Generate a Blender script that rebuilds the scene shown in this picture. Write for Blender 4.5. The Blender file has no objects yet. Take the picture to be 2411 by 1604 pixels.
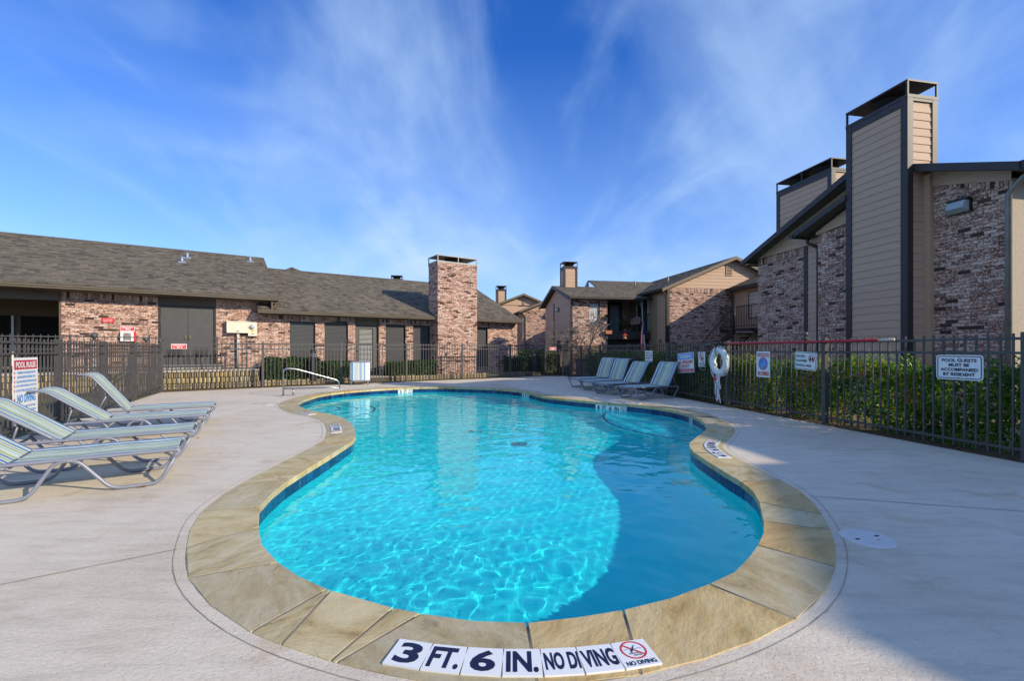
import bpy, bmesh, math, random
from mathutils import Vector, Matrix, noise
random.seed(7)
S = bpy.context.scene
COL = S.collection
rad = math.radians

# ---------------------------------------------------------------- camera, sky, sun, exposure
cam = bpy.data.cameras.new('camera')
camo = bpy.data.objects.new('camera', cam)
COL.objects.link(camo)
S.camera = camo
camo.location = (0, 0, 1.23)
camo.rotation_euler = (rad(90), 0, 0)
cam.sensor_width = 36
cam.lens = 16.0
cam.shift_y = 22 / 2411
cam.clip_end = 2000
cam.clip_start = 0.05

SUN_AZ, SUN_EL = rad(-28), rad(25)          # towards the sun, measured from +X
world = bpy.data.worlds.new('World')
S.world = world
world.use_nodes = True
wn = world.node_tree
for n_ in list(wn.nodes):
    wn.nodes.remove(n_)


def nd(nt, t, **kw):
    n = nt.nodes.new(t)
    for k, v in kw.items():
        if k.startswith('i_'):
            n.inputs[k[2:].replace('_', ' ')].default_value = v
        elif k.startswith('n_'):
            n.inputs[int(k[2:])].default_value = v
        else:
            setattr(n, k, v)
    return n


def ramp(nt, stops, interp='LINEAR'):
    r = nt.nodes.new('ShaderNodeValToRGB')
    r.color_ramp.interpolation = interp
    el = r.color_ramp.elements
    while len(el) < len(stops):
        el.new(0.5)
    for e, (p, c) in zip(el, stops):
        e.position = p
        e.color = (c[0], c[1], c[2], 1) if hasattr(c, '__len__') else (c, c, c, 1)
    return r


def build_sky():
    L = wn.links.new
    out = nd(wn, 'ShaderNodeOutputWorld')
    bg = nd(wn, 'ShaderNodeBackground')
    bg.inputs[1].default_value = 0.125
    sky = nd(wn, 'ShaderNodeTexSky', sky_type='NISHITA', sun_disc=False)
    sky.sun_elevation = SUN_EL
    sky.sun_rotation = math.pi / 2 - SUN_AZ
    sky.air_density = 1.0
    sky.dust_density = 0.15
    sky.ozone_density = 3.0
    hs = nd(wn, 'ShaderNodeHueSaturation')
    hs.inputs['Saturation'].default_value = 1.3
    hs.inputs['Hue'].default_value = 0.505
    L(sky.outputs[0], hs.inputs['Color'])
    mul = nd(wn, 'ShaderNodeMix', data_type='RGBA', blend_type='MULTIPLY')
    mul.inputs[0].default_value = 1
    mul.inputs[7].default_value = (0.95, 1.12, 1.6, 1)
    L(hs.outputs[0], mul.inputs[6])
    # thin cirrus on a plane far overhead, streaks running away from the camera
    tc = nd(wn, 'ShaderNodeTexCoord')
    sep = nd(wn, 'ShaderNodeSeparateXYZ')
    L(tc.outputs['Generated'], sep.inputs[0])
    zz = nd(wn, 'ShaderNodeMath', operation='MAXIMUM')
    zz.inputs[1].default_value = 0.0
    L(sep.outputs[2], zz.inputs[0])
    za = nd(wn, 'ShaderNodeMath', operation='ADD')
    za.inputs[1].default_value = 0.3
    L(zz.outputs[0], za.inputs[0])
    dx = nd(wn, 'ShaderNodeMath', operation='DIVIDE')
    dy = nd(wn, 'ShaderNodeMath', operation='DIVIDE')
    L(sep.outputs[0], dx.inputs[0]); L(za.outputs[0], dx.inputs[1])
    L(sep.outputs[1], dy.inputs[0]); L(za.outputs[0], dy.inputs[1])
    cb = nd(wn, 'ShaderNodeCombineXYZ')
    L(dx.outputs[0], cb.inputs[0]); L(dy.outputs[0], cb.inputs[1])

    def layer(rot, sx, sy, scale, detail, dist, lo, hi, off):
        mp = nd(wn, 'ShaderNodeMapping')
        mp.inputs['Rotation'].default_value = (0, 0, rot)
        mp.inputs['Scale'].default_value = (sx, sy, 1)
        mp.inputs['Location'].default_value = off
        L(cb.outputs[0], mp.inputs[0])
        no = nd(wn, 'ShaderNodeTexNoise')
        no.inputs['Scale'].default_value = scale
        no.inputs['Detail'].default_value = detail
        no.inputs['Roughness'].default_value = 0.52
        no.inputs['Distortion'].default_value = dist
        L(mp.outputs[0], no.inputs['Vector'])
        mr = nd(wn, 'ShaderNodeMapRange', interpolation_type='SMOOTHSTEP')
        mr.inputs[1].default_value = lo
        mr.inputs[2].default_value = hi
        L(no.outputs[0], mr.inputs[0])
        return mr.outputs[0]
    a = layer(rad(14), 1.0, 0.62, 1.0, 10, 1.1, 0.36, 0.76, (3.1, 0.4, 0))
    b = layer(rad(-24), 1.0, 0.42, 2.4, 11, 1.4, 0.42, 0.78, (1.7, 2.2, 0))
    c = layer(rad(20), 0.6, 0.6, 0.9, 6, 0.4, 0.2, 0.52, (4.3, 1.2, 0))
    ab = nd(wn, 'ShaderNodeMath', operation='ADD')
    L(a, ab.inputs[0])
    bb = nd(wn, 'ShaderNodeMath', operation='MULTIPLY')
    bb.inputs[1].default_value = 0.42
    L(b, bb.inputs[0]); L(bb.outputs[0], ab.inputs[1])
    abc = nd(wn, 'ShaderNodeMath', operation='MULTIPLY')
    L(ab.outputs[0], abc.inputs[0]); L(c, abc.inputs[1])
    # haze veil thickening to the horizon
    hz_ = nd(wn, 'ShaderNodeMapRange')
    hz_.inputs[1].default_value = 0.0; hz_.inputs[2].default_value = 0.55
    hz_.inputs[3].default_value = 0.42; hz_.inputs[4].default_value = 0.0
    L(sep.outputs[2], hz_.inputs[0])
    am = nd(wn, 'ShaderNodeMath', operation='MULTIPLY')
    am.inputs[1].default_value = 0.72
    L(abc.outputs[0], am.inputs[0])
    tot = nd(wn, 'ShaderNodeMath', operation='ADD', use_clamp=True)
    L(am.outputs[0], tot.inputs[0]); L(hz_.outputs[0], tot.inputs[1])
    mix = nd(wn, 'ShaderNodeMix', data_type='RGBA')
    L(tot.outputs[0], mix.inputs[0])
    L(mul.outputs[2], mix.inputs[6])
    mix.inputs[7].default_value = (3.9, 5.5, 7.7, 1)
    L(mix.outputs[2], bg.inputs[0])
    L(bg.outputs[0], out.inputs[0])


build_sky()
sun = bpy.data.lights.new('sun', 'SUN')
sun.energy = 4.6
sun.angle = rad(0.53)
sun.color = (1.0, 0.88, 0.66)
sun.cycles.is_caustics_light = True
suno = bpy.data.objects.new('sun', sun)
COL.objects.link(suno)
sdir = Vector((math.cos(SUN_EL) * math.cos(SUN_AZ), math.cos(SUN_EL) * math.sin(SUN_AZ), math.sin(SUN_EL)))
suno.rotation_euler = (-sdir).to_track_quat('-Z', 'Y').to_euler()
suno.location = sdir * 40
S.view_settings.view_transform = 'Standard'
S.view_settings.look = 'None'
S.view_settings.gamma = 1
S.view_settings.use_curve_mapping = False
S.view_settings.exposure = 0.16
S.cycles.use_denoising = True
S.cycles.max_bounces = 10
S.cycles.transparent_max_bounces = 12
S.cycles.sample_clamp_indirect = 6

# ---------------------------------------------------------------- mesh helpers


class MB:
    """collects boxes, tubes, prisms; one mesh when built"""

    def __init__(s):
        s.v, s.f, s.t, s.mi, s.uv, s.sm = [], [], [], [], {}, []

    def add(s, vs, fs, tone=0.0, mi=0, smooth=False):
        o = len(s.v)
        s.v += [tuple(p) for p in vs]
        for f in fs:
            s.f.append(tuple(i + o for i in f)); s.t.append(tone); s.mi.append(mi); s.sm.append(smooth)
        return o

    def box(s, o, x, y, z, tone=0.0, mi=0, skip=()):
        o, x, y, z = Vector(o), Vector(x), Vector(y), Vector(z)
        p = [o, o + x, o + x + y, o + y, o + z, o + x + z, o + x + y + z, o + y + z]
        fs = [(0, 3, 2, 1), (4, 5, 6, 7), (0, 1, 5, 4), (1, 2, 6, 5), (2, 3, 7, 6), (3, 0, 4, 7)]
        if x.cross(y).dot(z) < 0:
            fs = [f[::-1] for f in fs]
        s.add(p, [f for i, f in enumerate(fs) if i not in skip], tone, mi)

    def bx(s, x0, x1, y0, y1, z0, z1, tone=0.0, mi=0):
        s.box((x0, y0, z0), (x1 - x0, 0, 0), (0, y1 - y0, 0), (0, 0, z1 - z0), tone, mi)

    def prism(s, poly, vec, tone=0.0, mi=0):
        vec = Vector(vec)
        a = [Vector(p) for p in poly]
        n = len(a)
        nn = Vector((0, 0, 0))
        for i in range(n):
            nn += a[i].cross(a[(i + 1) % n])
        if nn.dot(vec) > 0:
            a = a[::-1]
        b = [p + vec for p in a]
        fs = [tuple(range(n)), tuple(range(2 * n - 1, n - 1, -1))]
        for i in range(n):
            j = (i + 1) % n
            fs.append((j, i, n + i, n + j))
        s.add(a + b, fs, tone, mi)

    def tube(s, pts, r, n=8, closed=False, tone=0.0, mi=0, cap=True):
        P = [Vector(p) for p in pts]
        m = len(P)
        R = r if hasattr(r, '__len__') else [r] * m
        vs, fs = [], []
        ref = None
        for i in range(m):
            if closed:
                d = (P[(i + 1) % m] - P[i - 1])
            else:
                d = P[min(i + 1, m - 1)] - P[max(i - 1, 0)]
            if d.length < 1e-9:
                d = Vector((0, 0, 1))
            d.normalize()
            if ref is None:
                ref = Vector((0, 0, 1)) if abs(d.z) < 0.9 else Vector((1, 0, 0))
            u = ref - d * ref.dot(d)
            if u.length < 1e-6:
                u = d.orthogonal()
            u.normalize()
            ref = u
            w = d.cross(u)
            for k in range(n):
                a = 2 * math.pi * k / n
                vs.append(P[i] + (u * math.cos(a) + w * math.sin(a)) * R[i])
        for i in range(m if closed else m - 1):
            j = (i + 1) % m
            for k in range(n):
                l = (k + 1) % n
                fs.append((i * n + k, i * n + l, j * n + l, j * n + k))
        if cap and not closed:
            fs.append(tuple(range(n))[::-1])
            fs.append(tuple(range((m - 1) * n, m * n)))
        s.add(vs, fs, tone, mi, True)

    def lathe(s, prof, c=(0, 0, 0), n=12, tone=0.0, mi=0, smooth=True):
        vs, fs = [], []
        for r, z in prof:
            for k in range(n):
                a = 2 * math.pi * k / n
                vs.append((c[0] + r * math.cos(a), c[1] + r * math.sin(a), c[2] + z))
        m = len(prof)
        for i in range(m - 1):
            for k in range(n):
                l = (k + 1) % n
                fs.append((i * n + k, i * n + l, (i + 1) * n + l, (i + 1) * n + k))
        fs.append(tuple(range(n))[::-1])
        fs.append(tuple(range((m - 1) * n, m * n)))
        s.add(vs, fs, tone, mi, smooth)

    def mesh(s, name, mats, M=None):
        me = bpy.data.meshes.new(name)
        vs = s.v if M is None else [tuple(M @ Vector(p)) for p in s.v]
        me.from_pydata(vs, [], s.f)
        for m in (mats if isinstance(mats, (list, tuple)) else [mats]):
            me.materials.append(m)
        if any(s.mi):
            me.polygons.foreach_set('material_index', s.mi)
        if any(s.sm):
            me.polygons.foreach_set('use_smooth', s.sm)
        if any(s.t):
            at = me.attributes.new('tone', 'FLOAT', 'FACE')
            at.data.foreach_set('value', s.t)
        if s.uv:
            uvl = me.uv_layers.new(name='uv')
            for lp in me.loops:
                uvl.data[lp.index].uv = s.uv.get(lp.vertex_index, (0, 0))
        me.update()
        return me


def rotz(a):
    return Matrix.Rotation(a, 4, 'Z')


class T:
    """a thing: an Empty at its base; parts are added in the coordinates of `frame`"""

    def __init__(s, name, label=None, cat=None, loc=(0, 0, 0), rot=0.0, group=None, kind=None, frame=None):
        s.root = bpy.data.objects.new(name, None)
        COL.objects.link(s.root)
        s.root.empty_display_size = 0.2
        fr = frame if frame is not None else Matrix.Identity(4)
        # loc/rot are given in the frame
        Mw = fr @ Matrix.Translation(loc) @ rotz(rot)
        s.root.matrix_basis = Mw
        s.Mw = Mw
        s.fr = fr
        s.inv = Mw.inverted() @ fr
        for k, v in (('label', label), ('category', cat), ('group', group), ('kind', kind)):
            if v:
                s.root[k] = v

    def part(s, name, mb, mat, parent=None, label=None, kind=None, local=False):
        me = mb.mesh(name, mat, None if local else s.inv)
        o = bpy.data.objects.new(name, me)
        COL.objects.link(o)
        o.parent = parent or s.root
        if label:
            o['label'] = label
        if kind:
            o['kind'] = kind
        return o

    def inst(s, name, me, M, parent=None, local=False):
        o = bpy.data.objects.new(name, me)
        COL.objects.link(o)
        o.parent = parent or s.root
        o.matrix_basis = M if local else s.inv @ M
        return o


def single(name, label, cat, mb, mat, loc=(0, 0, 0), group=None, kind=None, frame=None):
    fr = frame if frame is not None else Matrix.Identity(4)
    Mw = fr @ Matrix.Translation(loc)
    me = mb.mesh(name, mat, Matrix.Translation(loc).inverted())
    o = bpy.data.objects.new(name, me)
    COL.objects.link(o)
    o.matrix_basis = Mw
    for k, v in (('label', label), ('category', cat), ('group', group), ('kind', kind)):
        if v:
            o[k] = v
    return o


def copy_thing(root, Mw, label=None):
    c = root.copy()
    COL.objects.link(c)
    c.matrix_basis = Mw
    if label:
        c['label'] = label

    def rec(a, b):
        for ch in a.children:
            d = ch.copy()
            COL.objects.link(d)
            d.parent = b
            rec(ch, d)
    rec(root, c)
    return c


# frames: the flats on the right share one axis, the clubhouse has its own
RF = rotz(rad(10.44))
CF = Matrix.Translation((-10.86, 15.2, 0)) @ rotz(rad(33.9))
CAMW = Vector((0, 0, 1.23))

# ---------------------------------------------------------------- materials


def newmat(name):
    m = bpy.data.materials.new(name)
    m.use_nodes = True
    nt = m.node_tree
    return m, nt, nt.nodes['Principled BSDF'], nt.nodes['Material Output']


def M(name, c1, c2=None, scale=4.0, rough=0.6, bump=0.0, bscale=80.0, metal=0.0, detail=6.0, spec=None, dist=0.002, tonevar=0.0, stretch=None, objrand=0.0):
    m, nt, b, out = newmat(name)
    L = nt.links.new
    b.inputs['Roughness'].default_value = rough
    b.inputs['Metallic'].default_value = metal
    if spec is not None:
        b.inputs['Specular IOR Level'].default_value = spec
    geo = nd(nt, 'ShaderNodeNewGeometry')
    src = geo.outputs['Position']
    if stretch:
        mp = nd(nt, 'ShaderNodeMapping')
        mp.inputs['Scale'].default_value = stretch
        L(src, mp.inputs[0])
        src = mp.outputs[0]
    col = None
    if c2 is not None:
        no = nd(nt, 'ShaderNodeTexNoise')
        no.inputs['Scale'].default_value = scale
        no.inputs['Detail'].default_value = detail
        no.inputs['Roughness'].default_value = 0.6
        L(src, no.inputs['Vector'])
        r = ramp(nt, [(0.3, c1), (0.72, c2)])
        L(no.outputs[0], r.inputs[0])
        col = r.outputs[0]
    if tonevar or objrand:
        at = nd(nt, 'ShaderNodeAttribute', attribute_name='tone')
        oi = nd(nt, 'ShaderNodeObjectInfo')
        mm = nd(nt, 'ShaderNodeMath', operation='MULTIPLY_ADD')
        L(at.outputs['Fac'], mm.inputs[0])
        mm.inputs[1].default_value = tonevar
        mm.inputs[2].default_value = 1 - tonevar / 2 - objrand / 2
        m2 = nd(nt, 'ShaderNodeMath', operation='MULTIPLY_ADD')
        L(oi.outputs['Random'], m2.inputs[0])
        m2.inputs[1].default_value = objrand
        L(mm.outputs[0], m2.inputs[2])
        mx = nd(nt, 'ShaderNodeMix', data_type='RGBA', blend_type='MULTIPLY')
        mx.inputs[0].default_value = 1
        if col is None:
            mx.inputs[6].default_value = (*c1, 1)
        else:
            L(col, mx.inputs[6])
        L(m2.outputs[0], mx.inputs[7])
        col = mx.outputs[2]
    if col is None:
        b.inputs['Base Color'].default_value = (*c1, 1)
    else:
        L(col, b.inputs['Base Color'])
    if bump:
        n2 = nd(nt, 'ShaderNodeTexNoise')
        n2.inputs['Scale'].default_value = bscale
        n2.inputs['Detail'].default_value = 4
        L(src, n2.inputs['Vector'])
        bp = nd(nt, 'ShaderNodeBump')
        bp.inputs['Strength'].default_value = bump
        bp.inputs['Distance'].default_value = dist
        L(n2.outputs[0], bp.inputs['Height'])
        L(bp.outputs[0], b.inputs['Normal'])
    return m


def tone_node(nt):
    at = nd(nt, 'ShaderNodeAttribute', attribute_name='tone')
    oi = nd(nt, 'ShaderNodeObjectInfo')
    ad = nd(nt, 'ShaderNodeMath', operation='ADD')
    nt.links.new(at.outputs['Fac'], ad.inputs[0])
    nt.links.new(oi.outputs['Random'], ad.inputs[1])
    fr = nd(nt, 'ShaderNodeMath', operation='FRACT')
    nt.links.new(ad.outputs[0], fr.inputs[0])
    return fr.outputs[0]


BR_STOPS = [(0.0, (0.035, 0.024, 0.02)), (0.06, (0.06, 0.036, 0.028)), (0.065, (0.13, 0.06, 0.04)), (0.2, (0.22, 0.085, 0.05)),
            (0.35, (0.3, 0.125, 0.078)), (0.6, (0.47, 0.26, 0.185)), (0.8, (0.57, 0.36, 0.275)), (1.0, (0.66, 0.48, 0.39))]


def brick_nodes(nt, b, tone, pos, fine=1.0):
    """tumbled old brick: base colour from the tone, white lime smears and burnt flecks"""
    L = nt.links.new
    r = ramp(nt, BR_STOPS)
    L(tone, r.inputs[0])
    # offset the noise by the tone so that no two bricks share a pattern
    sc = nd(nt, 'ShaderNodeVectorMath', operation='SCALE')
    cmb = nd(nt, 'ShaderNodeCombineXYZ')
    for k in range(3):
        L(tone, cmb.inputs[k])
    L(cmb.outputs[0], sc.inputs[0]); sc.inputs['Scale'].default_value = 7.3
    ad = nd(nt, 'ShaderNodeVectorMath', operation='ADD')
    L(pos, ad.inputs[0]); L(sc.outputs[0], ad.inputs[1])

    def smear(scale, lo, hi, rz, dist):
        mp = nd(nt, 'ShaderNodeMapping')
        mp.inputs['Scale'].default_value = (1, 1, 2.4)
        mp.inputs['Rotation'].default_value = (rz, rz * 0.7, 0)
        L(ad.outputs[0], mp.inputs[0])
        no = nd(nt, 'ShaderNodeTexNoise')
        no.inputs['Scale'].default_value = scale
        no.inputs['Detail'].default_value = 3
        no.inputs['Distortion'].default_value = dist
        L(mp.outputs[0], no.inputs['Vector'])
        mr = nd(nt, 'ShaderNodeMapRange', interpolation_type='SMOOTHSTEP')
        mr.inputs[1].default_value = lo; mr.inputs[2].default_value = hi
        L(no.outputs[0], mr.inputs[0])
        return mr.outputs[0]
    w = smear(13 * fine, 0.49, 0.58, 0.6, 1.8)
    d = smear(13 * fine, 0.515, 0.59, -0.6, 1.6)
    # burnt bricks take no lime
    g = nd(nt, 'ShaderNodeMath', operation='GREATER_THAN')
    L(tone, g.inputs[0]); g.inputs[1].default_value = 0.063
    w2 = nd(nt, 'ShaderNodeMath', operation='MULTIPLY')
    L(w, w2.inputs[0]); L(g.outputs[0], w2.inputs[1])
    w3 = nd(nt, 'ShaderNodeMath', operation='MULTIPLY')
    L(w2.outputs[0], w3.inputs[0]); w3.inputs[1].default_value = 0.88
    m1 = nd(nt, 'ShaderNodeMix', data_type='RGBA')
    L(w3.outputs[0], m1.inputs[0]); L(r.outputs[0], m1.inputs[6])
    m1.inputs[7].default_value = (0.79, 0.575, 0.48, 1)
    m2 = nd(nt, 'ShaderNodeMix', data_type='RGBA')
    dd = nd(nt, 'ShaderNodeMath', operation='MULTIPLY')
    L(d, dd.inputs[0]); dd.inputs[1].default_value = 0.85
    L(dd.outputs[0], m2.inputs[0]); L(m1.outputs[2], m2.inputs[6])
    m2.inputs[7].default_value = (0.095, 0.036, 0.026, 1)
    b.inputs['Roughness'].default_value = 0.85
    return m2.outputs[2]


def brick_mat():
    m, nt, b, out = newmat('old_brick')
    L = nt.links.new
    geo = nd(nt, 'ShaderNodeNewGeometry')
    c = brick_nodes(nt, b, tone_node(nt), geo.outputs['Position'])
    L(c, b.inputs['Base Color'])
    no = nd(nt, 'ShaderNodeTexNoise')
    no.inputs['Scale'].default_value = 55
    L(geo.outputs['Position'], no.inputs['Vector'])
    bp = nd(nt, 'ShaderNodeBump')
    bp.inputs['Strength'].default_value = 0.6; bp.inputs['Distance'].default_value = 0.006
    L(no.outputs[0], bp.inputs['Height']); L(bp.outputs[0], b.inputs['Normal'])
    return m


def brick_far_mat():
    m, nt, b, out = newmat('old_brick_wall_far')
    L = nt.links.new
    tc = nd(nt, 'ShaderNodeTexCoord')
    sp = nd(nt, 'ShaderNodeSeparateXYZ')
    L(tc.outputs['Object'], sp.inputs[0])
    ad = nd(nt, 'ShaderNodeMath', operation='ADD')
    L(sp.outputs[0], ad.inputs[0]); L(sp.outputs[1], ad.inputs[1])
    cb = nd(nt, 'ShaderNodeCombineXYZ')
    L(ad.outputs[0], cb.inputs[0]); L(sp.outputs[2], cb.inputs[1])
    bt = nd(nt, 'ShaderNodeTexBrick')
    bt.inputs['Color1'].default_value = (0, 0, 0, 1)
    bt.inputs['Color2'].default_value = (1, 1, 1, 1)
    bt.inputs['Mortar'].default_value = (0.5, 0.5, 0.5, 1)
    bt.inputs['Scale'].default_value = 1
    bt.inputs['Mortar Size'].default_value = 0.005
    bt.inputs['Brick Width'].default_value = 0.2137
    bt.inputs['Row Height'].default_value = 0.0677
    L(cb.outputs[0], bt.inputs['Vector'])
    geo = nd(nt, 'ShaderNodeNewGeometry')
    rgb = nd(nt, 'ShaderNodeSeparateColor')
    L(bt.outputs['Color'], rgb.inputs[0])
    c = brick_nodes(nt, b, rgb.outputs[0], geo.outputs['Position'], 0.8)
    mx = nd(nt, 'ShaderNodeMix', data_type='RGBA')
    L(bt.outputs['Fac'], mx.inputs[0]); L(c, mx.inputs[6])
    mx.inputs[7].default_value = (0.24, 0.2, 0.175, 1)
    L(mx.outputs[2], b.inputs['Base Color'])
    bp = nd(nt, 'ShaderNodeBump', invert=True)
    bp.inputs['Distance'].default_value = 0.008
    L(bt.outputs['Fac'], bp.inputs['Height']); L(bp.outputs[0], b.inputs['Normal'])
    return m


def shingle_mat():
    m, nt, b, out = newmat('asphalt_shingle')
    L = nt.links.new
    r = ramp(nt, [(0.0, (0.07, 0.057, 0.042)), (0.14, (0.083, 0.068, 0.05)), (0.2, (0.108, 0.09, 0.066)), (0.7, (0.134, 0.112, 0.083)), (1.0, (0.168, 0.142, 0.106))])
    L(tone_node(nt), r.inputs[0])
    geo = nd(nt, 'ShaderNodeNewGeometry')
    no = nd(nt, 'ShaderNodeTexNoise')
    no.inputs['Scale'].default_value = 60; no.inputs['Detail'].default_value = 5
    L(geo.outputs['Position'], no.inputs['Vector'])
    r2 = ramp(nt, [(0.3, 0.62), (0.7, 1.35)])
    L(no.outputs[0], r2.inputs[0])
    n3 = nd(nt, 'ShaderNodeTexNoise')
    n3.inputs['Scale'].default_value = 0.6; n3.inputs['Detail'].default_value = 5
    L(geo.outputs['Position'], n3.inputs['Vector'])
    r3 = ramp(nt, [(0.3, 0.94), (0.7, 1.06)])
    L(n3.outputs[0], r3.inputs[0])
    mx = nd(nt, 'ShaderNodeMix', data_type='RGBA', blend_type='MULTIPLY')
    mx.inputs[0].default_value = 1
    L(r.outputs[0], mx.inputs[6]); L(r2.outputs[0], mx.inputs[7])
    my = nd(nt, 'ShaderNodeMix', data_type='RGBA', blend_type='MULTIPLY')
    my.inputs[0].default_value = 1
    L(mx.outputs[2], my.inputs[6]); L(r3.outputs[0], my.inputs[7])
    L(my.outputs[2], b.inputs['Base Color'])
    b.inputs['Roughness'].default_value = 0.95
    return m


def deck_mat():
    m, nt, b, out = newmat('coated_concrete')
    L = nt.links.new
    geo = nd(nt, 'ShaderNodeNewGeometry')
    P = geo.outputs['Position']
    n1 = nd(nt, 'ShaderNodeTexNoise'); n1.inputs['Scale'].default_value = 0.55; n1.inputs['Detail'].default_value = 8; n1.inputs['Roughness'].default_value = 0.65
    L(P, n1.inputs['Vector'])
    r1 = ramp(nt, [(0.3, (0.56, 0.46, 0.34)), (0.5, (0.67, 0.575, 0.45)), (0.72, (0.7, 0.62, 0.50))])
    L(n1.outputs[0], r1.inputs[0])
    # streaks and scuffs
    mp = nd(nt, 'ShaderNodeMapping'); mp.inputs['Scale'].default_value = (1, 5, 1); mp.inputs['Rotation'].default_value = (0, 0, rad(12))
    L(P, mp.inputs[0])
    n2 = nd(nt, 'ShaderNodeTexNoise'); n2.inputs['Scale'].default_value = 2.2; n2.inputs['Detail'].default_value = 9; n2.inputs['Roughness'].default_value = 0.7
    L(mp.outputs[0], n2.inputs['Vector'])
    r2 = ramp(nt, [(0.28, 0.8), (0.52, 1.0), (0.8, 1.05)])
    L(n2.outputs[0], r2.inputs[0])
    # fine speckle
    n3 = nd(nt, 'ShaderNodeTexNoise'); n3.inputs['Scale'].default_value = 120; n3.inputs['Detail'].default_value = 3
    L(P, n3.inputs['Vector'])
    r3 = ramp(nt, [(0.25, 0.82), (0.45, 1.0), (0.8, 1.06)])
    L(n3.outputs[0], r3.inputs[0])
    mx = nd(nt, 'ShaderNodeMix', data_type='RGBA', blend_type='MULTIPLY'); mx.inputs[0].default_value = 1
    L(r1.outputs[0], mx.inputs[6]); L(r2.outputs[0], mx.inputs[7])
    my = nd(nt, 'ShaderNodeMix', data_type='RGBA', blend_type='MULTIPLY'); my.inputs[0].default_value = 1
    L(mx.outputs[2], my.inputs[6]); L(r3.outputs[0], my.inputs[7])
    ns = nd(nt, 'ShaderNodeTexNoise'); ns.inputs['Scale'].default_value = 1.7; ns.inputs['Detail'].default_value = 7; ns.inputs['Roughness'].default_value = 0.7; ns.inputs['Distortion'].default_value = 0.7
    L(P, ns.inputs['Vector'])
    rs = ramp(nt, [(0.56, (1, 1, 1)), (0.66, (0.88, 0.83, 0.76)), (0.76, (0.78, 0.70, 0.6))])
    L(ns.outputs[0], rs.inputs[0])
    nk = nd(nt, 'ShaderNodeTexNoise'); nk.inputs['Scale'].default_value = 23; nk.inputs['Detail'].default_value = 2
    L(P, nk.inputs['Vector'])
    rk = ramp(nt, [(0.2, 0.45), (0.245, 1.0)])
    L(nk.outputs[0], rk.inputs[0])
    mz = nd(nt, 'ShaderNodeMix', data_type='RGBA', blend_type='MULTIPLY'); mz.inputs[0].default_value = 1
    L(my.outputs[2], mz.inputs[6]); L(rs.outputs[0], mz.inputs[7])
    mw = nd(nt, 'ShaderNodeMix', data_type='RGBA', blend_type='MULTIPLY'); mw.inputs[0].default_value = 1
    L(mz.outputs[2], mw.inputs[6]); L(rk.outputs[0], mw.inputs[7])
    L(mw.outputs[2], b.inputs['Base Color'])
    b.inputs['Roughness'].default_value = 0.8
    # knock-down texture: flat islands with shallow ragged valleys
    mp2 = nd(nt, 'ShaderNodeMapping'); mp2.inputs['Scale'].default_value = (1, 1.7, 1); mp2.inputs['Rotation'].default_value = (0, 0, rad(25))
    L(P, mp2.inputs[0])
    n4 = nd(nt, 'ShaderNodeTexNoise'); n4.inputs['Scale'].default_value = 34; n4.inputs['Detail'].default_value = 5; n4.inputs['Roughness'].default_value = 0.6; n4.inputs['Distortion'].default_value = 0.5
    L(mp2.outputs[0], n4.inputs['Vector'])
    r4 = ramp(nt, [(0.40, 0), (0.5, 1)])
    L(n4.outputs[0], r4.inputs[0])
    bp = nd(nt, 'ShaderNodeBump'); bp.inputs['Strength'].default_value = 0.45; bp.inputs['Distance'].default_value = 0.003
    L(r4.outputs[0], bp.inputs['Height'])
    L(bp.outputs[0], b.inputs['Normal'])
    return m


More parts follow.
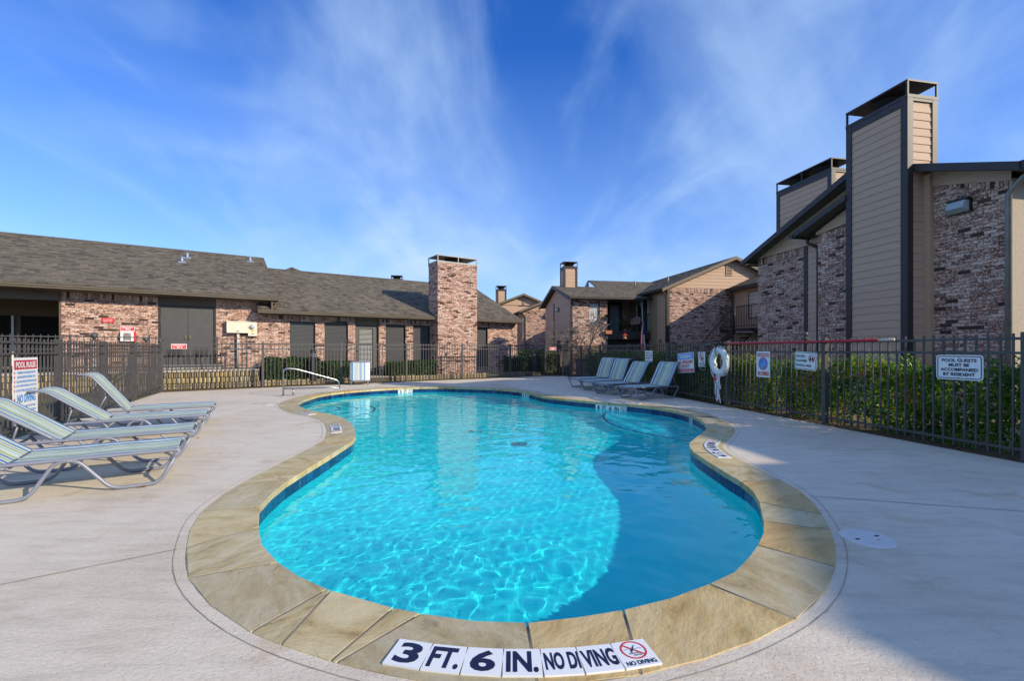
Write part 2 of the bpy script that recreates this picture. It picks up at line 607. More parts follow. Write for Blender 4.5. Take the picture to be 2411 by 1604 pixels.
def stone_mat():
    m, nt, b, out = newmat('buff_flagstone')
    L = nt.links.new
    geo = nd(nt, 'ShaderNodeNewGeometry'); P = geo.outputs['Position']
    oi = nd(nt, 'ShaderNodeObjectInfo')
    ro = nd(nt, 'ShaderNodeMath', operation='MULTIPLY'); ro.inputs[1].default_value = 6.28
    L(oi.outputs['Random'], ro.inputs[0])
    vr = nd(nt, 'ShaderNodeVectorRotate', rotation_type='Z_AXIS')
    L(P, vr.inputs[0]); L(ro.outputs[0], vr.inputs['Angle'])
    mp = nd(nt, 'ShaderNodeMapping'); mp.inputs['Scale'].default_value = (1, 1.9, 1)
    L(vr.outputs[0], mp.inputs[0])
    n1 = nd(nt, 'ShaderNodeTexNoise'); n1.inputs['Scale'].default_value = 3; n1.inputs['Detail'].default_value = 9; n1.inputs['Roughness'].default_value = 0.65; n1.inputs['Distortion'].default_value = 0.6
    L(mp.outputs[0], n1.inputs['Vector'])
    r1 = ramp(nt, [(0.27, (0.27, 0.185, 0.075)), (0.40, (0.45, 0.345, 0.165)), (0.52, (0.53, 0.435, 0.245)), (0.64, (0.58, 0.49, 0.305)), (0.78, (0.52, 0.45, 0.32))])
    L(n1.outputs[0], r1.inputs[0])
    r2 = ramp(nt, [(0.0, (0.78, 0.78, 0.82)), (0.3, (0.95, 0.95, 0.95)), (0.6, (1.08, 1.04, 0.94)), (0.82, (1.02, 0.92, 0.74)), (1.0, (0.98, 0.76, 0.5))])
    L(oi.outputs['Random'], r2.inputs[0])
    mx = nd(nt, 'ShaderNodeMix', data_type='RGBA', blend_type='MULTIPLY'); mx.inputs[0].default_value = 1
    L(r1.outputs[0], mx.inputs[6]); L(r2.outputs[0], mx.inputs[7])
    # thin dark clefts
    n2 = nd(nt, 'ShaderNodeTexNoise'); n2.inputs['Scale'].default_value = 1.6; n2.inputs['Detail'].default_value = 5; n2.inputs['Distortion'].default_value = 1.0
    L(mp.outputs[0], n2.inputs['Vector'])
    r3 = ramp(nt, [(0.488, 1), (0.498, 0.45), (0.502, 0.45), (0.512, 1)])
    L(n2.outputs[0], r3.inputs[0])
    n5 = nd(nt, 'ShaderNodeTexNoise'); n5.inputs['Scale'].default_value = 4.0
    L(P, n5.inputs['Vector'])
    r5 = ramp(nt, [(0.6, 0), (0.7, 0.8)])
    L(n5.outputs[0], r5.inputs[0])
    my = nd(nt, 'ShaderNodeMix', data_type='RGBA', blend_type='MULTIPLY')
    L(r5.outputs[0], my.inputs[0])
    L(mx.outputs[2], my.inputs[6]); L(r3.outputs[0], my.inputs[7])
    L(my.outputs[2], b.inputs['Base Color'])
    b.inputs['Roughness'].default_value = 0.6
    n4 = nd(nt, 'ShaderNodeTexNoise'); n4.inputs['Scale'].default_value = 7; n4.inputs['Detail'].default_value = 10; n4.inputs['Roughness'].default_value = 0.62
    L(mp.outputs[0], n4.inputs['Vector'])
    bp = nd(nt, 'ShaderNodeBump'); bp.inputs['Strength'].default_value = 0.75; bp.inputs['Distance'].default_value = 0.014
    L(n4.outputs[0], bp.inputs['Height']); L(bp.outputs[0], b.inputs['Normal'])
    return m


def tile_mat():
    m, nt, b, out = newmat('cobalt_waterline_tile')
    L = nt.links.new
    geo = nd(nt, 'ShaderNodeNewGeometry'); P = geo.outputs['Position']
    oi = nd(nt, 'ShaderNodeObjectInfo')
    r = ramp(nt, [(0, (0.004, 0.018, 0.075)), (0.5, (0.005, 0.034, 0.125)), (1, (0.008, 0.062, 0.17))])
    L(oi.outputs['Random'], r.inputs[0])
    mp = nd(nt, 'ShaderNodeMapping'); mp.inputs['Scale'].default_value = (1, 1, 0.18)
    L(P, mp.inputs[0])
    n = nd(nt, 'ShaderNodeTexNoise'); n.inputs['Scale'].default_value = 26; n.inputs['Detail'].default_value = 4
    L(mp.outputs[0], n.inputs['Vector'])
    r2 = ramp(nt, [(0.64, 0), (0.74, 0.55)])
    L(n.outputs[0], r2.inputs[0])
    mx = nd(nt, 'ShaderNodeMix', data_type='RGBA')
    L(r2.outputs[0], mx.inputs[0]); L(r.outputs[0], mx.inputs[6]); mx.inputs[7].default_value = (0.3, 0.34, 0.4, 1)
    L(mx.outputs[2], b.inputs['Base Color'])
    b.inputs['Roughness'].default_value = 0.18
    return m


def leaf_mat(name, stops, trans=0.35):
    m, nt, b, out = newmat(name)
    L = nt.links.new
    at = nd(nt, 'ShaderNodeAttribute', attribute_name='tone')
    r = ramp(nt, stops)
    L(at.outputs['Fac'], r.inputs[0])
    L(r.outputs[0], b.inputs['Base Color'])
    b.inputs['Roughness'].default_value = 0.38
    tr = nd(nt, 'ShaderNodeBsdfTranslucent')
    g = nd(nt, 'ShaderNodeMix', data_type='RGBA', blend_type='MULTIPLY'); g.inputs[0].default_value = 1
    L(r.outputs[0], g.inputs[6]); g.inputs[7].default_value = (1.5, 1.7, 0.6, 1)
    L(g.outputs[2], tr.inputs[0])
    mx = nd(nt, 'ShaderNodeMixShader'); mx.inputs[0].default_value = trans
    L(b.outputs[0], mx.inputs[1]); L(tr.outputs[0], mx.inputs[2])
    L(mx.outputs[0], out.inputs[0])
    return m


def sling_mat():
    m, nt, b, out = newmat('striped_sling_fabric')
    L = nt.links.new
    uv = nd(nt, 'ShaderNodeUVMap')
    sp = nd(nt, 'ShaderNodeSeparateXYZ')
    L(uv.outputs[0], sp.inputs[0])
    blue, teal, gold, pale, wht = (0.02, 0.16, 0.42), (0.05, 0.34, 0.46), (0.42, 0.42, 0.03), (0.5, 0.64, 0.56), (0.82, 0.83, 0.68)
    seq = [(.0, blue), (.035, wht), (.06, teal), (.075, wht), (.10, blue), (.145, wht), (.16, gold), (.175, wht), (.205, blue), (.225, pale), (.26, wht), (.285, gold),
           (.325, wht), (.345, teal), (.36, wht), (.385, pale), (.46, wht), (.5, teal), (.515, wht), (.545, gold), (.585, pale), (.615, gold), (.63, wht), (.655, blue), (.70, wht), (.72, teal), (.735, wht), (.77, gold), (.79, pale), (.83, wht), (.86, blue), (.93, wht)]
    r = ramp(nt, [(p, c) for p, c in seq], 'CONSTANT')
    L(sp.outputs[0], r.inputs[0])
    geo = nd(nt, 'ShaderNodeNewGeometry')
    n = nd(nt, 'ShaderNodeTexNoise'); n.inputs['Scale'].default_value = 6; n.inputs['Detail'].default_value = 5
    L(geo.outputs['Position'], n.inputs['Vector'])
    r2 = ramp(nt, [(0.3, 0.88), (0.7, 1.06)])
    L(n.outputs[0], r2.inputs[0])
    mx = nd(nt, 'ShaderNodeMix', data_type='RGBA', blend_type='MULTIPLY'); mx.inputs[0].default_value = 1
    L(r.outputs[0], mx.inputs[6]); L(r2.outputs[0], mx.inputs[7])
    L(mx.outputs[2], b.inputs['Base Color'])
    b.inputs['Roughness'].default_value = 0.65
    tr = nd(nt, 'ShaderNodeBsdfTranslucent')
    L(mx.outputs[2], tr.inputs[0])
    ms = nd(nt, 'ShaderNodeMixShader'); ms.inputs[0].default_value = 0.18
    L(b.outputs[0], ms.inputs[1]); L(tr.outputs[0], ms.inputs[2]); L(ms.outputs[0], out.inputs[0])
    return m


def screen_mat(name='solar_screen_over_blinds'):
    m, nt, b, out = newmat(name)
    L = nt.links.new
    geo = nd(nt, 'ShaderNodeNewGeometry')
    sp = nd(nt, 'ShaderNodeSeparateXYZ')
    L(geo.outputs['Position'], sp.inputs[0])
    w = nd(nt, 'ShaderNodeMath', operation='MULTIPLY'); w.inputs[1].default_value = 1 / 0.05
    L(sp.outputs[2], w.inputs[0])
    f = nd(nt, 'ShaderNodeMath', operation='FRACT'); L(w.outputs[0], f.inputs[0])
    r = ramp(nt, [(0.0, (0.025, 0.025, 0.027)), (0.3, (0.095, 0.093, 0.095)), (0.8, (0.075, 0.073, 0.075)), (1.0, (0.025, 0.025, 0.027))])
    L(f.outputs[0], r.inputs[0])
    L(r.outputs[0], b.inputs['Base Color'])
    b.inputs['Roughness'].default_value = 0.22
    return m


def water_mat():
    m, nt, b, out = newmat('pool_water')
    nt.nodes.remove(b)
    g = nd(nt, 'ShaderNodeBsdfGlass')
    g.inputs['IOR'].default_value = 1.33
    g.inputs['Roughness'].default_value = 0
    g.inputs['Color'].default_value = (0.74, 0.98, 1.0, 1)
    nt.links.new(g.outputs[0], out.inputs[0])
    return m


MT = dict(
    brick=brick_mat(), brickfar=brick_far_mat(), shingle=shingle_mat(), deck=deck_mat(), stone=stone_mat(), tile=tile_mat(), sling=sling_mat(),
    screen=screen_mat(), water=water_mat(),
    mortar=M('mortar', (0.2, 0.155, 0.125), (0.3, 0.245, 0.205), 8, 0.95, 0.4, 90),
    bed=M('coping_grout', (0.17, 0.135, 0.095), (0.27, 0.225, 0.17), 6, 0.95, 0.5, 90),
    plaster=M('pool_plaster', (0.03, 0.82, 0.84), (0.06, 0.87, 0.88), 0.7, 0.7, 0.12, 30),
    navy=M('navy_step_tile', (0.01, 0.04, 0.2), rough=0.3),
    soil=M('soil_and_leaf_mulch', (0.07, 0.05, 0.032), (0.2, 0.15, 0.085), 14, 0.95, 0.9, 40, dist=0.02),
    grass=M('dry_lawn', (0.09, 0.09, 0.035), (0.2, 0.17, 0.08), 3, 0.95, 0.8, 60, dist=0.02),
    siding=M('tan_lap_siding', (0.48, 0.315, 0.215), (0.53, 0.355, 0.245), 3, 0.7, 0.25, 40, stretch=(1, 1, 8), objrand=0.08),
    trim=M('dark_bronze_trim', (0.03, 0.022, 0.02), (0.04, 0.03, 0.027), 3, 0.55, 0.15, 60),
    metal_lt=M('weathered_grey_metal', (0.2, 0.19, 0.17), (0.3, 0.28, 0.25), 5, 0.5, 0.2, 40, metal=0.2),
    fascia=M('brown_fascia_paint', (0.095, 0.062, 0.045), (0.12, 0.08, 0.058), 3, 0.6),
    gutter=M('olive_gutter_metal', (0.14, 0.118, 0.085), (0.19, 0.162, 0.12), 2, 0.45, stretch=(1, 1, 4)),
    soffit=M('tan_soffit', (0.16, 0.12, 0.08), (0.19, 0.145, 0.1), 3, 0.7),
    door=M('dark_grey_door_paint', (0.06, 0.057, 0.056), (0.075, 0.07, 0.068), 4, 0.5),
    fence=M('bronze_fence_paint', (0.055, 0.051, 0.051), (0.08, 0.074, 0.073), 7, 0.42, 0.1, 90),
    block=M('split_face_block', (0.31, 0.23, 0.11), (0.46, 0.37, 0.22), 7, 0.9, 0.9, 45, dist=0.015, objrand=0.35),
    concrete=M('plain_concrete', (0.36, 0.32, 0.26), (0.47, 0.43, 0.36), 3, 0.85, 0.3, 60),
    stucco=M('pebble_stucco', (0.36, 0.29, 0.21), (0.56, 0.48, 0.38), 60, 0.9, 1.0, 70, dist=0.01),
    steel=M('stainless_steel', (0.42, 0.42, 0.42), rough=0.28, metal=1.0),
    tube=M('silver_powder_coat', (0.20, 0.21, 0.265), (0.24, 0.25, 0.30), 9, 0.4, metal=0.15),
    white=M('white_enamel', (0.78, 0.78, 0.77), rough=0.35),
    ivory=M('ivory_cabinet_paint', (0.68, 0.6, 0.47), (0.72, 0.65, 0.52), 3, 0.45),
    red=M('sign_red', (0.62, 0.02, 0.03), rough=0.4), dred=M('dark_sign_red', (0.52, 0.015, 0.06), rough=0.4),
    blue=M('sign_blue', (0.015, 0.09, 0.48), rough=0.4), lblue=M('sign_sky_blue', (0.03, 0.28, 0.72), rough=0.4),
    navyink=M('navy_ink', (0.008, 0.008, 0.04), rough=0.4), black=M('black_ink', (0.012, 0.012, 0.014), rough=0.5), yellow=M('yellow_label', (0.6, 0.38, 0.02), rough=0.5),
    polered=M('red_fibreglass', (0.5, 0.01, 0.025), rough=0.3), rope=M('white_rope', (0.72, 0.71, 0.74), rough=0.8), ring=M('white_foam_ring', (0.76, 0.77, 0.78), (0.66, 0.66, 0.66), 9, 0.45),
    glass=M('dark_window_glass', (0.012, 0.016, 0.022), rough=0.05, spec=0.9),
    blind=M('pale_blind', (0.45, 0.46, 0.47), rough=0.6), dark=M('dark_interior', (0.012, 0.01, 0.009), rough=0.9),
    bark=M('grey_bark', (0.15, 0.12, 0.1), (0.24, 0.2, 0.17), 20, 0.9, 0.4, 60), terracotta=M('terracotta', (0.42, 0.15, 0.07), rough=0.8),
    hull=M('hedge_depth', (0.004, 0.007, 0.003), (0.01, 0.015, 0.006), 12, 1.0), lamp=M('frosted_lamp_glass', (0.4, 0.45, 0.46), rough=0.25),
    dryleaf=M('dry_brown_leaf', (0.13, 0.07, 0.03), (0.28, 0.17, 0.08), 20, 0.8), gold=M('ochre_wood', (0.5, 0.27, 0.05), rough=0.6),
    box=M('tan_screen_panel', (0.2, 0.15, 0.115), (0.235, 0.18, 0.14), 3, 0.7), plaid=M('red_cloth', (0.45, 0.1, 0.12), (0.6, 0.5, 0.5), 14, 0.8),
    joint=M('joint_sealant', (0.2, 0.165, 0.13), (0.52, 0.46, 0.38), 5, 0.95), frame=M('dark_window_frame', (0.02, 0.015, 0.014), rough=0.5),  # joint is the sealant colour of the deck's control joints
    leafA=leaf_mat('hedge_leaf', [(0, (0.018, 0.05, 0.006)), (0.35, (0.045, 0.12, 0.012)), (0.6, (0.11, 0.21, 0.018)), (0.8, (0.2, 0.29, 0.026)), (0.93, (0.36, 0.36, 0.04)), (0.935, (0.26, 0.13, 0.075)), (1, (0.34, 0.2, 0.12))], 0.5),
    leafB=leaf_mat('boxwood_leaf', [(0, (0.015, 0.045, 0.008)), (0.4, (0.035, 0.09, 0.014)), (0.8, (0.07, 0.15, 0.02)), (1, (0.13, 0.2, 0.03))], 0.25),
    leafY=leaf_mat('yellow_green_leaf', [(0, (0.05, 0.09, 0.01)), (0.5, (0.14, 0.2, 0.02)), (0.9, (0.3, 0.3, 0.04)), (1, (0.45, 0.16, 0.03))], 0.35),
)

# ---------------------------------------------------------------- lettering (flat print), all made in one go
TXT = {}


def prep_text(strings):
    objs = []
    for st, bold in strings:
        cu = bpy.data.curves.new('lettering', 'FONT')
        cu.body = st
        cu.size = 1
        cu.offset = bold
        cu.resolution_u = 3
        o = bpy.data.objects.new('lettering', cu)
        COL.objects.link(o)
        objs.append((st, bold, o, cu))
    bpy.context.view_layer.update()
    dg = bpy.context.evaluated_depsgraph_get()
    for st, bold, o, cu in objs:
        ev = o.evaluated_get(dg)
        me = ev.to_mesh()
        vs = [(v.co.x, v.co.y) for v in me.vertices]
        fs = [tuple(p.vertices) for p in me.polygons]
        ev.to_mesh_clear()
        x0 = min(v[0] for v in vs); x1 = max(v[0] for v in vs); y0 = min(v[1] for v in vs); y1 = max(v[1] for v in vs)
        TXT[(st, bold)] = ([((x - x0) / (x1 - x0) - 0.5, (y - y0) / (y1 - y0) - 0.5) for x, y in vs], fs, (x1 - x0) / (y1 - y0))
        bpy.data.objects.remove(o)
        bpy.data.curves.remove(cu)


BD, MD, LT = 0.035, 0.018, 0.0
STR = [(s_, BD) for s_ in ('3', 'FT.', '6', 'IN.', 'FT', 'IN', '4', '911', 'NO DIVING', 'POOL RULES', 'WARNING', 'NO LIFEGUARD', 'ON DUTY', 'CAUTION!', 'NO DIVING!', 'EMERGENCY', 'NO DI', 'VING',
                               'POOL GUESTS', 'MUST BE', 'ACCOMPANIED', 'BY RESIDENT', 'NO PETS', 'ALLOWED', 'IN POOL AREA')] + \
      [(s_, MD) for s_ in ('SHALLOW', 'WATER', 'WARNING: NO LIFEGUARD ON DUTY', 'SHOWER BEFORE ENTERING POOL', 'NO GLASS OR ANIMALS IN THE FENCED POOL AREA', 'DO NOT SWIM IF DIARRHEA, ILL OR NOT WELL', 'DO NOT SWALLOW THE POOL WATER',
                           'POOL CLOSED AFTER DARK', 'PARENTS SUPERVISE CHILDREN', 'KEEP GATE CLOSED AT ALL TIMES', 'NO CLOTHES', 'PERMITTED', 'POOL CLOSED', 'EMERGENCY PHONE', 'CHILDREN MUST', 'HAVE ADULT', 'SUPERVISION',
                           'CHILDREN SHOULD NOT USE POOL', 'WITHOUT ADULT SUPERVISION', 'NO GLASS', 'CONTAINERS', 'IN POOL AREA', 'DIAL', 'POOL PHONE', 'EMERGENCY SHUT OFF')]
prep_text(STR)


def text_into(mb, st, bold, cx, cz, w, h, y=0.0, shear=0.0, mi=0):
    vs, fs, asp = TXT[(st, bold)]
    mb.add([(cx + x * w + z * shear, y, cz + z * h) for x, z in vs], fs, 0, mi)


def text_flat(mb, st, bold, w, h, z, cx=0, cy=0):
    vs, fs, asp = TXT[(st, bold)]
    mb.add([(cx + x * w, cy + y * h, z) for x, y in vs], fs)


def ring_into(mb, cx, cz, r0, r1, y, n=28, flat=False):
    vs, fs = [], []
    for k in range(n):
        a = 2 * math.pi * k / n
        for r in (r0, r1):
            p = (cx + r * math.cos(a), cz + r * math.sin(a))
            vs.append((p[0], p[1], y) if flat else (p[0], y, p[1]))
    for k in range(n):
        a, b_, c, d = 2 * k, 2 * k + 1, (2 * k + 3) % (2 * n), (2 * k + 2) % (2 * n)
        fs.append((a, b_, c, d) if flat else (a, b_, c, d))
    mb.add(vs, fs)


def bar_into(mb, x0, z0, x1, z1, w, y, flat=False):
    d = Vector((x1 - x0, z1 - z0)).normalized()
    px, pz = -d.y * w / 2, d.x * w / 2
    q = [(x0 + px, z0 + pz), (x0 - px, z0 - pz), (x1 - px, z1 - pz), (x1 + px, z1 + pz)]
    mb.add([(a, c, y) if flat else (a, y, c) for a, c in q], [(0, 1, 2, 3)])


def rrect(w, h, r, n=4):
    pts = []
    for cx, cz, a0 in ((w / 2 - r, h / 2 - r, 0), (-w / 2 + r, h / 2 - r, 90), (-w / 2 + r, -h / 2 + r, 180), (w / 2 - r, -h / 2 + r, 270)):
        for k in range(n + 1):
            a = rad(a0 + 90 * k / n)
            pts.append((cx + r * math.cos(a), cz + r * math.sin(a)))
    return pts

# ================================================================ THE POOL


def catmull(P, per=8):
    out = []
    n = len(P)
    for i in range(n):
        p0, p1, p2, p3 = (Vector(P[(i + k - 1) % n]) for k in range(4))
        for j in range(per):
            t = j / per
            out.append(0.5 * ((2 * p1) + (-p0 + p2) * t + (2 * p0 - 5 * p1 + 4 * p2 - p3) * t * t + (-p0 + 3 * p1 - 3 * p2 + p3) * t ** 3))
    return out


def resample(P, n):
    L = [0.0]
    m = len(P)
    for i in range(m):
        L.append(L[-1] + (P[(i + 1) % m] - P[i]).length)
    tot = L[-1]
    out, j = [], 0
    for k in range(n):
        s = tot * k / n
        while L[j + 1] < s:
            j += 1
        t = (s - L[j]) / max(L[j + 1] - L[j], 1e-9)
        out.append(P[j].lerp(P[(j + 1) % m], t))
    return out, tot


POOL_PTS = [(-1.773, 3.141), (-1.604, 2.868), (-1.435, 2.668), (-1.267, 2.522), (-1.09, 2.392), (-0.901, 2.28), (-0.675, 2.18), (-0.473, 2.107), (-0.3, 2.056), (-0.079, 2.025), (0.063, 2.018), (0.259, 2.05), (0.437, 2.094), (0.741, 2.2), (1.037, 2.358), (1.253, 2.503), (1.545, 2.822), (1.742, 3.109), (1.878, 3.364), (1.979, 3.586), (2.09, 3.865), (2.156, 4.162), (2.148, 4.423), (2.163, 4.937), (2.187, 5.393), (2.266, 5.781), (2.355, 5.991), (2.518, 6.247), (2.953, 6.901), (3.144, 7.323), (3.303, 7.893), (3.358, 8.787), (3.181, 9.483), (2.784, 10.062), (2.23, 10.503), (1.403, 11.266), (0.858, 11.928), (0.546, 12.859), (0.185, 13.659), (-0.652, 14.405), (-1.976, 14.86), (-2.856, 14.893), (-3.751, 14.484), (-4.418, 13.933), (-4.889, 13.314), (-5.186, 12.435), (-5.156, 11.664), (-5.075, 11.021), (-4.911, 10.403), (-4.647, 9.91), (-4.156, 9.23), (-3.789, 8.906), (-3.35, 8.537), (-2.933, 7.988), (-2.642, 7.459), (-2.401, 6.901), (-2.183, 6.259), (-2.153, 5.814), (-2.128, 5.04), (-2.128, 4.707), (-2.107, 4.161), (-2.014, 3.623), (-1.924, 3.397)]
_c = catmull([Vector(p) for p in POOL_PTS])
NP = 720
INNER, PERIM = resample(_c, NP)
for _ in range(10):
    INNER = [(INNER[i - 1] + INNER[i] * 2 + INNER[(i + 1) % NP]) / 4 for i in range(NP)]
INNER, PERIM = resample(INNER, NP)
# orientation: make it counter-clockwise
area = sum(INNER[i].x * INNER[(i + 1) % NP].y - INNER[(i + 1) % NP].x * INNER[i].y for i in range(NP))
if area < 0:
    INNER = INNER[::-1]


def nrm(i):
    d = INNER[(i + 2) % NP] - INNER[(i - 2) % NP]
    d.normalize()
    return Vector((d.y, -d.x))       # outward for a ccw loop


NRM = [nrm(i) for i in range(NP)]


def offs(d, sm=0):
    Q = [INNER[i] + NRM[i] * d for i in range(NP)]
    for _ in range(sm):
        Q = [(Q[i - 1] + Q[i] * 2 + Q[(i + 1) % NP]) / 4 for i in range(NP)]
    return Q


def curve_at(f):
    """point and outward normal at fractional index f"""
    i = int(math.floor(f)) % NP
    t = f - math.floor(f)
    j = (i + 1) % NP
    return INNER[i].lerp(INNER[j], t), NRM[i].lerp(NRM[j], t).normalized()


def nearest(x, y):
    return min(range(NP), key=lambda i: (INNER[i].x - x) ** 2 + (INNER[i].y - y) ** 2)


def inside(x, y, poly):
    c = False
    n = len(poly)
    j = n - 1
    for i in range(n):
        a, b_ = poly[i], poly[j]
        if (a.y > y) != (b_.y > y) and x < (b_.x - a.x) * (y - a.y) / (b_.y - a.y) + a.x:
            c = not c
        j = i
    return c


WZ = -0.15
OUT = offs(0.40, 6)
COPE_HOLE = [p for p in offs(0.374, 6)][::4]

pool = T('pool', kind='structure', loc=(0, 7, 0))


def ring_mesh(loops):
    mb = MB()
    n = len(loops[0])
    vs = [p for l in loops for p in l]
    fs = []
    for a in range(len(loops) - 1):
        for i in range(n):
            j = (i + 1) % n
            fs.append((a * n + i, a * n + j, (a + 1) * n + j, (a + 1) * n + i))
    mb.add(vs, fs, 0, 0, True)
    return mb


def depth_at(p):
    return -0.56 - 0.14 * max(0.0, min(1.0, (p.y - 2.2) / 2.0)) - 0.22 * max(0.0, min(1.0, (p.y - 3) / 8)) * max(0.25, min(1.0, (p.x + 4.5) / 4))


def build_basin():
    step = 3
    base = [INNER[i] for i in range(0, NP, step)]
    nb = [NRM[i] for i in range(0, NP, step)]
    loops = []
    for d, z, k in ((0.02, -0.03, 0), (0.02, -0.2, 0), (0.02, 0.62, 1), (-0.03, 0.8, 1), (-0.1, 0.92, 1), (-0.22, 0.985, 1), (-0.36, 1.0, 1)):
        lp = []
        for p, n in zip(base, nb):
            q = p + n * d
            zz = z if k == 0 else depth_at(q) * z
            lp.append((q.x, q.y, zz))
        loops.append(lp)
    mb = ring_mesh(loops)
    # floor
    bm = bmesh.new()
    vs = [bm.verts.new(p) for p in loops[-1]]
    es = [bm.edges.new((vs[i], vs[(i + 1) % len(vs)])) for i in range(len(vs))]
    r = bmesh.ops.triangle_fill(bm, use_beauty=True, edges=es)
    bm.verts.ensure_lookup_table()
    bm.verts.index_update()
    mb.add([v.co for v in bm.verts], [tuple(v.index for v in f.verts) for f in bm.faces], 0, 0, True)
    bm.free()
    o = pool.part('pool_shell', mb, MT['plaster'])
    o.cycles.is_caustics_receiver = True
    return o


shell = build_basin()
bm_ = bmesh.new()
bm_.from_mesh(shell.data)
bmesh.ops.remove_doubles(bm_, verts=bm_.verts, dist=0.0005)
bmesh.ops.recalc_face_normals(bm_, faces=bm_.faces)
_up = [f for f in bm_.faces if f.normal.z < -0.5]
if len(_up) > 10:
    bmesh.ops.reverse_faces(bm_, faces=bm_.faces)
bm_.to_mesh(shell.data)
bm_.free()


def disc_step(name, cx, cy, r, ztop, parent_label=None):
    mb = MB()
    n = 64
    mb.lathe([(r, -1.3), (r, ztop - 0.02), (r - 0.02, ztop)], (cx, cy, 0), n, smooth=False)
    o = pool.part(name, mb, MT['plaster'])
    o.cycles.is_caustics_receiver = True
    e = MB()
    pts = [(cx + (r - 0.022) * math.cos(2 * math.pi * k / n), cy + (r - 0.022) * math.sin(2 * math.pi * k / n)) for k in range(n)]
    for k in range(n):
        a, b_ = Vector((*pts[k], ztop + 0.003)), Vector((*pts[(k + 1) % n], ztop + 0.003))
        t = (b_ - a)
        nn = Vector((t.y, -t.x, 0)).normalized() * 0.05
        e.add([a, b_, b_ - nn, a - nn], [(0, 3, 2, 1)])
    eo = pool.part('step_edge_tile', e, MT['navy'], parent=o)
    eo.cycles.is_caustics_receiver = True
    return o


disc_step('pool_step', -4.75, 10.55, 1.55, -0.56)
disc_step('pool_step', -4.75, 10.55, 1.15, -0.42)
disc_step('pool_step', -4.75, 10.55, 0.75, -0.28)
disc_step('pool_bench', 4.6, 9.2, 2.75, -0.45)

# floor fittings seen through the water
mb = MB()
mb.bx(-0.02, 0.24, 7.2, 7.42, -1.3, depth_at(Vector((0.1, 7.3))) + 0.03)
for k in range(5):
    mb.bx(0.005 + k * 0.047, 0.03 + k * 0.047, 7.215, 7.405, depth_at(Vector((0.1, 7.3))) + 0.03, depth_at(Vector((0.1, 7.3))) + 0.036)
o = pool.part('drain_grate', mb, M('drain_plastic', (0.04, 0.09, 0.13), rough=0.6))
o.cycles.is_caustics_receiver = True

# water: a fine sheet with real ripples
random.seed(11)
WAV = []
for _ in range(26):
    l = random.choice((random.uniform(0.07, 0.14), random.uniform(0.13, 0.3), random.uniform(0.3, 0.8)))
    WAV.append((random.gauss(1.35, 0.75), l, random.uniform(0, 6.28), 0.0014 * l ** 0.8))


def ripple(x, y):
    z = 0.0
    for a, l, p, am in WAV:
        z += am * math.sin((x * math.cos(a) + y * math.sin(a)) * 6.2832 / l + p + 0.9 * math.sin(0.7 * x + 0.45 * y + p))
    # livelier where the return jets stir the near end
    k = max(0.0, 1 - ((x - 0.15) ** 2 / 2.2 + (y - 2.9) ** 2 / 1.3))
    if k > 0:
        z += 0.0028 * k * noise.noise(Vector((x * 11, y * 8, 0.3))) + 0.0016 * k * noise.noise(Vector((x * 24, y * 17, 4.3)))
    c = 0.45 + 0.55 * (0.5 + 0.5 * noise.noise(Vector((x * 0.5, y * 0.4, 7.7)))) + 0.4 * k
    return z * c


def build_water():
    edge = offs(0.06)[::3]
    xs0, xs1 = min(p.x for p in edge), max(p.x for p in edge)
    ys0, ys1 = min(p.y for p in edge), max(p.y for p in edge)
    mb = MB()
    st = 0.026
    nx = int((xs1 - xs0) / st) + 1
    ny = int((ys1 - ys0) / st) + 1
    # scanline spans of the pool outline
    idx = {}
    vs, fs = [], []
    m = len(edge)

    def vid(i, j):
        k = (i, j)
        if k not in idx:
            x = xs0 + i * st
            y = ys0 + j * st
            idx[k] = len(vs)
            vs.append((x, y, WZ + ripple(x, y)))
        return idx[k]
    for j in range(ny):
        y = ys0 + (j + 0.5) * st
        cr = []
        for a in range(m):
            p, q = edge[a], edge[(a + 1) % m]
            if (p.y > y) != (q.y > y):
                cr.append(p.x + (q.x - p.x) * (y - p.y) / (q.y - p.y))
        cr.sort()
        for a in range(0, len(cr) - 1, 2):
            for i in range(int((cr[a] - xs0) / st), int((cr[a + 1] - xs0) / st) + 1):
                fs.append((vid(i, j), vid(i + 1, j), vid(i + 1, j + 1), vid(i, j + 1)))
    mb.add(vs, fs, 0, 0, True)
    o = single('water', None, None, mb, MT['water'], (0, 7, WZ), kind='structure')
    o.cycles.is_caustics_caster = True


build_water()

# coping: irregular flagstones, joints recessed over a grout bed
mb = ring_mesh([[(p.x, p.y, -0.052) for p in offs(0.03)[::3]], [(p.x, p.y, 0.0033) for p in offs(0.012)[::3]], [(p.x, p.y, 0.0034) for p in offs(0.2, 3)[::3]], [(p.x, p.y, 0.0033) for p in offs(0.37, 6)[::3]], [(p.x, p.y, -0.003) for p in offs(0.383, 6)[::3]]])
pool.part('grout_bed', mb, MT['bed'])


def poly_offset(P, d):
    n = len(P)
    out = []
    for i in range(n):
        a = (P[i] - P[i - 1]); b_ = (P[(i + 1) % n] - P[i])
        if a.length < 1e-7: a = b_
        if b_.length < 1e-7: b_ = a
        a = a.normalized(); b_ = b_.normalized()
        na = Vector((-a.y, a.x)); nb = Vector((-b_.y, b_.x))
        k = (na + nb)
        if k.length < 1e-4:
            k = na
        k = k.normalized() / max(0.5, (na + nb).length / 2)
        out.append(P[i] + k * d)
    return out


def area2(P):
    return sum(P[i].x * P[(i + 1) % len(P)].y - P[(i + 1) % len(P)].x * P[i].y for i in range(len(P))) / 2


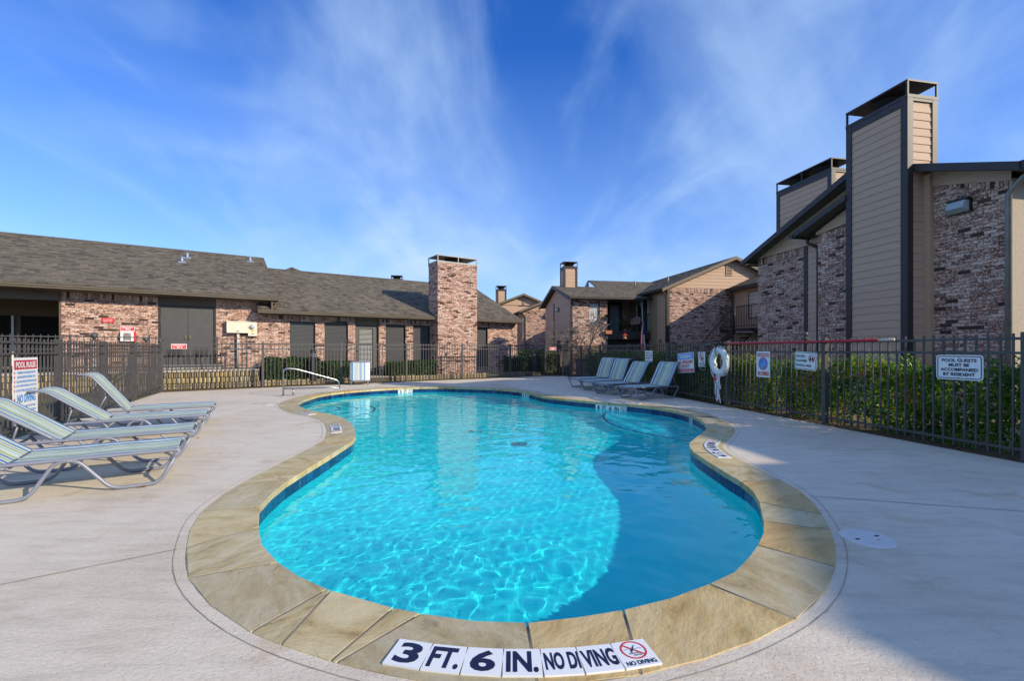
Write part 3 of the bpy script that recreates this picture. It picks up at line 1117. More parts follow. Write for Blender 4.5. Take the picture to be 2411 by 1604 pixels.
def stone(fa_in, fa_out, fb_in, fb_out):
    """stone between two joints given as fractional indices on the inner/outer edge"""
    def samp(f0, f1, d):
        n = max(1, int(abs(f1 - f0) / 5))
        pts = []
        for k in range(n + 1):
            f = f0 + (f1 - f0) * k / n
            p, nn = curve_at(f)
            j = noise.noise(Vector((p.x * 9, p.y * 9, d * 10))) * 0.007
            pts.append(p + nn * (d + j))
        return pts
    P = samp(fa_in, fb_in, -0.025) + samp(fb_out, fa_out, 0.385)
    if area2(P) < 0:
        P = P[::-1]
    P = poly_offset(P, 0.0065)
    Q = poly_offset(P, 0.0012)
    if area2(Q) < 0.002:
        return
    z = random.uniform(0.0040, 0.0047)
    n = len(P)
    mb = MB()
    vs = [(p.x, p.y, -0.05) for p in P] + [(p.x, p.y, z - 0.0012) for p in P] + [(p.x, p.y, z) for p in Q]
    fs = []
    for a in (0, 1):
        for i in range(n):
            j = (i + 1) % n
            fs.append((a * n + i, a * n + j, (a + 1) * n + j, (a + 1) * n + i))
    fs.append(tuple(range(2 * n, 3 * n)))
    fs.append(tuple(range(n - 1, -1, -1)))
    mb.add(vs, fs)
    pool.part('coping_stone', mb, MT['stone'])


def build_coping():
    random.seed(23)
    per_m = NP / PERIM
    joints = []
    f = 0.0
    while f < NP - 0.35 * per_m:
        skew = random.uniform(-0.17, 0.17) * per_m
        joints.append((f, f + skew))
        if random.random() < 0.36:       # a wedge-shaped sliver
            w = random.uniform(0.14, 0.26) * per_m
            if random.random() < 0.5:
                joints.append((f + 0.025 * per_m, f + skew + w))
            else:
                joints.append((f + w, f + skew + 0.025 * per_m))
                f += w
        f += random.uniform(0.34, 0.72) * per_m
    for a in range(len(joints)):
        b_ = (a + 1) % len(joints)
        i1, o1 = joints[b_]
        if b_ == 0:
            i1 += NP; o1 += NP
        stone(joints[a][0], joints[a][1], i1, o1)


build_coping()

# waterline tiles and the depth numbers
SKIP_TILES = set()
NT = int(PERIM / 0.155)
TH = 0.16


def wall_frame(f, d=0.0):
    p, n = curve_at(f)
    right = Vector((-n.y, n.x, 0))           # seen from the water, looking at the wall
    # local x = to the right of someone in the pool, local y = into the wall
    x = Vector((n.y, -n.x, 0))
    m = Matrix(((x.x, n.x, 0, p.x + n.x * d), (x.y, n.y, 0, p.y + n.y * d), (0, 0, 1, 0), (0, 0, 0, 1)))
    return m


def wall_marker(x, y, items):
    f0 = nearest(x, y)
    stp = NP / NT
    k0 = round(f0 / stp)
    res = []
    n = len(items)
    for i, it in enumerate(items):
        k = (k0 - (i - (n - 1) // 2)) % NT          # to the right seen from the water = decreasing index (ccw loop)
        SKIP_TILES.add(k)
        Mx = wall_frame(k * stp, 0.0)
        w = TH * 0.97
        tb = MB()
        tb.bx(-w / 2, w / 2, -0.004, 0.02, -0.205, -0.052)
        tile = pool.inst('depth_marker_tile', tb.mesh('depth_marker_tile', MT['white']), Mx)
        lm = MB()
        if it == 'o':
            ring_into(lm, 0, -0.125, 0.05, 0.06, -0.006)
            bar_into(lm, -0.035, -0.09, 0.035, -0.16, 0.01, -0.006)
            bar_into(lm, -0.03, -0.15, 0.03, -0.1, 0.008, -0.006)
        else:
            text_into(lm, it, BD, 0, -0.122, 0.1 if len(it) > 1 else 0.07, 0.1, -0.006)
        t = bpy.data.objects.new('lettering', lm.mesh('lettering', MT['black']))
        COL.objects.link(t)
        t.parent = tile


wall_marker(-3.5, 14.75, ['3', 'FT', 'o'])
wall_marker(0.6, 13.3, ['4', 'FT', 'o'])
wall_marker(2.55, 10.75, ['4', 'FT', '6', 'IN', 'o'])
wall_marker(3.05, 8.6, ['o'])


def build_tiles():
    stp = NP / NT
    tb = MB()
    w = PERIM / NT - 0.005
    tb.bx(-w / 2, w / 2, -0.001, 0.019, -0.204, -0.051)
    me = tb.mesh('waterline_tile', MT['tile'])
    for k in range(NT):
        if k not in SKIP_TILES:
            pool.inst('waterline_tile', me, wall_frame(k * stp))


build_tiles()


def coping_marker(x, y, items, arc=None):
    """a row of 15 cm tiles let into the coping, read from the deck"""
    f0 = nearest(x, y)
    ia = INNER[(f0 - 14) % NP]; ib = INNER[f0]; ic = INNER[(f0 + 14) % NP]
    turn = NRM[(f0 - 14) % NP].angle_signed(NRM[(f0 + 14) % NP])
    kap = -turn / max((ic - ia).length, 1e-6)
    per = NP / PERIM * 0.153 / max(0.6, 1 + 0.24 * kap)
    n = len(items)
    for i, it in enumerate(items):
        f = f0 + (i - (n - 1) / 2) * per          # seen from the deck facing the water, right = increasing index
        p, nn = curve_at(f)
        c = p + nn * 0.24
        yv = -nn
        if arc:
            a_ = (i - (n - 1) / 2) * 0.1525 / arc[2]
            c = Vector((arc[0] + arc[2] * math.sin(a_), arc[1] + arc[2] * (1 - math.cos(a_))))
            yv = Vector((-math.sin(a_), math.cos(a_)))
        xv = Vector((yv.y, -yv.x))
        Mx = Matrix(((xv.x, yv.x, 0, c.x), (xv.y, yv.y, 0, c.y), (0, 0, 1, 0), (0, 0, 0, 1)))
        tb = MB()
        h = 0.0755
        tb.bx(-h, h, -h, h, -0.01, 0.0125)
        tile = pool.inst('depth_marker_tile', tb.mesh('depth_marker_tile', MT['white']), Mx)
        lm, rm = MB(), MB()
        z = 0.0135
        if it == 'o':
            text_flat(lm, 'NO DIVING', BD, 0.125, 0.024, z, 0, -0.055)
            text_flat(lm, 'SHALLOW', MD, 0.05, 0.009, z, 0.0, -0.001)
            text_flat(lm, 'WATER', MD, 0.036, 0.009, z, 0.006, -0.0135)
            ring_into(rm, 0.002, 0.018, 0.046, 0.0535, z, 32, True)
            bar_into(rm, -0.03, 0.05, 0.034, -0.014, 0.007, z + 0.0005, True)
            # diver: slim diagonal body, wave line
            lm.add([(-0.014, -0.002, z + 0.001), (-0.004, 0.012, z + 0.001), (0.012, 0.036, z + 0.001), (0.02, 0.05, z + 0.001), (0.006, 0.034, z + 0.001), (-0.012, 0.014, z + 0.001)], [(0, 1, 2, 3, 4, 5)])
            for k in range(6):
                bar_into(lm, -0.036 + k * 0.013, 0.022 + (k % 2) * 0.003, -0.026 + k * 0.013, 0.022 + ((k + 1) % 2) * 0.003, 0.0018, z + 0.0006, True)
            ro = bpy.data.objects.new('prohibition_ring', rm.mesh('prohibition_ring', MT['red']))
            COL.objects.link(ro); ro.parent = tile
        elif it in ('NO DI', 'VING'):
            text_flat(lm, it, LT_B, 0.138, 0.1, z, 0.002 if it == 'VING' else 0.004)
        else:
            wd = {1: 0.1, 2: 0.11, 3: 0.125}[len(it)]
            text_flat(lm, it, BD, wd, 0.12, z)
        t = bpy.data.objects.new('lettering', lm.mesh('lettering', MT['navyink']))
        COL.objects.link(t); t.parent = tile


LT_B = BD
MARK = ['3', 'FT.', '6', 'IN.', 'NO DI', 'VING', 'o']
coping_marker(0.04, 2.02, MARK, (0.04, 1.775, 2.05))
coping_marker(-2.45, 7.2, ['3', 'FT.', 'NO DI', 'VING', 'o'])
coping_marker(-3.75, 8.95, ['3', 'FT.', 'o'])
coping_marker(2.25, 5.75, ['4', 'FT.', '6', 'IN.', 'NO DI', 'VING', 'o'])
coping_marker(2.6, 10.75, ['4', 'FT.', '6', 'IN.', 'NO DI', 'VING', 'o'])
coping_marker(0.9, 13.1, ['4', 'FT.', 'NO DI', 'VING', 'o'])

# ================================================================ DECK AND GROUND


def fill_with_hole(name, outer, hole, z, mat, kind):
    bm = bmesh.new()
    es = []
    for loop in (outer, hole):
        vs = [bm.verts.new((p[0], p[1], z)) for p in loop]
        es += [bm.edges.new((vs[i], vs[(i + 1) % len(vs)])) for i in range(len(vs))]
    bmesh.ops.triangle_fill(bm, use_beauty=True, edges=es)
    bmesh.ops.recalc_face_normals(bm, faces=bm.faces)
    if bm.faces and sum(f.normal.z for f in bm.faces) < 0:
        bmesh.ops.reverse_faces(bm, faces=bm.faces)
    me = bpy.data.meshes.new(name)
    bm.to_mesh(me)
    bm.free()
    me.materials.append(mat)
    o = bpy.data.objects.new(name, me)
    COL.objects.link(o)
    o['kind'] = kind
    return o


def cw(x, y):
    p = CF @ Vector((x, y, 0)); return (p.x, p.y)


def rw(x, y):
    p = RF @ Vector((x, y, 0)); return (p.x, p.y)


DECK = [(-5.1, 2.4), (-3.2, -4), rw(6.35, -5), rw(6.35, 3.7), rw(6.32, 12.0), rw(6.25, 20.4), cw(13.6, -1.92), cw(8.0, -1.85), cw(2.0, -2.0), cw(-0.5, -2.15), (-10.2, 13.3), (-7.45, 7.55)]
deck = fill_with_hole('deck', DECK, COPE_HOLE, 0.0, MT['deck'], 'structure')
HOLE2 = [(p.x, p.y) for p in offs(0.2, 4)[::6]]
ground = fill_with_hole('ground', [(-300, -200), (300, -200), (300, 400), (-300, 400)], HOLE2, -0.03, MT['grass'], 'structure')


def joint_strip(pts, w=0.009):
    mb = MB()
    for a, b_ in zip(pts, pts[1:]):
        a = Vector(a); b_ = Vector(b_)
        d = (b_ - a).normalized(); n = Vector((-d.y, d.x)) * w / 2
        mb.add([(a.x + n.x, a.y + n.y, 0.003), (a.x - n.x, a.y - n.y, 0.003), (b_.x - n.x, b_.y - n.y, 0.003), (b_.x + n.x, b_.y + n.y, 0.003)], [(0, 1, 2, 3)])
    o = bpy.data.objects.new('control_joint', mb.mesh('control_joint', MT['joint']))
    COL.objects.link(o)
    o.parent = deck


def jl(x0, y0, x1, y1, n=14, amp=0.006):
    pts = []
    for k in range(n + 1):
        t = k / n
        x, y = x0 + (x1 - x0) * t, y0 + (y1 - y0) * t
        pts.append((x + amp * noise.noise(Vector((x * 3, y * 3, 1))), y + amp * noise.noise(Vector((x * 3, y * 3, 5)))))
    return pts


joint_strip(jl(-2.06, 2.8, -4.3, 1.25))
joint_strip(jl(2.5, 3.82, 5.6, 3.0))
joint_strip(jl(-3.3, 8.3, -7.0, 6.6))
joint_strip(jl(3.75, 8.0, 5.1, 7.85))
joint_strip(jl(-2.4, 15.4, -2.2, 18.6))
joint_strip(jl(0.4, 1.5, 0.55, -3.0))
# the hairline where the deck coating stops at the coping
joint_strip([(p.x, p.y) for p in offs(0.435, 8)[::3]] + [tuple(offs(0.435, 8)[0])], 0.004)

# leaf and soil strip at the foot of the fences
def strip(name, poly, z, mat, kind='structure'):
    mb = MB()
    mb.add([(x, y, z) for x, y in poly], [tuple(range(len(poly)))])
    o = bpy.data.objects.new(name, mb.mesh(name, mat)); COL.objects.link(o); o['kind'] = kind
    if mb.f and o.data.polygons[0].normal.z < 0:
        o.data.flip_normals()
    return o


strip('planting_bed', [rw(6.2, -4), rw(9.9, -4), rw(9.9, 21), rw(6.2, 21)], -0.012, MT['soil'])

# a few skimmer lids, dry leaves and specks on the deck
def lid(x, y, label, k=1.0):
    t = T('skimmer_lid', label, 'skimmer lid', (x, y, 0), 0.3, 'round white skimmer lids let into the deck')
    mb = MB(); mb.lathe([(0.152 * k, 0.0), (0.152 * k, 0.005), (0.147 * k, 0.008)], n=40, smooth=False)
    t.part('cover', mb, M('lid_plastic', (0.55, 0.53, 0.5), (0.68, 0.66, 0.63), 12, 0.5), local=True)
    for sx in (-0.085, 0.085):
        mb = MB(); mb.bx(sx - 0.016, sx + 0.016, -0.008, 0.008, 0.0075, 0.0095)
        t.part('finger_slot', mb, MT['black'], local=True)
    mb = MB(); mb.bx(0.02, 0.045, -0.05, -0.045, 0.0075, 0.0092)
    t.part('red_mark', mb, MT['red'], local=True)


lid(2.31, 2.96, 'round white skimmer lid in the shaded deck right of the coping')
lid(-5.45, 10.2, 'small round white skimmer lid in the sunlit deck left of the pool steps', 0.85)


def leaf_shape(mb, x, y, z, a, s, curl):
    c, sn = math.cos(a), math.sin(a)
    def q(u, v, w):
        return (x + (u * c - v * sn) * s, y + (u * sn + v * c) * s, z + w * s)
    mb.add([q(-1, 0, 0.1), q(-0.2, -0.45, curl), q(0.9, 0, 0.15), q(-0.2, 0.45, curl), q(-0.1, 0, 0.02)], [(0, 1, 4), (1, 2, 4), (2, 3, 4), (3, 0, 4)])


DL = [(-4.35, 6.3, 0.03, 'dry brown leaf on the deck between the sunlit loungers and the coping'), (-3.62, 4.72, 0.035, 'curled dry leaf alone on the open deck left of the waist of the pool'),
      (-3.3, 4.05, 0.045, 'pale dry leaf by the foot of the nearest lounger')]
for x, y, s, lab in DL:
    mb = MB(); leaf_shape(mb, x, y, 0.004, random.uniform(0, 6), s, 0.3)
    single('dry_leaf', lab, 'leaf', mb, MT['dryleaf'], (x, y, 0), 'dry leaves lying on the deck')
mb = MB()
for k in range(5):
    leaf_shape(mb, -0.62 + random.uniform(-.09, .09), 7.6 + random.uniform(-.06, .06), WZ + 0.006, random.uniform(0, 6), 0.06, 0.2)
single('floating_leaves', 'small raft of dead leaves floating in the middle of the pool', 'leaves', mb, MT['dryleaf'], (-0.62, 7.6, WZ))

# ================================================================ BUILDERS FOR THE BUILDINGS
CO_H, CO_L, BR_H, BR_L = 0.0677, 0.2137, 0.0573, 0.2032
UNITBRICK = None


def unit_brick():
    global UNITBRICK
    if UNITBRICK is None:
        mb = MB()
        mb.box((-0.5, -1, -0.5), (1, 0, 0), (0, 2, 0), (0, 0, 1), skip=(4,))
        UNITBRICK = mb.mesh('brick', MT['brick'])
    return UNITBRICK


class Bricks:
    def __init__(s, t):
        s.t, s.sp = t, []

    def wall(s, o, ux, n, W, H, holes=(), top=None, bottom=0.0, soldier=False, back=True, thick=0.2, backname='wall', zmin=0.0):
        """o: lower left corner seen from outside; ux: unit vector to the right; n: outward normal"""
        o, ux, n = Vector(o), Vector(ux), Vector(n)
        top = top or (lambda u: H)
        sold_h = BR_L + 0.0104 if soldier else 0.0
        rows = int(H / CO_H) + 1
        for r in range(rows):
            z0 = r * CO_H
            if z0 < zmin:
                continue
            off = (r % 2) * CO_L / 2
            u = -off
            while u < W:
                a, b_ = max(u, 0), min(u + BR_L, W)
                u += CO_L
                segs = [(a, b_)]
                for (h0, h1, g0, g1) in holes:
                    if z0 + BR_H > g0 + 0.01 and z0 < g1 - 0.01:
                        ns = []
                        for (p, q) in segs:
                            if q <= h0 or p >= h1:
                                ns.append((p, q))
                            else:
                                if p < h0: ns.append((p, h0))
                                if q > h1: ns.append((h1, q))
                        segs = ns
                for (p, q) in segs:
                    if q - p < 0.025:
                        continue
                    zt = top((p + q) / 2) - sold_h
                    h = BR_H
                    if z0 + 0.02 > zt:
                        continue
                    if z0 + h > zt:
                        h = zt - z0
                    if h > 0.015:
                        s.sp.append((o + ux * ((p + q) / 2) + Vector((0, 0, z0 + h / 2)), ux, n, q - p, h))
        if soldier:
            u = 0.0
            while u < W - 0.02:
                w = min(BR_H, W - u)
                zt = top(u + w / 2)
                hit = any(u + w > h0 + 0.01 and u < h1 - 0.01 and g1 > zt - sold_h + 0.02 for (h0, h1, g0, g1) in holes)
                if not hit:
                    s.sp.append((o + ux * (u + w / 2) + Vector((0, 0, zt - BR_L / 2)), ux, n, w, BR_L))
                u += CO_H
        if back:
            mb = MB()
            cuts = sorted({0.0, W} | {c for h in holes for c in h[:2] if 0 < c < W})
            for a, b_ in zip(cuts, cuts[1:]):
                m = (a + b_) / 2
                zs = [0.0]
                for h in sorted([h for h in holes if h[0] <= m <= h[1]], key=lambda h: h[2]):
                    zs += [h[2], h[3]]
                zs.append(None)
                for k in range(0, len(zs), 2):
                    z0, z1 = zs[k], zs[k + 1]
                    ta, tb = (top(a), top(b_)) if z1 is None else (z1, z1)
                    if max(ta, tb) - z0 < 0.005:
                        continue
                    A, B = o + ux * a, o + ux * b_
                    mb.prism([A + Vector((0, 0, z0)), B + Vector((0, 0, z0)), B + Vector((0, 0, tb)), A + Vector((0, 0, ta))], -n * thick)
            s.t.part(backname, mb, MT['mortar'])

    def flush(s, limit=300, parent=None):
        cl = s.t.fr.inverted() @ CAMW
        s.sp.sort(key=lambda q: (q[0] - cl).length)
        me = unit_brick()
        d = 0.011
        for k, (c, ux, n, w, h) in enumerate(s.sp):
            dd = d * random.uniform(0.6, 1.25)
            y = -n
            if k < limit:
                Mx = Matrix(((ux.x * w, y.x * dd, 0, c.x), (ux.y * w, y.y * dd, 0, c.y), (0, 0, h, c.z), (0, 0, 0, 1)))
                s.t.inst('brick', me, Mx, parent)
        if len(s.sp) > limit:
            mb = MB()
            for (c, ux, n, w, h) in s.sp[limit:]:
                dd = d * random.uniform(0.6, 1.25)
                mb.box(c - ux * w / 2 - Vector((0, 0, h / 2)) + n * dd, ux * w, -n * dd * 2, Vector((0, 0, h)), random.uniform(0.001, 0.999), skip=(4,))
            s.t.part('brickwork', mb, MT['brick'], parent, kind='stuff')


def clip_poly(poly, z0, z1):
    def half(P, f):
        out = []
        for i in range(len(P)):
            a, b_ = P[i - 1], P[i]
            fa, fb = f(a), f(b_)
            if (fa >= 0) != (fb >= 0):
                t = fa / (fa - fb)
                out.append((a[0] + (b_[0] - a[0]) * t, a[1] + (b_[1] - a[1]) * t))
            if fb >= 0:
                out.append(b_)
        return out
    P = half(poly, lambda p: p[1] - z0)
    return half(P, lambda p: z1 - p[1]) if P else P


def siding(t, o, ux, n, poly, exp=0.165, parent=None, name='siding_board', mat='siding', zref=None):
    o, ux, n = Vector(o), Vector(ux), Vector(n)
    lo = min(p[1] for p in poly); hi = max(p[1] for p in poly)
    z = lo if zref is None else zref
    k = 0
    while z < hi - 0.004:
        P = clip_poly(poly, max(z, lo), min(z + exp, hi))
        if len(P) >= 3 and max(p[1] for p in P) - min(p[1] for p in P) > 0.01:
            mb = MB()
            fr = []
            for (u, zz) in P:
                d = 0.017 - 0.013 * (zz - z) / exp
                fr.append(o + ux * u + Vector((0, 0, zz)) + n * d)
            bk = [o + ux * u + Vector((0, 0, zz)) - n * 0.01 for (u, zz) in P]
            m = len(P)
            fs = [tuple(range(m))] + [((i + 1) % m, i, m + i, m + (i + 1) % m) for i in range(m)]
            nn = Vector((0, 0, 0))
            for i in range(m):
                nn += fr[i].cross(fr[(i + 1) % m])
            if nn.dot(n) < 0:
                fs = [f[::-1] for f in fs]
            mb.add(fr + bk, fs)
            t.part(name, mb, MT[mat], parent)
        z += exp
        k += 1


def shingles(t, o, ux, up, W, L, parent, limit=300, keep=None, exp=0.142):
    """courses of tabs on a slope. o: eave corner, up: unit vector up the slope"""
    o, ux, up = Vector(o), Vector(ux), Vector(up)
    n = ux.cross(up).normalized()
    if n.z < 0:
        n = -n
    sp = []
    rows = int(L / exp)
    for r in range(rows + 1):
        u = -random.uniform(0, 0.3)
        while u < W:
            w = random.choice((0.1, 0.14, 0.2, 0.26))
            a, b_ = max(0, u), min(W, u + w - 0.004)
            u += w
            if b_ - a < 0.03:
                continue
            v0 = r * exp - (0.012 if random.random() < 0.4 else 0)
            v1 = min(r * exp + exp + 0.03, L)
            if v1 - v0 < 0.02:
                continue
            if keep and not keep((a + b_) / 2, (v0 + v1) / 2):
                continue
            sp.append((a, b_, v0, v1, random.choice((0.005, 0.011))))
    cl = t.fr.inverted() @ CAMW
    sp.sort(key=lambda q: (o + ux * q[0] + up * q[2] - cl).length)

    def geom(mb, a, b_, v0, v1, th, tone):
        p = [o + ux * a + up * v0, o + ux * b_ + up * v0, o + ux * b_ + up * v1, o + ux * a + up * v1]
        q = [p[0] + n * (th + 0.004), p[1] + n * (th + 0.004), p[2] + n * 0.002, p[3] + n * 0.002]
        base = [x - n * 0.004 for x in p]
        fs = [(4, 5, 6, 7), (0, 1, 5, 4), (1, 2, 6, 5), (3, 0, 4, 7)]
        if ux.cross(up).dot(n) < 0:
            fs = [f[::-1] for f in fs]
        mb.add(base + q, fs, tone)
    for s_ in sp[:limit]:
        mb = MB(); geom(mb, *s_, 0.0)
        t.part('shingle', mb, MT['shingle'], parent)
    if len(sp) > limit:
        mb = MB()
        for s_ in sp[limit:]:
            geom(mb, *s_, random.uniform(0.001, 0.999))
        t.part('shingle_field', mb, MT['shingle'], parent, kind='stuff')


def chimney_cap(t, parent, x0, x1, y0, y1, z0, z1, mid_x=0, mid_y=0, mat='trim', flues=1, axis='y'):
    """open metal cap: posts, a flat plate, the flue pipe in between"""
    p = 0.035
    e = 0.02
    xs = [x0 - e, x1 + e - p] + [x0 + (x1 - x0) * (k + 1) / (mid_x + 1) for k in range(mid_x)]
    ys = [y0 - e, y1 + e - p] + [y0 + (y1 - y0) * (k + 1) / (mid_y + 1) for k in range(mid_y)]
    for i, x in enumerate(xs):
        for j, y in enumerate(ys):
            if i < 2 or j < 2:
                if i >= 2 and j >= 2:
                    continue
                mb = MB(); mb.bx(x, x + p, y, y + p, z0 - 0.1, z1 - 0.03)
                t.part('cap_post', mb, MT[mat], parent)
    mb = MB(); mb.bx(x0 - e - 0.004, x1 + e + 0.004, y0 - e - 0.004, y1 + e + 0.004, z1 - 0.035, z1)
    t.part('cap_plate', mb, MT[mat], parent)
    mb = MB()
    mb.bx(x0 - e - 0.006, x1 + e + 0.006, y0 - e - 0.006, y1 + e + 0.006, z0 - 0.03, z0 + 0.035)
    t.part('cap_band', mb, MT[mat], parent)
    for k in range(flues):
        f = (k + 0.5) / flues if flues > 1 else 0.5
        c = ((x0 + x1) / 2, y0 + (y1 - y0) * f, z0) if axis == 'y' else (x0 + (x1 - x0) * f, (y0 + y1) / 2, z0)
        r = 0.36 * min(x1 - x0, y1 - y0)
        mb = MB(); mb.lathe([(r, 0), (r, (z1 - z0) * 0.62), (r * 1.15, (z1 - z0) * 0.66), (r * 1.15, (z1 - z0) * 0.74)], c, 20)
        t.part('flue', mb, MT['dark'], parent)


def board_chimney(t, x0, x1, y0, y1, zb, zt, zc, exp=0.165, narrow_z=None, mid_y=0, flues=1, trim=0.1):
    """timber-framed chimney with lap boards on the two faces seen, trim boards on its corners"""
    mb = MB(); mb.bx(x0 + 0.012, x1, y0 + 0.012, y1, zb, zt)
    ch = t.part('chimney', mb, MT['siding'])
    ft = 0.18
    siding(t, (x0 + 0.012, y1, 0), (0, -1, 0), (-1, 0, 0), [(trim, zb), (y1 - y0 - trim, zb), (y1 - y0 - trim, zt - ft), (trim, zt - ft)], exp, ch)
    zn = narrow_z or zb
    siding(t, (x0, y0 + 0.012, 0), (1, 0, 0), (0, -1, 0), [(trim, zn), (x1 - x0 - trim, zn), (x1 - x0 - trim, zt - ft), (trim, zt - ft)], exp, ch)
    for (a, b_, c, d, e, f) in ((x0 - 0.02, x0 + 0.02, y0 - 0.022, y0 + trim, zb, zt - 0.03), (x0 + 0.022, x0 + trim, y0 - 0.022, y0 + 0.012, zb, zt - 0.03), (x1 - trim, x1 + 0.015, y0 - 0.022, y0 + 0.02, zn, zt - 0.03),
                                (x0 - 0.02, x0 + 0.015, y1 - trim, y1 + 0.02, zb, zt - 0.03), (x0 - 0.017, x0 + 0.012, y0 + trim + 0.003, y1 - trim - 0.003, zt - ft, zt - 0.033), (x0 + trim + 0.003, x1 - trim - 0.003, y0 - 0.018, y0 + 0.012, zt - 0.09, zt - 0.033)):
        mb = MB(); mb.bx(a, b_, c, d, e, f)
        t.part('corner_trim', mb, MT['trim'], ch)
    chimney_cap(t, ch, x0, x1, y0, y1, zt, zc, 0, mid_y, 'trim', flues)
    return ch


def window(t, o, ux, n, x0, x1, z0, z1, pane_mat='screen', depth=0.07, grid=None, fm='frame', parent=None):
    """recessed window; o/ux/n as for walls"""
    o, ux, n = Vector(o), Vector(ux), Vector(n)
    mb = MB()
    fw = 0.035
    Z = Vector((0, 0, 1))
    for (a, b_, c, d) in ((x0, x0 + fw, z0, z1), (x1 - fw, x1, z0, z1), (x0 + fw, x1 - fw, z0, z0 + fw), (x0 + fw, x1 - fw, z1 - fw, z1)):
        mb.box(o + ux * a + Z * c - n * (depth + 0.03), ux * (b_ - a), n * 0.035, Z * (d - c))
    for (a, b_, c, d) in ((x0 - 0.002, x0 + 0.004, z0, z1), (x1 - 0.004, x1 + 0.002, z0, z1), (x0 + 0.004, x1 - 0.004, z1 - 0.004, z1 + 0.002), (x0 + 0.004, x1 - 0.004, z0 - 0.002, z0 + 0.004)):
        mb.box(o + ux * a + Z * c - n * 0.2, ux * (b_ - a), n * 0.195, Z * (d - c))
    w = t.part('window', mb, MT[fm], parent)
    mb = MB()
    mb.box(o + ux * (x0 + fw) + Z * (z0 + fw) - n * (depth + 0.02), ux * (x1 - x0 - 2 * fw), n * 0.006, Z * (z1 - z0 - 2 * fw))
    t.part('pane', mb, MT[pane_mat], w)
    if grid:
        mb = MB()
        nx, nz = grid
        for k in range(1, nx):
            mb.box(o + ux * (x0 + (x1 - x0) * k / nx - 0.009) + Z * (z0 + fw) - n * (depth + 0.012), ux * 0.018, n * 0.014, Z * (z1 - z0 - 2 * fw))
        for k in range(1, nz):
            mb.box(o + ux * (x0 + fw) + Z * (z0 + (z1 - z0) * k / nz - 0.009) - n * (depth + 0.012), ux * (x1 - x0 - 2 * fw), n * 0.016, Z * 0.018)
        t.part('glazing_bar', mb, MT['white'], w)
    return w


def roof_slab(t, name, eaveA, eaveB, ridgeB, ridgeA, th=0.14, mat='shingle'):
    mb = MB()
    a, b_, c, d = (Vector(p) for p in (eaveA, eaveB, ridgeB, ridgeA))
    n = (b_ - a).cross(d - a).normalized()
    if n.z < 0: n = -n
    mb.prism([a, b_, c, d], -n * th)
    return t.part(name, mb, MT[mat])


def wall_lamp(name_label, group, frame, loc, rot, k=1.0):
    t = T('wall_lamp', name_label, 'wall lamp', loc, rot, group, frame=frame)
    mb = MB()
    mb.prism([(-0.16 * k, 0, 0.09 * k), (0.16 * k, 0, 0.09 * k), (0.16 * k, -0.1 * k, 0.11 * k), (-0.16 * k, -0.1 * k, 0.11 * k)], (0, 0, 0.035 * k))
    mb.bx(-0.16 * k, 0.16 * k, -0.05 * k, 0.0, -0.1 * k, 0.09 * k)
    t.part('housing', mb, MT['frame'], local=True)
    mb = MB()
    x = 0.145 * k
    mb.add([(-x, -0.052 * k, -0.09 * k), (x, -0.052 * k, -0.09 * k), (x, -0.052 * k, 0.09 * k), (-x, -0.052 * k, 0.09 * k), (-x * .85, -0.17 * k, -0.03 * k), (x * .85, -0.17 * k, -0.03 * k), (x * .97, -0.13 * k, 0.09 * k), (-x * .97, -0.13 * k, 0.09 * k)],
           [(0, 1, 5, 4), (4, 5, 6, 7), (7, 6, 2, 3), (0, 4, 7, 3), (1, 2, 6, 5)])
    t.part('lens', mb, MT['lamp'], local=True)

# ================================================================ CLUBHOUSE (long low brick building across the pool)
random.seed(31)
X, Y_, Z_ = Vector((1, 0, 0)), Vector((0, 1, 0)), Vector((0, 0, 1))
FRONT = Vector((0, -1, 0))
LEFT = Vector((-1, 0, 0))
club = T('clubhouse', 'long single-storey brick clubhouse with grey shingle roof across the pool', 'clubhouse', (4, 4, 0), frame=CF)
bw = Bricks(club)
bw.wall((-3.05, 0, 0.6), X, FRONT, 2.29, 2.38, soldier=True)
bw.wall((0.82, 0, 0.6), X, FRONT, 1.6, 2.38, soldier=True)
bw.wall((2.42, 0, 0.0), X, FRONT, 3.08, 2.57, soldier=True, holes=[(0.70, 1.58, 0.45, 2.29), (1.92, 2.80, 0.45, 2.29)])
bw.wall((6.47, 0, 0.0), X, FRONT, 2.29, 2.57, soldier=True, holes=[(0.27, 1.13, 0.45, 2.29), (1.47, 2.25, 0.45, 2.29)])
bw.wall((10.67, 0, 0.0), X, FRONT, 2.53, 2.57, soldier=True, holes=[(0.43, 1.01, 0.45, 2.29)])
# chimney breast standing proud of the wall
bw.wall((8.76, -0.75, 0.0), X, FRONT, 1.91, 5.03, backname='chimney_stack', thick=0.9)
bw.wall((8.76, 0.2, 0.0), (0, -1, 0), LEFT, 0.95, 5.03, back=False)
bw.wall((10.67, -0.75, 0.0), (0, 1, 0), (1, 0, 0), 0.9, 5.03, back=False)
bw.flush(300)
chimney_cap(club, None, 8.76, 10.67, -0.75, 0.2, 5.03, 5.32, 1, 0, 'metal_lt', 1, 'x')
for (x0, x1) in ((3.12, 4.0), (4.34, 5.22), (6.74, 7.6), (7.94, 8.72), (11.1, 11.68)):
    window(club, (0, 0, 0), X, FRONT, x0, x1, 0.45, 2.29)
mb = MB(); mb.bx(11.05, 11.74, -0.06, 0.02, 0.38, 0.447); club.part('window_sill', mb, MT['block'])
mb = MB(); mb.bx(13.2, 13.4, 0.0, 9.4, 0, 2.5); mb.bx(-9, 13.2, 9.2, 9.4, 0, 2.5); club.part('side_wall', mb, MT['brickfar'])
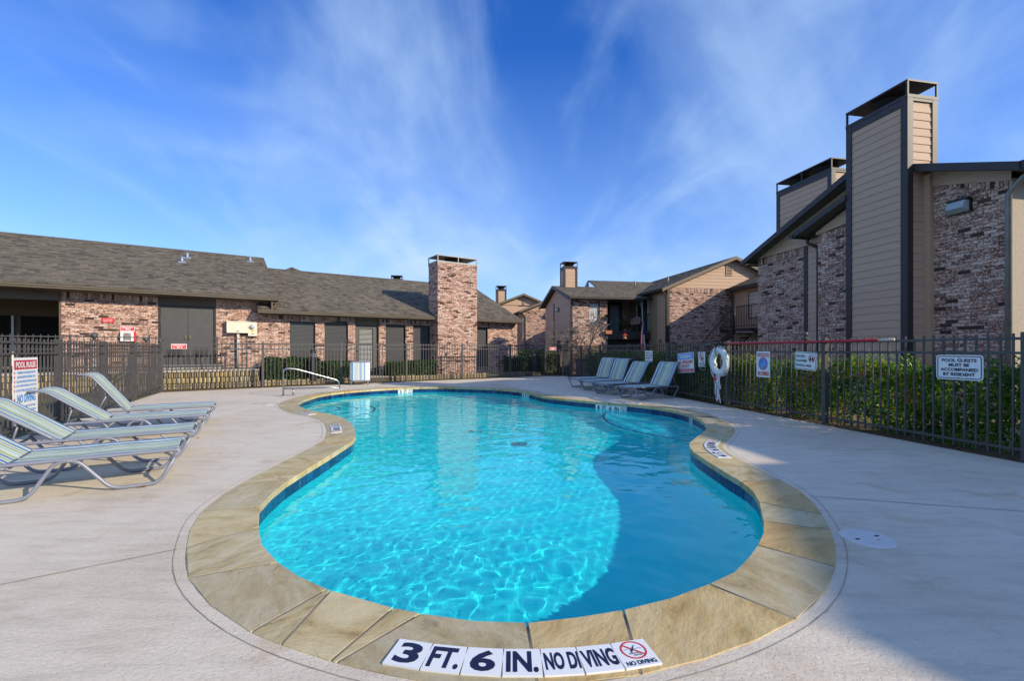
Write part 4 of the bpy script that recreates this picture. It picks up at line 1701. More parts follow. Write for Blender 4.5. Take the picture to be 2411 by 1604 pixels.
# double service door
mb = MB(); mb.bx(-0.76, 0.82, 0.03, 0.09, 2.70, 2.98); club.part('door_header', mb, MT['fascia'])
mb = MB()
for a, b_, c, d in ((-0.76, -0.70, 0.73, 2.70), (0.76, 0.82, 0.73, 2.70), (-0.70, 0.76, 2.64, 2.70)):
    mb.bx(a, b_, -0.01, 0.08, c, d)
club.part('door_frame', mb, MT['frame'])
mb = MB(); mb.bx(-0.9, 0.95, -0.3, 0.05, 0.6, 0.73); club.part('door_step', mb, MT['concrete'])
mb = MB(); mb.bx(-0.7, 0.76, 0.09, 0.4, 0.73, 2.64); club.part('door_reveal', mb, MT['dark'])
for k, (a, b_) in enumerate(((-0.695, 0.024), (0.034, 0.755))):
    mb = MB(); mb.bx(a, b_, 0.035, 0.08, 0.74, 2.635)
    d = club.part('service_door', mb, MT['door'])
    lv = MB()
    for q in range(7):
        z = 1.0 + q * 0.045
        lv.box((a + 0.14, 0.036, z), (b_ - a - 0.28, 0, 0), (0, -0.018, -0.012), (0, 0.006, 0.034))
    club.part('louvre', lv, MT['frame'], d)
    kb = MB()
    x = b_ - 0.06 if k == 0 else a + 0.05
    kb.bx(x - 0.02, x + 0.02, 0.0, 0.036, 1.58, 1.72)
    kb.tube([(x, 0.03, 1.64), (x, -0.04, 1.64)], 0.018, 8)
    club.part('door_handle', kb, M('old_brass', (0.3, 0.24, 0.1), rough=0.35, metal=0.8), d)
# recessed entrance door with a blind behind its glass
mb = MB(); mb.bx(5.5, 6.47, 0.10, 0.16, 2.24, 2.57); club.part('door_header', mb, MT['soffit'])
mb = MB(); mb.bx(5.5, 5.53, 0, 0.3, 0.1, 2.57); mb.bx(6.44, 6.47, 0, 0.3, 0.1, 2.57); mb.bx(5.53, 6.44, 0.25, 0.3, 0, 2.57); club.part('door_frame', mb, MT['fascia'])
mb = MB()
for a, b_, c, d in ((5.54, 5.68, 0.2, 2.23), (6.24, 6.43, 0.2, 2.23), (5.68, 6.24, 0.2, 0.45), (5.68, 6.24, 2.1, 2.23)):
    mb.bx(a, b_, 0.10, 0.15, c, d)
ed = club.part('entrance_door', mb, MT['door'])
mb = MB(); mb.bx(5.68, 6.24, 0.16, 0.165, 0.45, 2.1); club.part('pane', mb, MT['dark'], ed)
mb = MB()
for q in range(32):
    z = 0.47 + q * 0.051
    mb.box((5.7, 0.128, z), (0.52, 0, 0), (0, 0.022, 0.012), (0, 0, 0.004))
club.part('blind_slat', mb, MT['white'], ed)
mb = MB(); mb.tube([(5.61, 0.1, 1.2), (5.61, 0.05, 1.2)], 0.03, 10); mb.tube([(5.61, 0.1, 1.36), (5.61, 0.06, 1.36)], 0.02, 10); club.part('door_handle', mb, MT['steel'], ed)
mb = MB(); mb.bx(5.3, 6.7, -1.0, 0.1, 0.05, 0.19); club.part('door_step', mb, MT['concrete'])
# open porch at the left end
mb = MB(); mb.bx(-9, -3.05, -0.02, 0.18, 2.69, 2.99); club.part('porch_beam', mb, MT['fascia'])
mb = MB(); mb.bx(-3.08, -3.03, -0.02, 3.0, 0.6, 2.97); club.part('porch_side_wall', mb, MT['fascia'])
mb = MB(); mb.bx(-9, -3.08, 2.9, 3.1, 0.6, 2.97); mb.bx(-9.1, -9, 0, 3, 0.6, 2.97); club.part('porch_back_wall', mb, MT['soffit'])
mb = MB(); mb.bx(-9, -3.08, 0.18, 2.9, 2.9, 2.97); club.part('porch_ceiling', mb, MT['fascia'])
for (x0, x1) in ((-7.9, -6.3), (-6.0, -4.7), (-4.55, -3.3)):
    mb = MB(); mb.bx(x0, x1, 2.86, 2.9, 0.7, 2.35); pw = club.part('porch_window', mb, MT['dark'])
    mb = MB(); mb.bx(x1 - 0.06, x1, 2.82, 2.86, 0.7, 2.35); club.part('window_frame', mb, MT['white'], pw)
for x in (-5.15,):
    mb = MB(); mb.bx(x, x + 0.14, 0.05, 0.19, 0.6, 2.69); club.part('porch_post', mb, MT['fascia'])
# roofs
def club_roof(x0, x1, ye, ze, yr, zr, gut_x0):
    s = math.hypot(yr - ye, zr - ze)
    up = Vector((0, (yr - ye) / s, (zr - ze) / s))
    r = roof_slab(club, 'roof', (x0, ye, ze - 0.012), (x1, ye, ze - 0.012), (x1, yr, zr - 0.012), (x0, yr, zr - 0.012), 0.1, 'fascia')
    mb = MB(); mb.prism([(x0, yr, zr - 0.012), (x1, yr, zr - 0.012), (x1, 2 * yr - ye, ze), (x0, 2 * yr - ye, ze)], (0, 0, -0.1))
    club.part('rear_roof', mb, MT['shingle'])
    shingles(club, (x0, ye, ze), X, up, x1 - x0, s, r, 150)
    mb = MB()
    # ogee gutter
    prof = [(0, 0), (-0.11, 0.0), (-0.125, -0.02), (-0.105, -0.045), (-0.085, -0.07), (-0.075, -0.1), (0, -0.1)]
    mb.prism([(gut_x0, ye + 0.03 + p[0], ze - 0.03 + p[1]) for p in prof], (x1 - gut_x0, 0, 0))
    club.part('gutter', mb, MT['gutter'])
    mb = MB(); mb.bx(gut_x0, x1, ye + 0.04, -0.025, ze - 0.155, ze - 0.13); club.part('soffit', mb, MT['fascia'])
    # rake board and ridge cap
    for xx in (x0, x1):
        mb = MB()
        mb.prism([(xx - 0.012, ye - 0.02, ze - 0.02), (xx - 0.012, yr, zr - 0.02), (xx - 0.012, yr, zr - 0.17), (xx - 0.012, ye - 0.02, ze - 0.17)], (0.024, 0, 0))
        club.part('rake_board', mb, MT['fascia'])
    mb = MB(); mb.prism([(x0, yr - 0.14, zr - 0.045), (x0, yr, zr + 0.022), (x0, yr + 0.14, zr - 0.045)], (x1 - x0, 0, 0))
    club.part('ridge_cap', mb, MT['shingle'])


club_roof(-9.5, 2.68, -0.60, 3.11, 4.5, 5.35, -9.5)
club_roof(2.03, 13.35, -0.55, 2.66, 4.5, 4.91, 2.03)
mb = MB(); mb.prism([(2.45, -0.55, 2.55), (2.45, 4.4, 4.8), (2.45, 4.4, 5.25), (2.45, -0.55, 3.0)], (0.05, 0, 0)); club.part('gable_strip', mb, MT['fascia'])
mb = MB(); mb.prism([(13.25, -0.4, 2.5), (13.25, 4.5, 4.75), (13.25, 9.4, 2.5)], (0.03, 0, 0)); club.part('gable_end', mb, MT['siding'])
for (x, y) in ((-0.23, 2.75), (-0.08, 3.4), (2.1, 3.75)):
    z = 3.11 + (y + 0.6) * (5.35 - 3.11) / 5.1
    mb = MB(); mb.tube([(x, y, z - 0.1), (x, y, z + 0.21)], 0.045, 12); mb.box((x - 0.12, y - 0.12, z - 0.045), (0.24, 0, 0), (0, 0.24, 0.105), (0, 0, 0.01))
    club.part('roof_vent_pipe', mb, M('vent_lead', (0.3, 0.35, 0.42), rough=0.4, metal=0.3))
mb = MB(); mb.tube([(1.17, 0.01, 2.55), (1.17, -0.06, 2.55), (1.17, -0.09, 2.5)], 0.03, 8); club.part('photo_sensor', mb, MT['metal_lt'])

# meter cabinets on the wall
t = T('utility_cabinet', 'wide ivory utility cabinet on the brick wall right of the dark double door', 'utility box', (1.44, -0.03, 1.82), frame=CF)
mb = MB(); mb.bx(1.12, 1.755, -0.24, -0.012, 1.82, 2.21); t.part('cabinet', mb, MT['ivory'])
mb = MB(); mb.bx(1.1, 1.77, -0.255, -0.012, 2.205, 2.23); t.part('lid', mb, MT['ivory'])
mb = MB(); mb.bx(1.40, 1.49, -0.247, -0.24, 1.865, 1.885); t.part('latch', mb, MT['frame'])
mb = MB(); mb.tube([(1.46, -0.12, 1.84), (1.46, -0.12, 0.6)], 0.045, 12); t.part('conduit', mb, M('pale_conduit', (0.6, 0.53, 0.47), rough=0.5))
t = T('electric_meter', 'ivory electric meter box with round glass dial beside the wide cabinet', 'electric meter', (1.9, -0.03, 1.72), frame=CF)
mb = MB(); mb.bx(1.765, 2.035, -0.17, -0.012, 1.72, 2.21); t.part('box', mb, MT['ivory'])
mb = MB()
pr = [(0.085, 0), (0.085, 0.03), (0.075, 0.09), (0.05, 0.11)]
n_ = 20
vs = [(1.9 + r * math.cos(2 * math.pi * k / n_), -0.17 - h, 2.06 + r * math.sin(2 * math.pi * k / n_)) for r, h in pr for k in range(n_)]
mb.add(vs, [(i * n_ + k, i * n_ + (k + 1) % n_, (i + 1) * n_ + (k + 1) % n_, (i + 1) * n_ + k) for i in range(3) for k in range(n_)] + [tuple(range(3 * n_, 4 * n_))], 0, 0, True)
dl = t.part('dial', mb, M('meter_glass', (0.55, 0.6, 0.66), rough=0.1))
mb = MB(); mb.bx(1.855, 1.945, -0.285, -0.2815, 2.06, 2.075); t.part('dial_mark', mb, MT['black'], dl)
mb = MB(); mb.bx(1.85, 1.95, -0.174, -0.17, 1.88, 1.935); t.part('label', mb, MT['yellow'])
mb = MB(); mb.bx(1.86, 1.945, -0.174, -0.17, 1.79, 1.815); t.part('label', mb, MT['frame'])

# raised pad, retaining wall, bed edging in front of the clubhouse
mb = MB()
def padz(x):
    return 0.57 if x < 1.9 else 0.16 - 0.02 * max(0, min(1, (x - 2) / 11))
for a, b_ in ((-9, 1.96), (1.965, 14)):
    mb.prism([(a, -1.1, padz(a)), (b_, -1.1, padz(a if a < 0 else b_)), (b_, 0.2, padz(a if a < 0 else b_)), (a, 0.2, padz(a))], (0, 0, -0.6))
o = bpy.data.objects.new('raised_bed', mb.mesh('raised_bed', MT['soil'])); COL.objects.link(o); o.matrix_basis = CF; o['kind'] = 'structure'
mb = MB(); mb.prism([(-9, -2.6, -0.02), (14.6, -2.2, -0.02), (14.6, -1.0, 0.0), (-9, -1.0, 0.0)], (0, 0, -0.2))
o = bpy.data.objects.new('gravel_strip', mb.mesh('gravel_strip', MT['soil'])); COL.objects.link(o); o.matrix_basis = CF; o['kind'] = 'structure'
mb = MB(); mb.bx(-9, 1.9, -1.1, -0.3, 0.56, 0.59)
o = bpy.data.objects.new('path', mb.mesh('path', MT['concrete'])); COL.objects.link(o); o.matrix_basis = CF; o['kind'] = 'structure'

rw_ = T('retaining_wall', 'low retaining wall of tan split-face blocks under the dark double door', 'retaining wall', (-1, -1.2, 0), frame=CF)
ublk = MB(); ublk.add([(-.5, 0, 0), (.5, 0, 0), (.36, -.9, .03), (-.36, -.9, .03), (-.5, 0, 1), (.5, 0, 1), (.38, -1, .97), (-.38, -1, .97), (0, -1.15, .05), (0, -1.1, .95)],
                      [(0, 1, 5, 4), (3, 8, 9, 7), (8, 2, 6, 9), (0, 3, 7, 4), (1, 5, 6, 2), (4, 7, 9, 6, 5), (0, 1, 2, 8, 3)])
ublk = ublk.mesh('block', MT['block'])
for row in range(3):
    x = -4.6 + (row % 2) * 0.065
    while x < 1.95:
        w = random.uniform(0.10, 0.14)
        h = 0.178
        Mx = Matrix(((w - 0.006, 0, 0, x + w / 2), (0, 0.11 + random.uniform(-.02, .02), 0, -1.12), (0, 0, h - 0.008, row * h), (0, 0, 0, 1)))
        rw_.inst('block', ublk, Mx)
        x += w
mb = MB(); mb.bx(-4.7, 2.02, -1.27, -0.98, 0.535, 0.585); rw_.part('coping_slab', mb, MT['concrete'])
be = T('bed_edging', 'row of small tan blocks edging the hedge bed behind the far fence', 'edging', (6, -1.15, 0), frame=CF)
x = 2.1
while x < 12.9:
    w = random.uniform(0.13, 0.2)
    if not (5.35 < x < 6.55):
        Mx = Matrix(((w - 0.008, 0, 0, x + w / 2), (0, 0.10 + random.uniform(-.02, .02), 0, -1.1 + random.uniform(-.02, .02)), (0, 0, 0.19 + random.uniform(-.02, .02), 0.0), (0, 0, 0, 1)))
        be.inst('block', ublk, Mx)
    x += w

# ================================================================ THE FLATS WITH THE TALL BOARDED CHIMNEY (right)
random.seed(37)
fl = T('apartment_building', 'two-storey brick and tan siding flats with tall boarded chimney at the right edge', 'apartment building', (12, 9.5, 0), frame=RF)
bw = Bricks(fl)
UXR = Vector((0, -1, 0))      # seen from the pool, right = towards the camera
slope = 0.38
def gable_z(y):               # underside of the main gable at local y
    return 4.02 + slope * (12.85 - y) if y > 9.08 else 5.45 - slope * (9.08 - y)
bw.wall((10.23, 7.62, 0), UXR, LEFT, 1.21, 4.8, soldier=True, top=lambda u: min(4.78, gable_z(7.62 - u) - 0.12), thick=0.3)
bw.wall((10.0, 10.22, 0), UXR, LEFT, 1.1, 4.3, soldier=True, top=lambda u: min(4.33, 4.2 + 0.3 * u), thick=0.25)
bw.wall((10.23, 12.7, 0), UXR, LEFT, 1.9, 4.08, soldier=True, thick=0.3)
bw.wall((10.0, 10.22, 0), (0, 1, 0), (0, 1, 0), 0.01, 0.05, back=False)
bw.flush(300)
siding(fl, (10.23, 10.8, 0), UXR, LEFT, [(0, 0.1), (0.58, 0.1), (0.58, 4.2), (0, 4.2)], 0.165)
# siding in the gables above the brick
siding(fl, (10.2, 12.75, 0), UXR, LEFT, [(0, 4.08), (3.7, 4.08), (3.7, 5.4), (0.0, 4.1)], 0.165, zref=4.085)
siding(fl, (9.97, 10.25, 0), UXR, LEFT, [(0, 4.22), (1.15, 4.33), (1.15, 4.75), (0.0, 4.3)], 0.165, zref=4.2)
siding(fl, (10.2, 7.7, 0), UXR, LEFT, [(0, 4.62), (1.35, 4.25), (1.35, 4.5), (0.0, 5.0)], 0.165, zref=4.1)
# strip of boards facing the camera between the chimney and the brick
siding(fl, (9.69, 7.75, 0), X, FRONT, [(0.12, 0.1), (0.42, 0.1), (0.42, 4.9), (0.12, 4.9)], 0.165)
mb = MB(); mb.bx(10.11, 10.22, 7.62, 7.76, 0.05, 4.85); fl.part('corner_trim', mb, MT['siding'])
mb = MB(); mb.bx(10.2, 10.25, 10.78, 10.9, 0, 4.08); fl.part('corner_trim', mb, MT['trim'])
# body of the building
mb = MB(); mb.prism([(10.56, 6.6, 0), (10.56, 12.5, 0), (10.56, 12.5, 4.0), (10.56, 9.08, 5.3), (10.56, 6.6, 4.35)], (7.5, 0, 0)); fl.part('wall', mb, MT['siding'])
mb = MB(); mb.bx(10.24, 18, 6.36, 6.6, 0, 4.3); fl.part('stucco_wall', mb, MT['stucco'], label='sunlit pebble-dash end wall')
ch = board_chimney(fl, 9.69, 10.42, 7.73, 9.09, 0.05, 6.46, 6.8, 0.165, narrow_z=5.0, trim=0.12)
mb = MB(); mb.bx(9.71, 9.80, 7.705, 7.74, 0.05, 4.9); fl.part('corner_trim', mb, MT['trim'])
# roofs
for nm, pts in (('roof', [(9.86, 12.98, 4.06), (9.86, 9.08, 5.55), (19, 9.08, 5.55), (19, 12.98, 4.06)]), ('roof', [(9.86, 6.0, 4.38), (9.86, 9.08, 5.55), (19, 9.08, 5.55), (19, 6.0, 4.38)])):
    roof_slab(fl, nm, pts[0], pts[3], pts[2], pts[1], 0.09)
def rake(x, y0, z0, y1, z1, h=0.15, name='rake_board'):
    mb = MB(); mb.prism([(x, y0, z0), (x, y1, z1), (x, y1, z1 - h), (x, y0, z0 - h)], (0.03, 0, 0)); fl.part(name, mb, MT['trim'])
rake(9.825, 13.0, 4.045, 9.11, 5.53, 0.15)
rake(9.80, 7.70, 5.06, 5.95, 4.40, 0.15)
# small front gable roof over the projecting bay
roof_slab(fl, 'bay_roof', (9.66, 10.66, 4.36), (10.6, 10.66, 4.36), (10.6, 9.1, 4.88), (9.66, 9.1, 4.88), 0.08)
rake(9.63, 10.66, 4.37, 9.1, 4.89, 0.14)
mb = MB(); mb.prism([(9.60, 10.64, 4.33), (9.60, 10.79, 4.33), (9.60, 10.77, 4.25), (9.60, 10.66, 4.21)], (0.6, 0, 0)); gt = fl.part('gutter', mb, MT['trim'])
mb = MB(); mb.bx(9.98, 10.6, 9.1, 10.66, 4.24, 4.262); fl.part('soffit', mb, MT['trim'])
mb = MB(); mb.tube([(10.02, 10.6, 4.25), (10.05, 10.6, 4.1), (10.19, 10.5, 4.0), (10.19, 10.42, 3.92), (10.19, 10.42, 0.1)], 0.04, 8); fl.part('downspout', mb, MT['trim'])
mb = MB(); mb.tube([(10.05, 5.95, 4.3), (10.05, 6.1, 4.2), (10.1, 6.33, 4.0), (10.1, 6.33, 0.05)], 0.045, 8); fl.part('downspout', mb, MT['metal_lt'])
mb = MB(); mb.prism([(9.8, 5.86, 4.42), (9.8, 6.0, 4.42), (9.8, 6.0, 4.27), (9.8, 5.9, 4.27)], (9, 0, 0)); fl.part('gutter', mb, MT['trim'])
mb = MB(); mb.bx(9.9, 10.6, 12.68, 12.95, 3.9, 3.93); fl.part('soffit', mb, MT['soffit'])
wall_lamp('boxy wall lamp with frosted lens on the shaded brick beside the tall chimney', 'boxy lamps on the brick walls', RF, (10.215, 7.13, 4.0), rad(-90), 1.15)

# the flats behind it, of which the wide chimney shows over the roof
f2 = T('apartment_building', 'flats hidden behind the right gable with only a wide boarded chimney showing', 'apartment building', (14, 14.5, 0), frame=RF)
board_chimney(f2, 12.5, 13.3, 12.28, 14.55, 2.5, 6.95, 7.3, 0.18, mid_y=1, flues=2, trim=0.13)
mb = MB(); mb.bx(13.35, 19, 13.0, 14.5, 0, 4.4); f2.part('wall', mb, MT['siding'])
roof_slab(f2, 'roof', (13.32, 13.0, 4.42), (19, 13.0, 4.42), (19, 14.5, 5.0), (13.32, 14.5, 5.0), 0.1)

# ================================================================ FAR FLATS WITH BALCONY
random.seed(41)
fa = T('apartment_building', 'far two-storey flats with a gabled brick end, a balcony and a bare tree in front', 'apartment building', (12, 22, 0), frame=RF)
FA_BRICK = 'brickfar'
mb = MB(); mb.bx(11.46, 14.95, 20.4, 20.7, 0, 4.27); fa.part('brick_wall', mb, MT[FA_BRICK])
mb = MB()
x = 11.5
while x < 14.9:
    mb.bx(x, x + 0.056, 20.388, 20.4, 4.06, 4.262, random.uniform(0.01, 0.99)); x += 0.068
fa.part('soldier_course', mb, MT['brick'], kind='stuff')
siding(fa, (11.3, 20.42, 0), X, FRONT, [(0.0, 4.275), (7.3, 4.275), (3.65, 5.75)], 0.165)
mb = MB(); mb.bx(11.6, 18.3, 20.7, 30, 0, 4.2); mb.prism([(11.4, 20.6, 4.2), (14.95, 20.6, 5.7), (18.5, 20.6, 4.2)], (0, 9, 0)); fa.part('body', mb, MT['siding'])
roof1 = roof_slab(fa, 'roof', (11.05, 20.08, 4.18), (11.05, 31, 4.18), (14.95, 31, 5.85), (14.95, 20.08, 5.85), 0.08, 'soffit')
roof2 = roof_slab(fa, 'roof', (18.85, 20.08, 4.18), (18.85, 31, 4.18), (14.95, 31, 5.85), (14.95, 20.08, 5.85), 0.08, 'soffit')
s_ = math.hypot(3.9, 1.67)
shingles(fa, (11.05, 31, 4.19), (0, -1, 0), (3.9 / s_, 0, 1.67 / s_), 10.92, s_, roof1, 0)
for a, b_ in ((11.0, 14.95), (18.9, 14.95)):
    mb = MB(); mb.prism([(a, 20.05, 4.17), (b_, 20.05, 5.86), (b_, 20.05, 5.70), (a, 20.05, 4.02)], (0, 0.03, 0)); fa.part('rake_board', mb, MT['soffit'])
mb = MB(); mb.bx(14.62, 14.98 + 0.0, 20.37, 20.405, 4.94, 5.46); vt = fa.part('gable_vent', mb, MT['siding'])
for q in range(6):
    mb = MB(); mb.bx(14.66, 14.94, 20.36, 20.37, 4.99 + q * 0.075, 5.025 + q * 0.075); fa.part('vent_slot', mb, MT['dark'], vt)
mb = MB(); mb.prism([(10.96, 20.1, 4.2), (11.06, 20.1, 4.2), (11.06, 20.1, 4.07), (10.98, 20.1, 4.09)], (0, 5.0, 0)); fa.part('gutter', mb, MT['trim'])
mb = MB(); mb.bx(11.4, 11.52, 20.33, 20.45, 0, 4.15); fa.part('corner_trim', mb, MT['trim'])
mb = MB(); mb.tube([(11.03, 20.2, 4.1), (11.2, 20.3, 3.98), (11.36, 20.36, 3.9), (11.36, 20.36, 0)], 0.04, 8); fa.part('downspout', mb, MT['trim'])
# side wall of the gable block towards the balcony
siding(fa, (11.46, 21.42, 0), UXR, LEFT, [(0, 0.1), (0.98, 0.1), (0.98, 4.1), (0, 4.1)], 0.165)
mb = MB(); mb.bx(11.45, 11.6, 21.44, 24.7, 0, 4.15); fa.part('panel_wall', mb, M('tan_panel', (0.30, 0.225, 0.14), (0.34, 0.26, 0.165), 3, 0.7))
mb = MB(); mb.bx(11.425, 11.45, 22.3, 23.65, 2.2, 3.98); dg = fa.part('patio_door', mb, MT['glass'])
for y0, y1, z0, z1 in ((22.3, 22.36, 2.2, 3.98), (23.6, 23.66, 2.2, 3.98), (22.95, 23.0, 2.2, 3.98), (22.3, 23.66, 3.94, 4.0)):
    mb = MB(); mb.bx(11.40, 11.424, y0, y1, z0, z1); fa.part('door_frame', mb, MT['white'], dg)
# balcony
mb = MB(); mb.bx(9.09, 11.44, 22.2, 24.6, 1.95, 2.08); bal = fa.part('balcony', mb, MT['trim'])
mb = MB(); mb.bx(8.97, 11.5, 22.12, 22.2, 1.78, 2.17); fa.part('balcony_beam', mb, MT['trim'], bal)
mb = MB(); mb.bx(9.1, 11.43, 22.2, 22.24, 3.07, 3.11); mb.bx(9.1, 11.43, 22.2, 22.24, 2.22, 2.25); fa.part('balcony_rail', mb, MT['frame'], bal)
for q in range(22):
    mb = MB(); mb.bx(9.12 + q * 0.105, 9.135 + q * 0.105, 22.21, 22.225, 2.25, 3.07); fa.part('baluster', mb, MT['frame'], bal)
mb = MB(); mb.bx(9.09, 11.5, 24.6, 24.8, 0, 4.3); mb.bx(8.9, 9.09, 22.45, 24.6, 0, 3.9); fa.part('brick_wall', mb, MT[FA_BRICK])
mb = MB(); mb.bx(9.12, 11.44, 22.3, 24.5, 0, 1.9); fa.part('patio_shade_block', mb, MT['dark'])  # solid near-black block stands in for the shade under the balcony
mb = MB(); mb.bx(10.2, 10.75, 24.56, 24.6, 2.1, 3.8); bd = fa.part('balcony_door', mb, M('pale_blue_pane', (0.2, 0.27, 0.33), (0.3, 0.38, 0.45), 2, 0.12))
mb = MB(); mb.bx(10.1, 10.2, 24.55, 24.6, 2.1, 3.95); mb.bx(10.75, 10.95, 24.55, 24.6, 2.1, 3.95); mb.bx(10.2, 10.75, 24.55, 24.6, 3.8, 3.95); fa.part('door_frame', mb, MT['frame'], bd)
# brick front with window, boarded left end
mb = MB()
for a, b_, c, d in ((7.2, 8.1, 0, 3.85), (8.68, 9.09, 0, 3.85), (8.1, 8.68, 0, 2.54), (8.1, 8.68, 3.64, 3.85)):
    mb.bx(a, b_, 22.2, 22.45, c, d)
fa.part('brick_wall', mb, MT[FA_BRICK])
window(fa, (0, 22.2, 0), X, FRONT, 8.1, 8.68, 2.54, 3.64, 'blind', 0.08, (2, 4))
mb = MB(); mb.bx(8.02, 8.76, 22.14, 22.2, 2.46, 2.54); fa.part('window_sill', mb, MT[FA_BRICK])
siding(fa, (7.17, 27.4, 0), UXR, LEFT, [(0, 0.9), (5.05, 0.9), (5.05, 3.8), (2.6, 4.75), (0, 3.8)], 0.165)
mb = MB(); mb.bx(7.18, 8.88, 22.46, 27.4, 0, 3.8); fa.part('body', mb, MT['siding'])
mb = MB(); mb.bx(8.89, 11.4, 24.81, 27.4, 0, 3.8); fa.part('body', mb, MT['siding'])
mb = MB(); mb.prism([(7.18, 22.3, 3.81), (7.18, 24.9, 4.7), (7.18, 27.4, 3.81)], (2, 0, 0)); fa.part('gable_wall', mb, MT['siding'])
mb = MB(); mb.bx(7.14, 7.22, 22.17, 22.3, 0, 3.85); mb.bx(7.13, 7.2, 25.35, 25.5, 0, 3.9); fa.part('corner_trim', mb, MT['trim'])
for y0 in (22.75, 24.2):
    mb = MB(); mb.bx(7.135, 7.16, y0, y0 + 0.6, 0.9, 1.75); fa.part('screen_opening', mb, MT['dark'])
r1 = roof_slab(fa, 'roof', (6.92, 21.8, 3.9), (11.6, 21.8, 3.9), (11.6, 24.9, 4.84), (6.92, 24.9, 4.84), 0.07, 'soffit')
roof_slab(fa, 'roof', (6.92, 28.0, 3.9), (11.6, 28.0, 3.9), (11.6, 24.9, 4.84), (6.92, 24.9, 4.84), 0.07, 'soffit')
s_ = math.hypot(3.1, 0.94)
shingles(fa, (6.92, 21.8, 3.91), X, (0, 3.1 / s_, 0.94 / s_), 6.6, s_, r1, 0)
r2 = roof_slab(fa, 'roof', (9.5, 24.7, 4.79), (14.9, 24.7, 4.79), (14.9, 26.95, 5.54), (9.8, 26.95, 5.54), 0.07, 'soffit')
s_ = math.hypot(2.25, 0.75)
shingles(fa, (9.5, 24.7, 4.80), X, (0, 2.25 / s_, 0.75 / s_), 5.4, s_, r2, 0, keep=lambda u, v: u > 0.13 * v)
mb = MB(); mb.prism([(9.3, 25.6, 4.8), (9.75, 26.95, 5.54), (9.75, 28.3, 4.8)], (0.05, 0, 0)); fa.part('gable_end', mb, MT['trim'])
for (y0, z0, y1, z1) in ((21.75, 3.88, 24.9, 4.86), (28.05, 3.88, 24.9, 4.86)):
    mb = MB(); mb.prism([(6.88, y0, z0), (6.88, y1, z1), (6.88, y1, z1 - 0.16), (6.88, y0, z0 - 0.16)], (0.035, 0, 0)); fa.part('rake_board', mb, MT['trim'])
mb = MB(); mb.bx(6.92, 11.3, 21.72, 21.8, 3.8, 3.9); fa.part('gutter', mb, MT['trim'])
board_chimney(fa, 7.5, 8.27, 24.6, 25.3, 4.4, 5.9, 6.2, 0.17, trim=0.09)
for (x, y, z) in ((12.2, 25.5, 5.05), (12.6, 22.4, 4.85)):
    mb = MB(); mb.tube([(x, y, z - 0.1), (x, y, z + 0.3)], 0.05, 8); fa.part('roof_vent_pipe', mb, MT['metal_lt'])
# wing with the outside stair
siding(fa, (15.0, 20.38, 0), UXR, LEFT, [(0, 0.1), (3.4, 0.1), (3.4, 4.2), (0, 4.2)], 0.165)
mb = MB(); mb.bx(15.01, 19, 16.9, 20.36, 0, 4.2); fa.part('body', mb, MT['siding'])
r3 = roof_slab(fa, 'roof', (14.65, 20.38, 4.25), (14.65, 16.6, 4.25), (18.6, 16.6, 5.95), (18.6, 20.38, 5.95), 0.08, 'soffit')
s_ = math.hypot(3.95, 1.7)
shingles(fa, (14.65, 20.38, 4.26), (0, -1, 0), (3.95 / s_, 0, 1.7 / s_), 3.78, s_, r3, 0)
mb = MB(); mb.prism([(14.55, 20.36, 4.27), (14.66, 20.36, 4.27), (14.66, 20.36, 4.12), (14.58, 20.36, 4.12)], (0, -3.8, 0)); fa.part('gutter', mb, MT['trim'])
mb = MB(); mb.tube([(14.6, 20.2, 4.15), (14.75, 20.25, 4.0), (14.92, 20.3, 3.95), (14.92, 20.3, 0)], 0.045, 8); fa.part('downspout', mb, MT['soffit'])
window(fa, (14.985, 0, 0), UXR, LEFT, -19.25, -18.3, 2.7, 4.0, 'blind', -0.01, (2, 4), 'trim')
st = T('outside_stair', 'dark steel outside stair against the tan wing beyond the right gable', 'stair', (14.3, 19, 0), frame=RF)
mb = MB(); mb.bx(14.0, 14.97, 17.4, 20.0, 2.05, 2.2); st.part('landing', mb, MT['frame'])
mb = MB(); mb.bx(13.98, 14.02, 17.4, 20.05, 3.2, 3.24); mb.bx(13.98, 14.02, 17.4, 20.05, 2.3, 2.33); st.part('handrail', mb, MT['frame'])
for q in range(24):
    mb = MB(); mb.bx(13.99, 14.01, 17.45 + q * 0.11, 17.465 + q * 0.11, 2.2, 3.2); st.part('baluster', mb, MT['frame'])
mb = MB(); mb.prism([(13.0, 17.7, 2.2), (13.0, 17.7, 1.9), (13.0, 20.6, 0.0), (13.0, 20.6, 0.3)], (0.06, 0, 0)); st.part('stringer', mb, MT['frame'])
mb = MB(); mb.prism([(13.9, 17.7, 2.2), (13.9, 17.7, 1.9), (13.9, 20.6, 0.0), (13.9, 20.6, 0.3)], (0.06, 0, 0)); st.part('stringer', mb, MT['frame'])
mb = MB(); mb.tube([(13.02, 17.6, 3.15), (13.02, 20.6, 1.15)], 0.022, 6); mb.tube([(13.02, 17.6, 1.9), (13.02, 17.6, 3.2)], 0.03, 6); mb.tube([(13.02, 20.6, 0), (13.02, 20.6, 1.15)], 0.03, 6); st.part('handrail', mb, MT['frame'])
for q in range(12):
    z = 0.17 + q * 0.165; y = 20.55 - q * 0.25
    mb = MB(); mb.bx(13.06, 13.9, y - 0.26, y, z, z + 0.045); st.part('tread', mb, MT['concrete'])
wall_lamp('small boxy wall lamp on the shaded tan boards of the far flats', 'boxy lamps on the brick walls', RF, (7.14, 24.5, 3.45), rad(-90), 0.9)

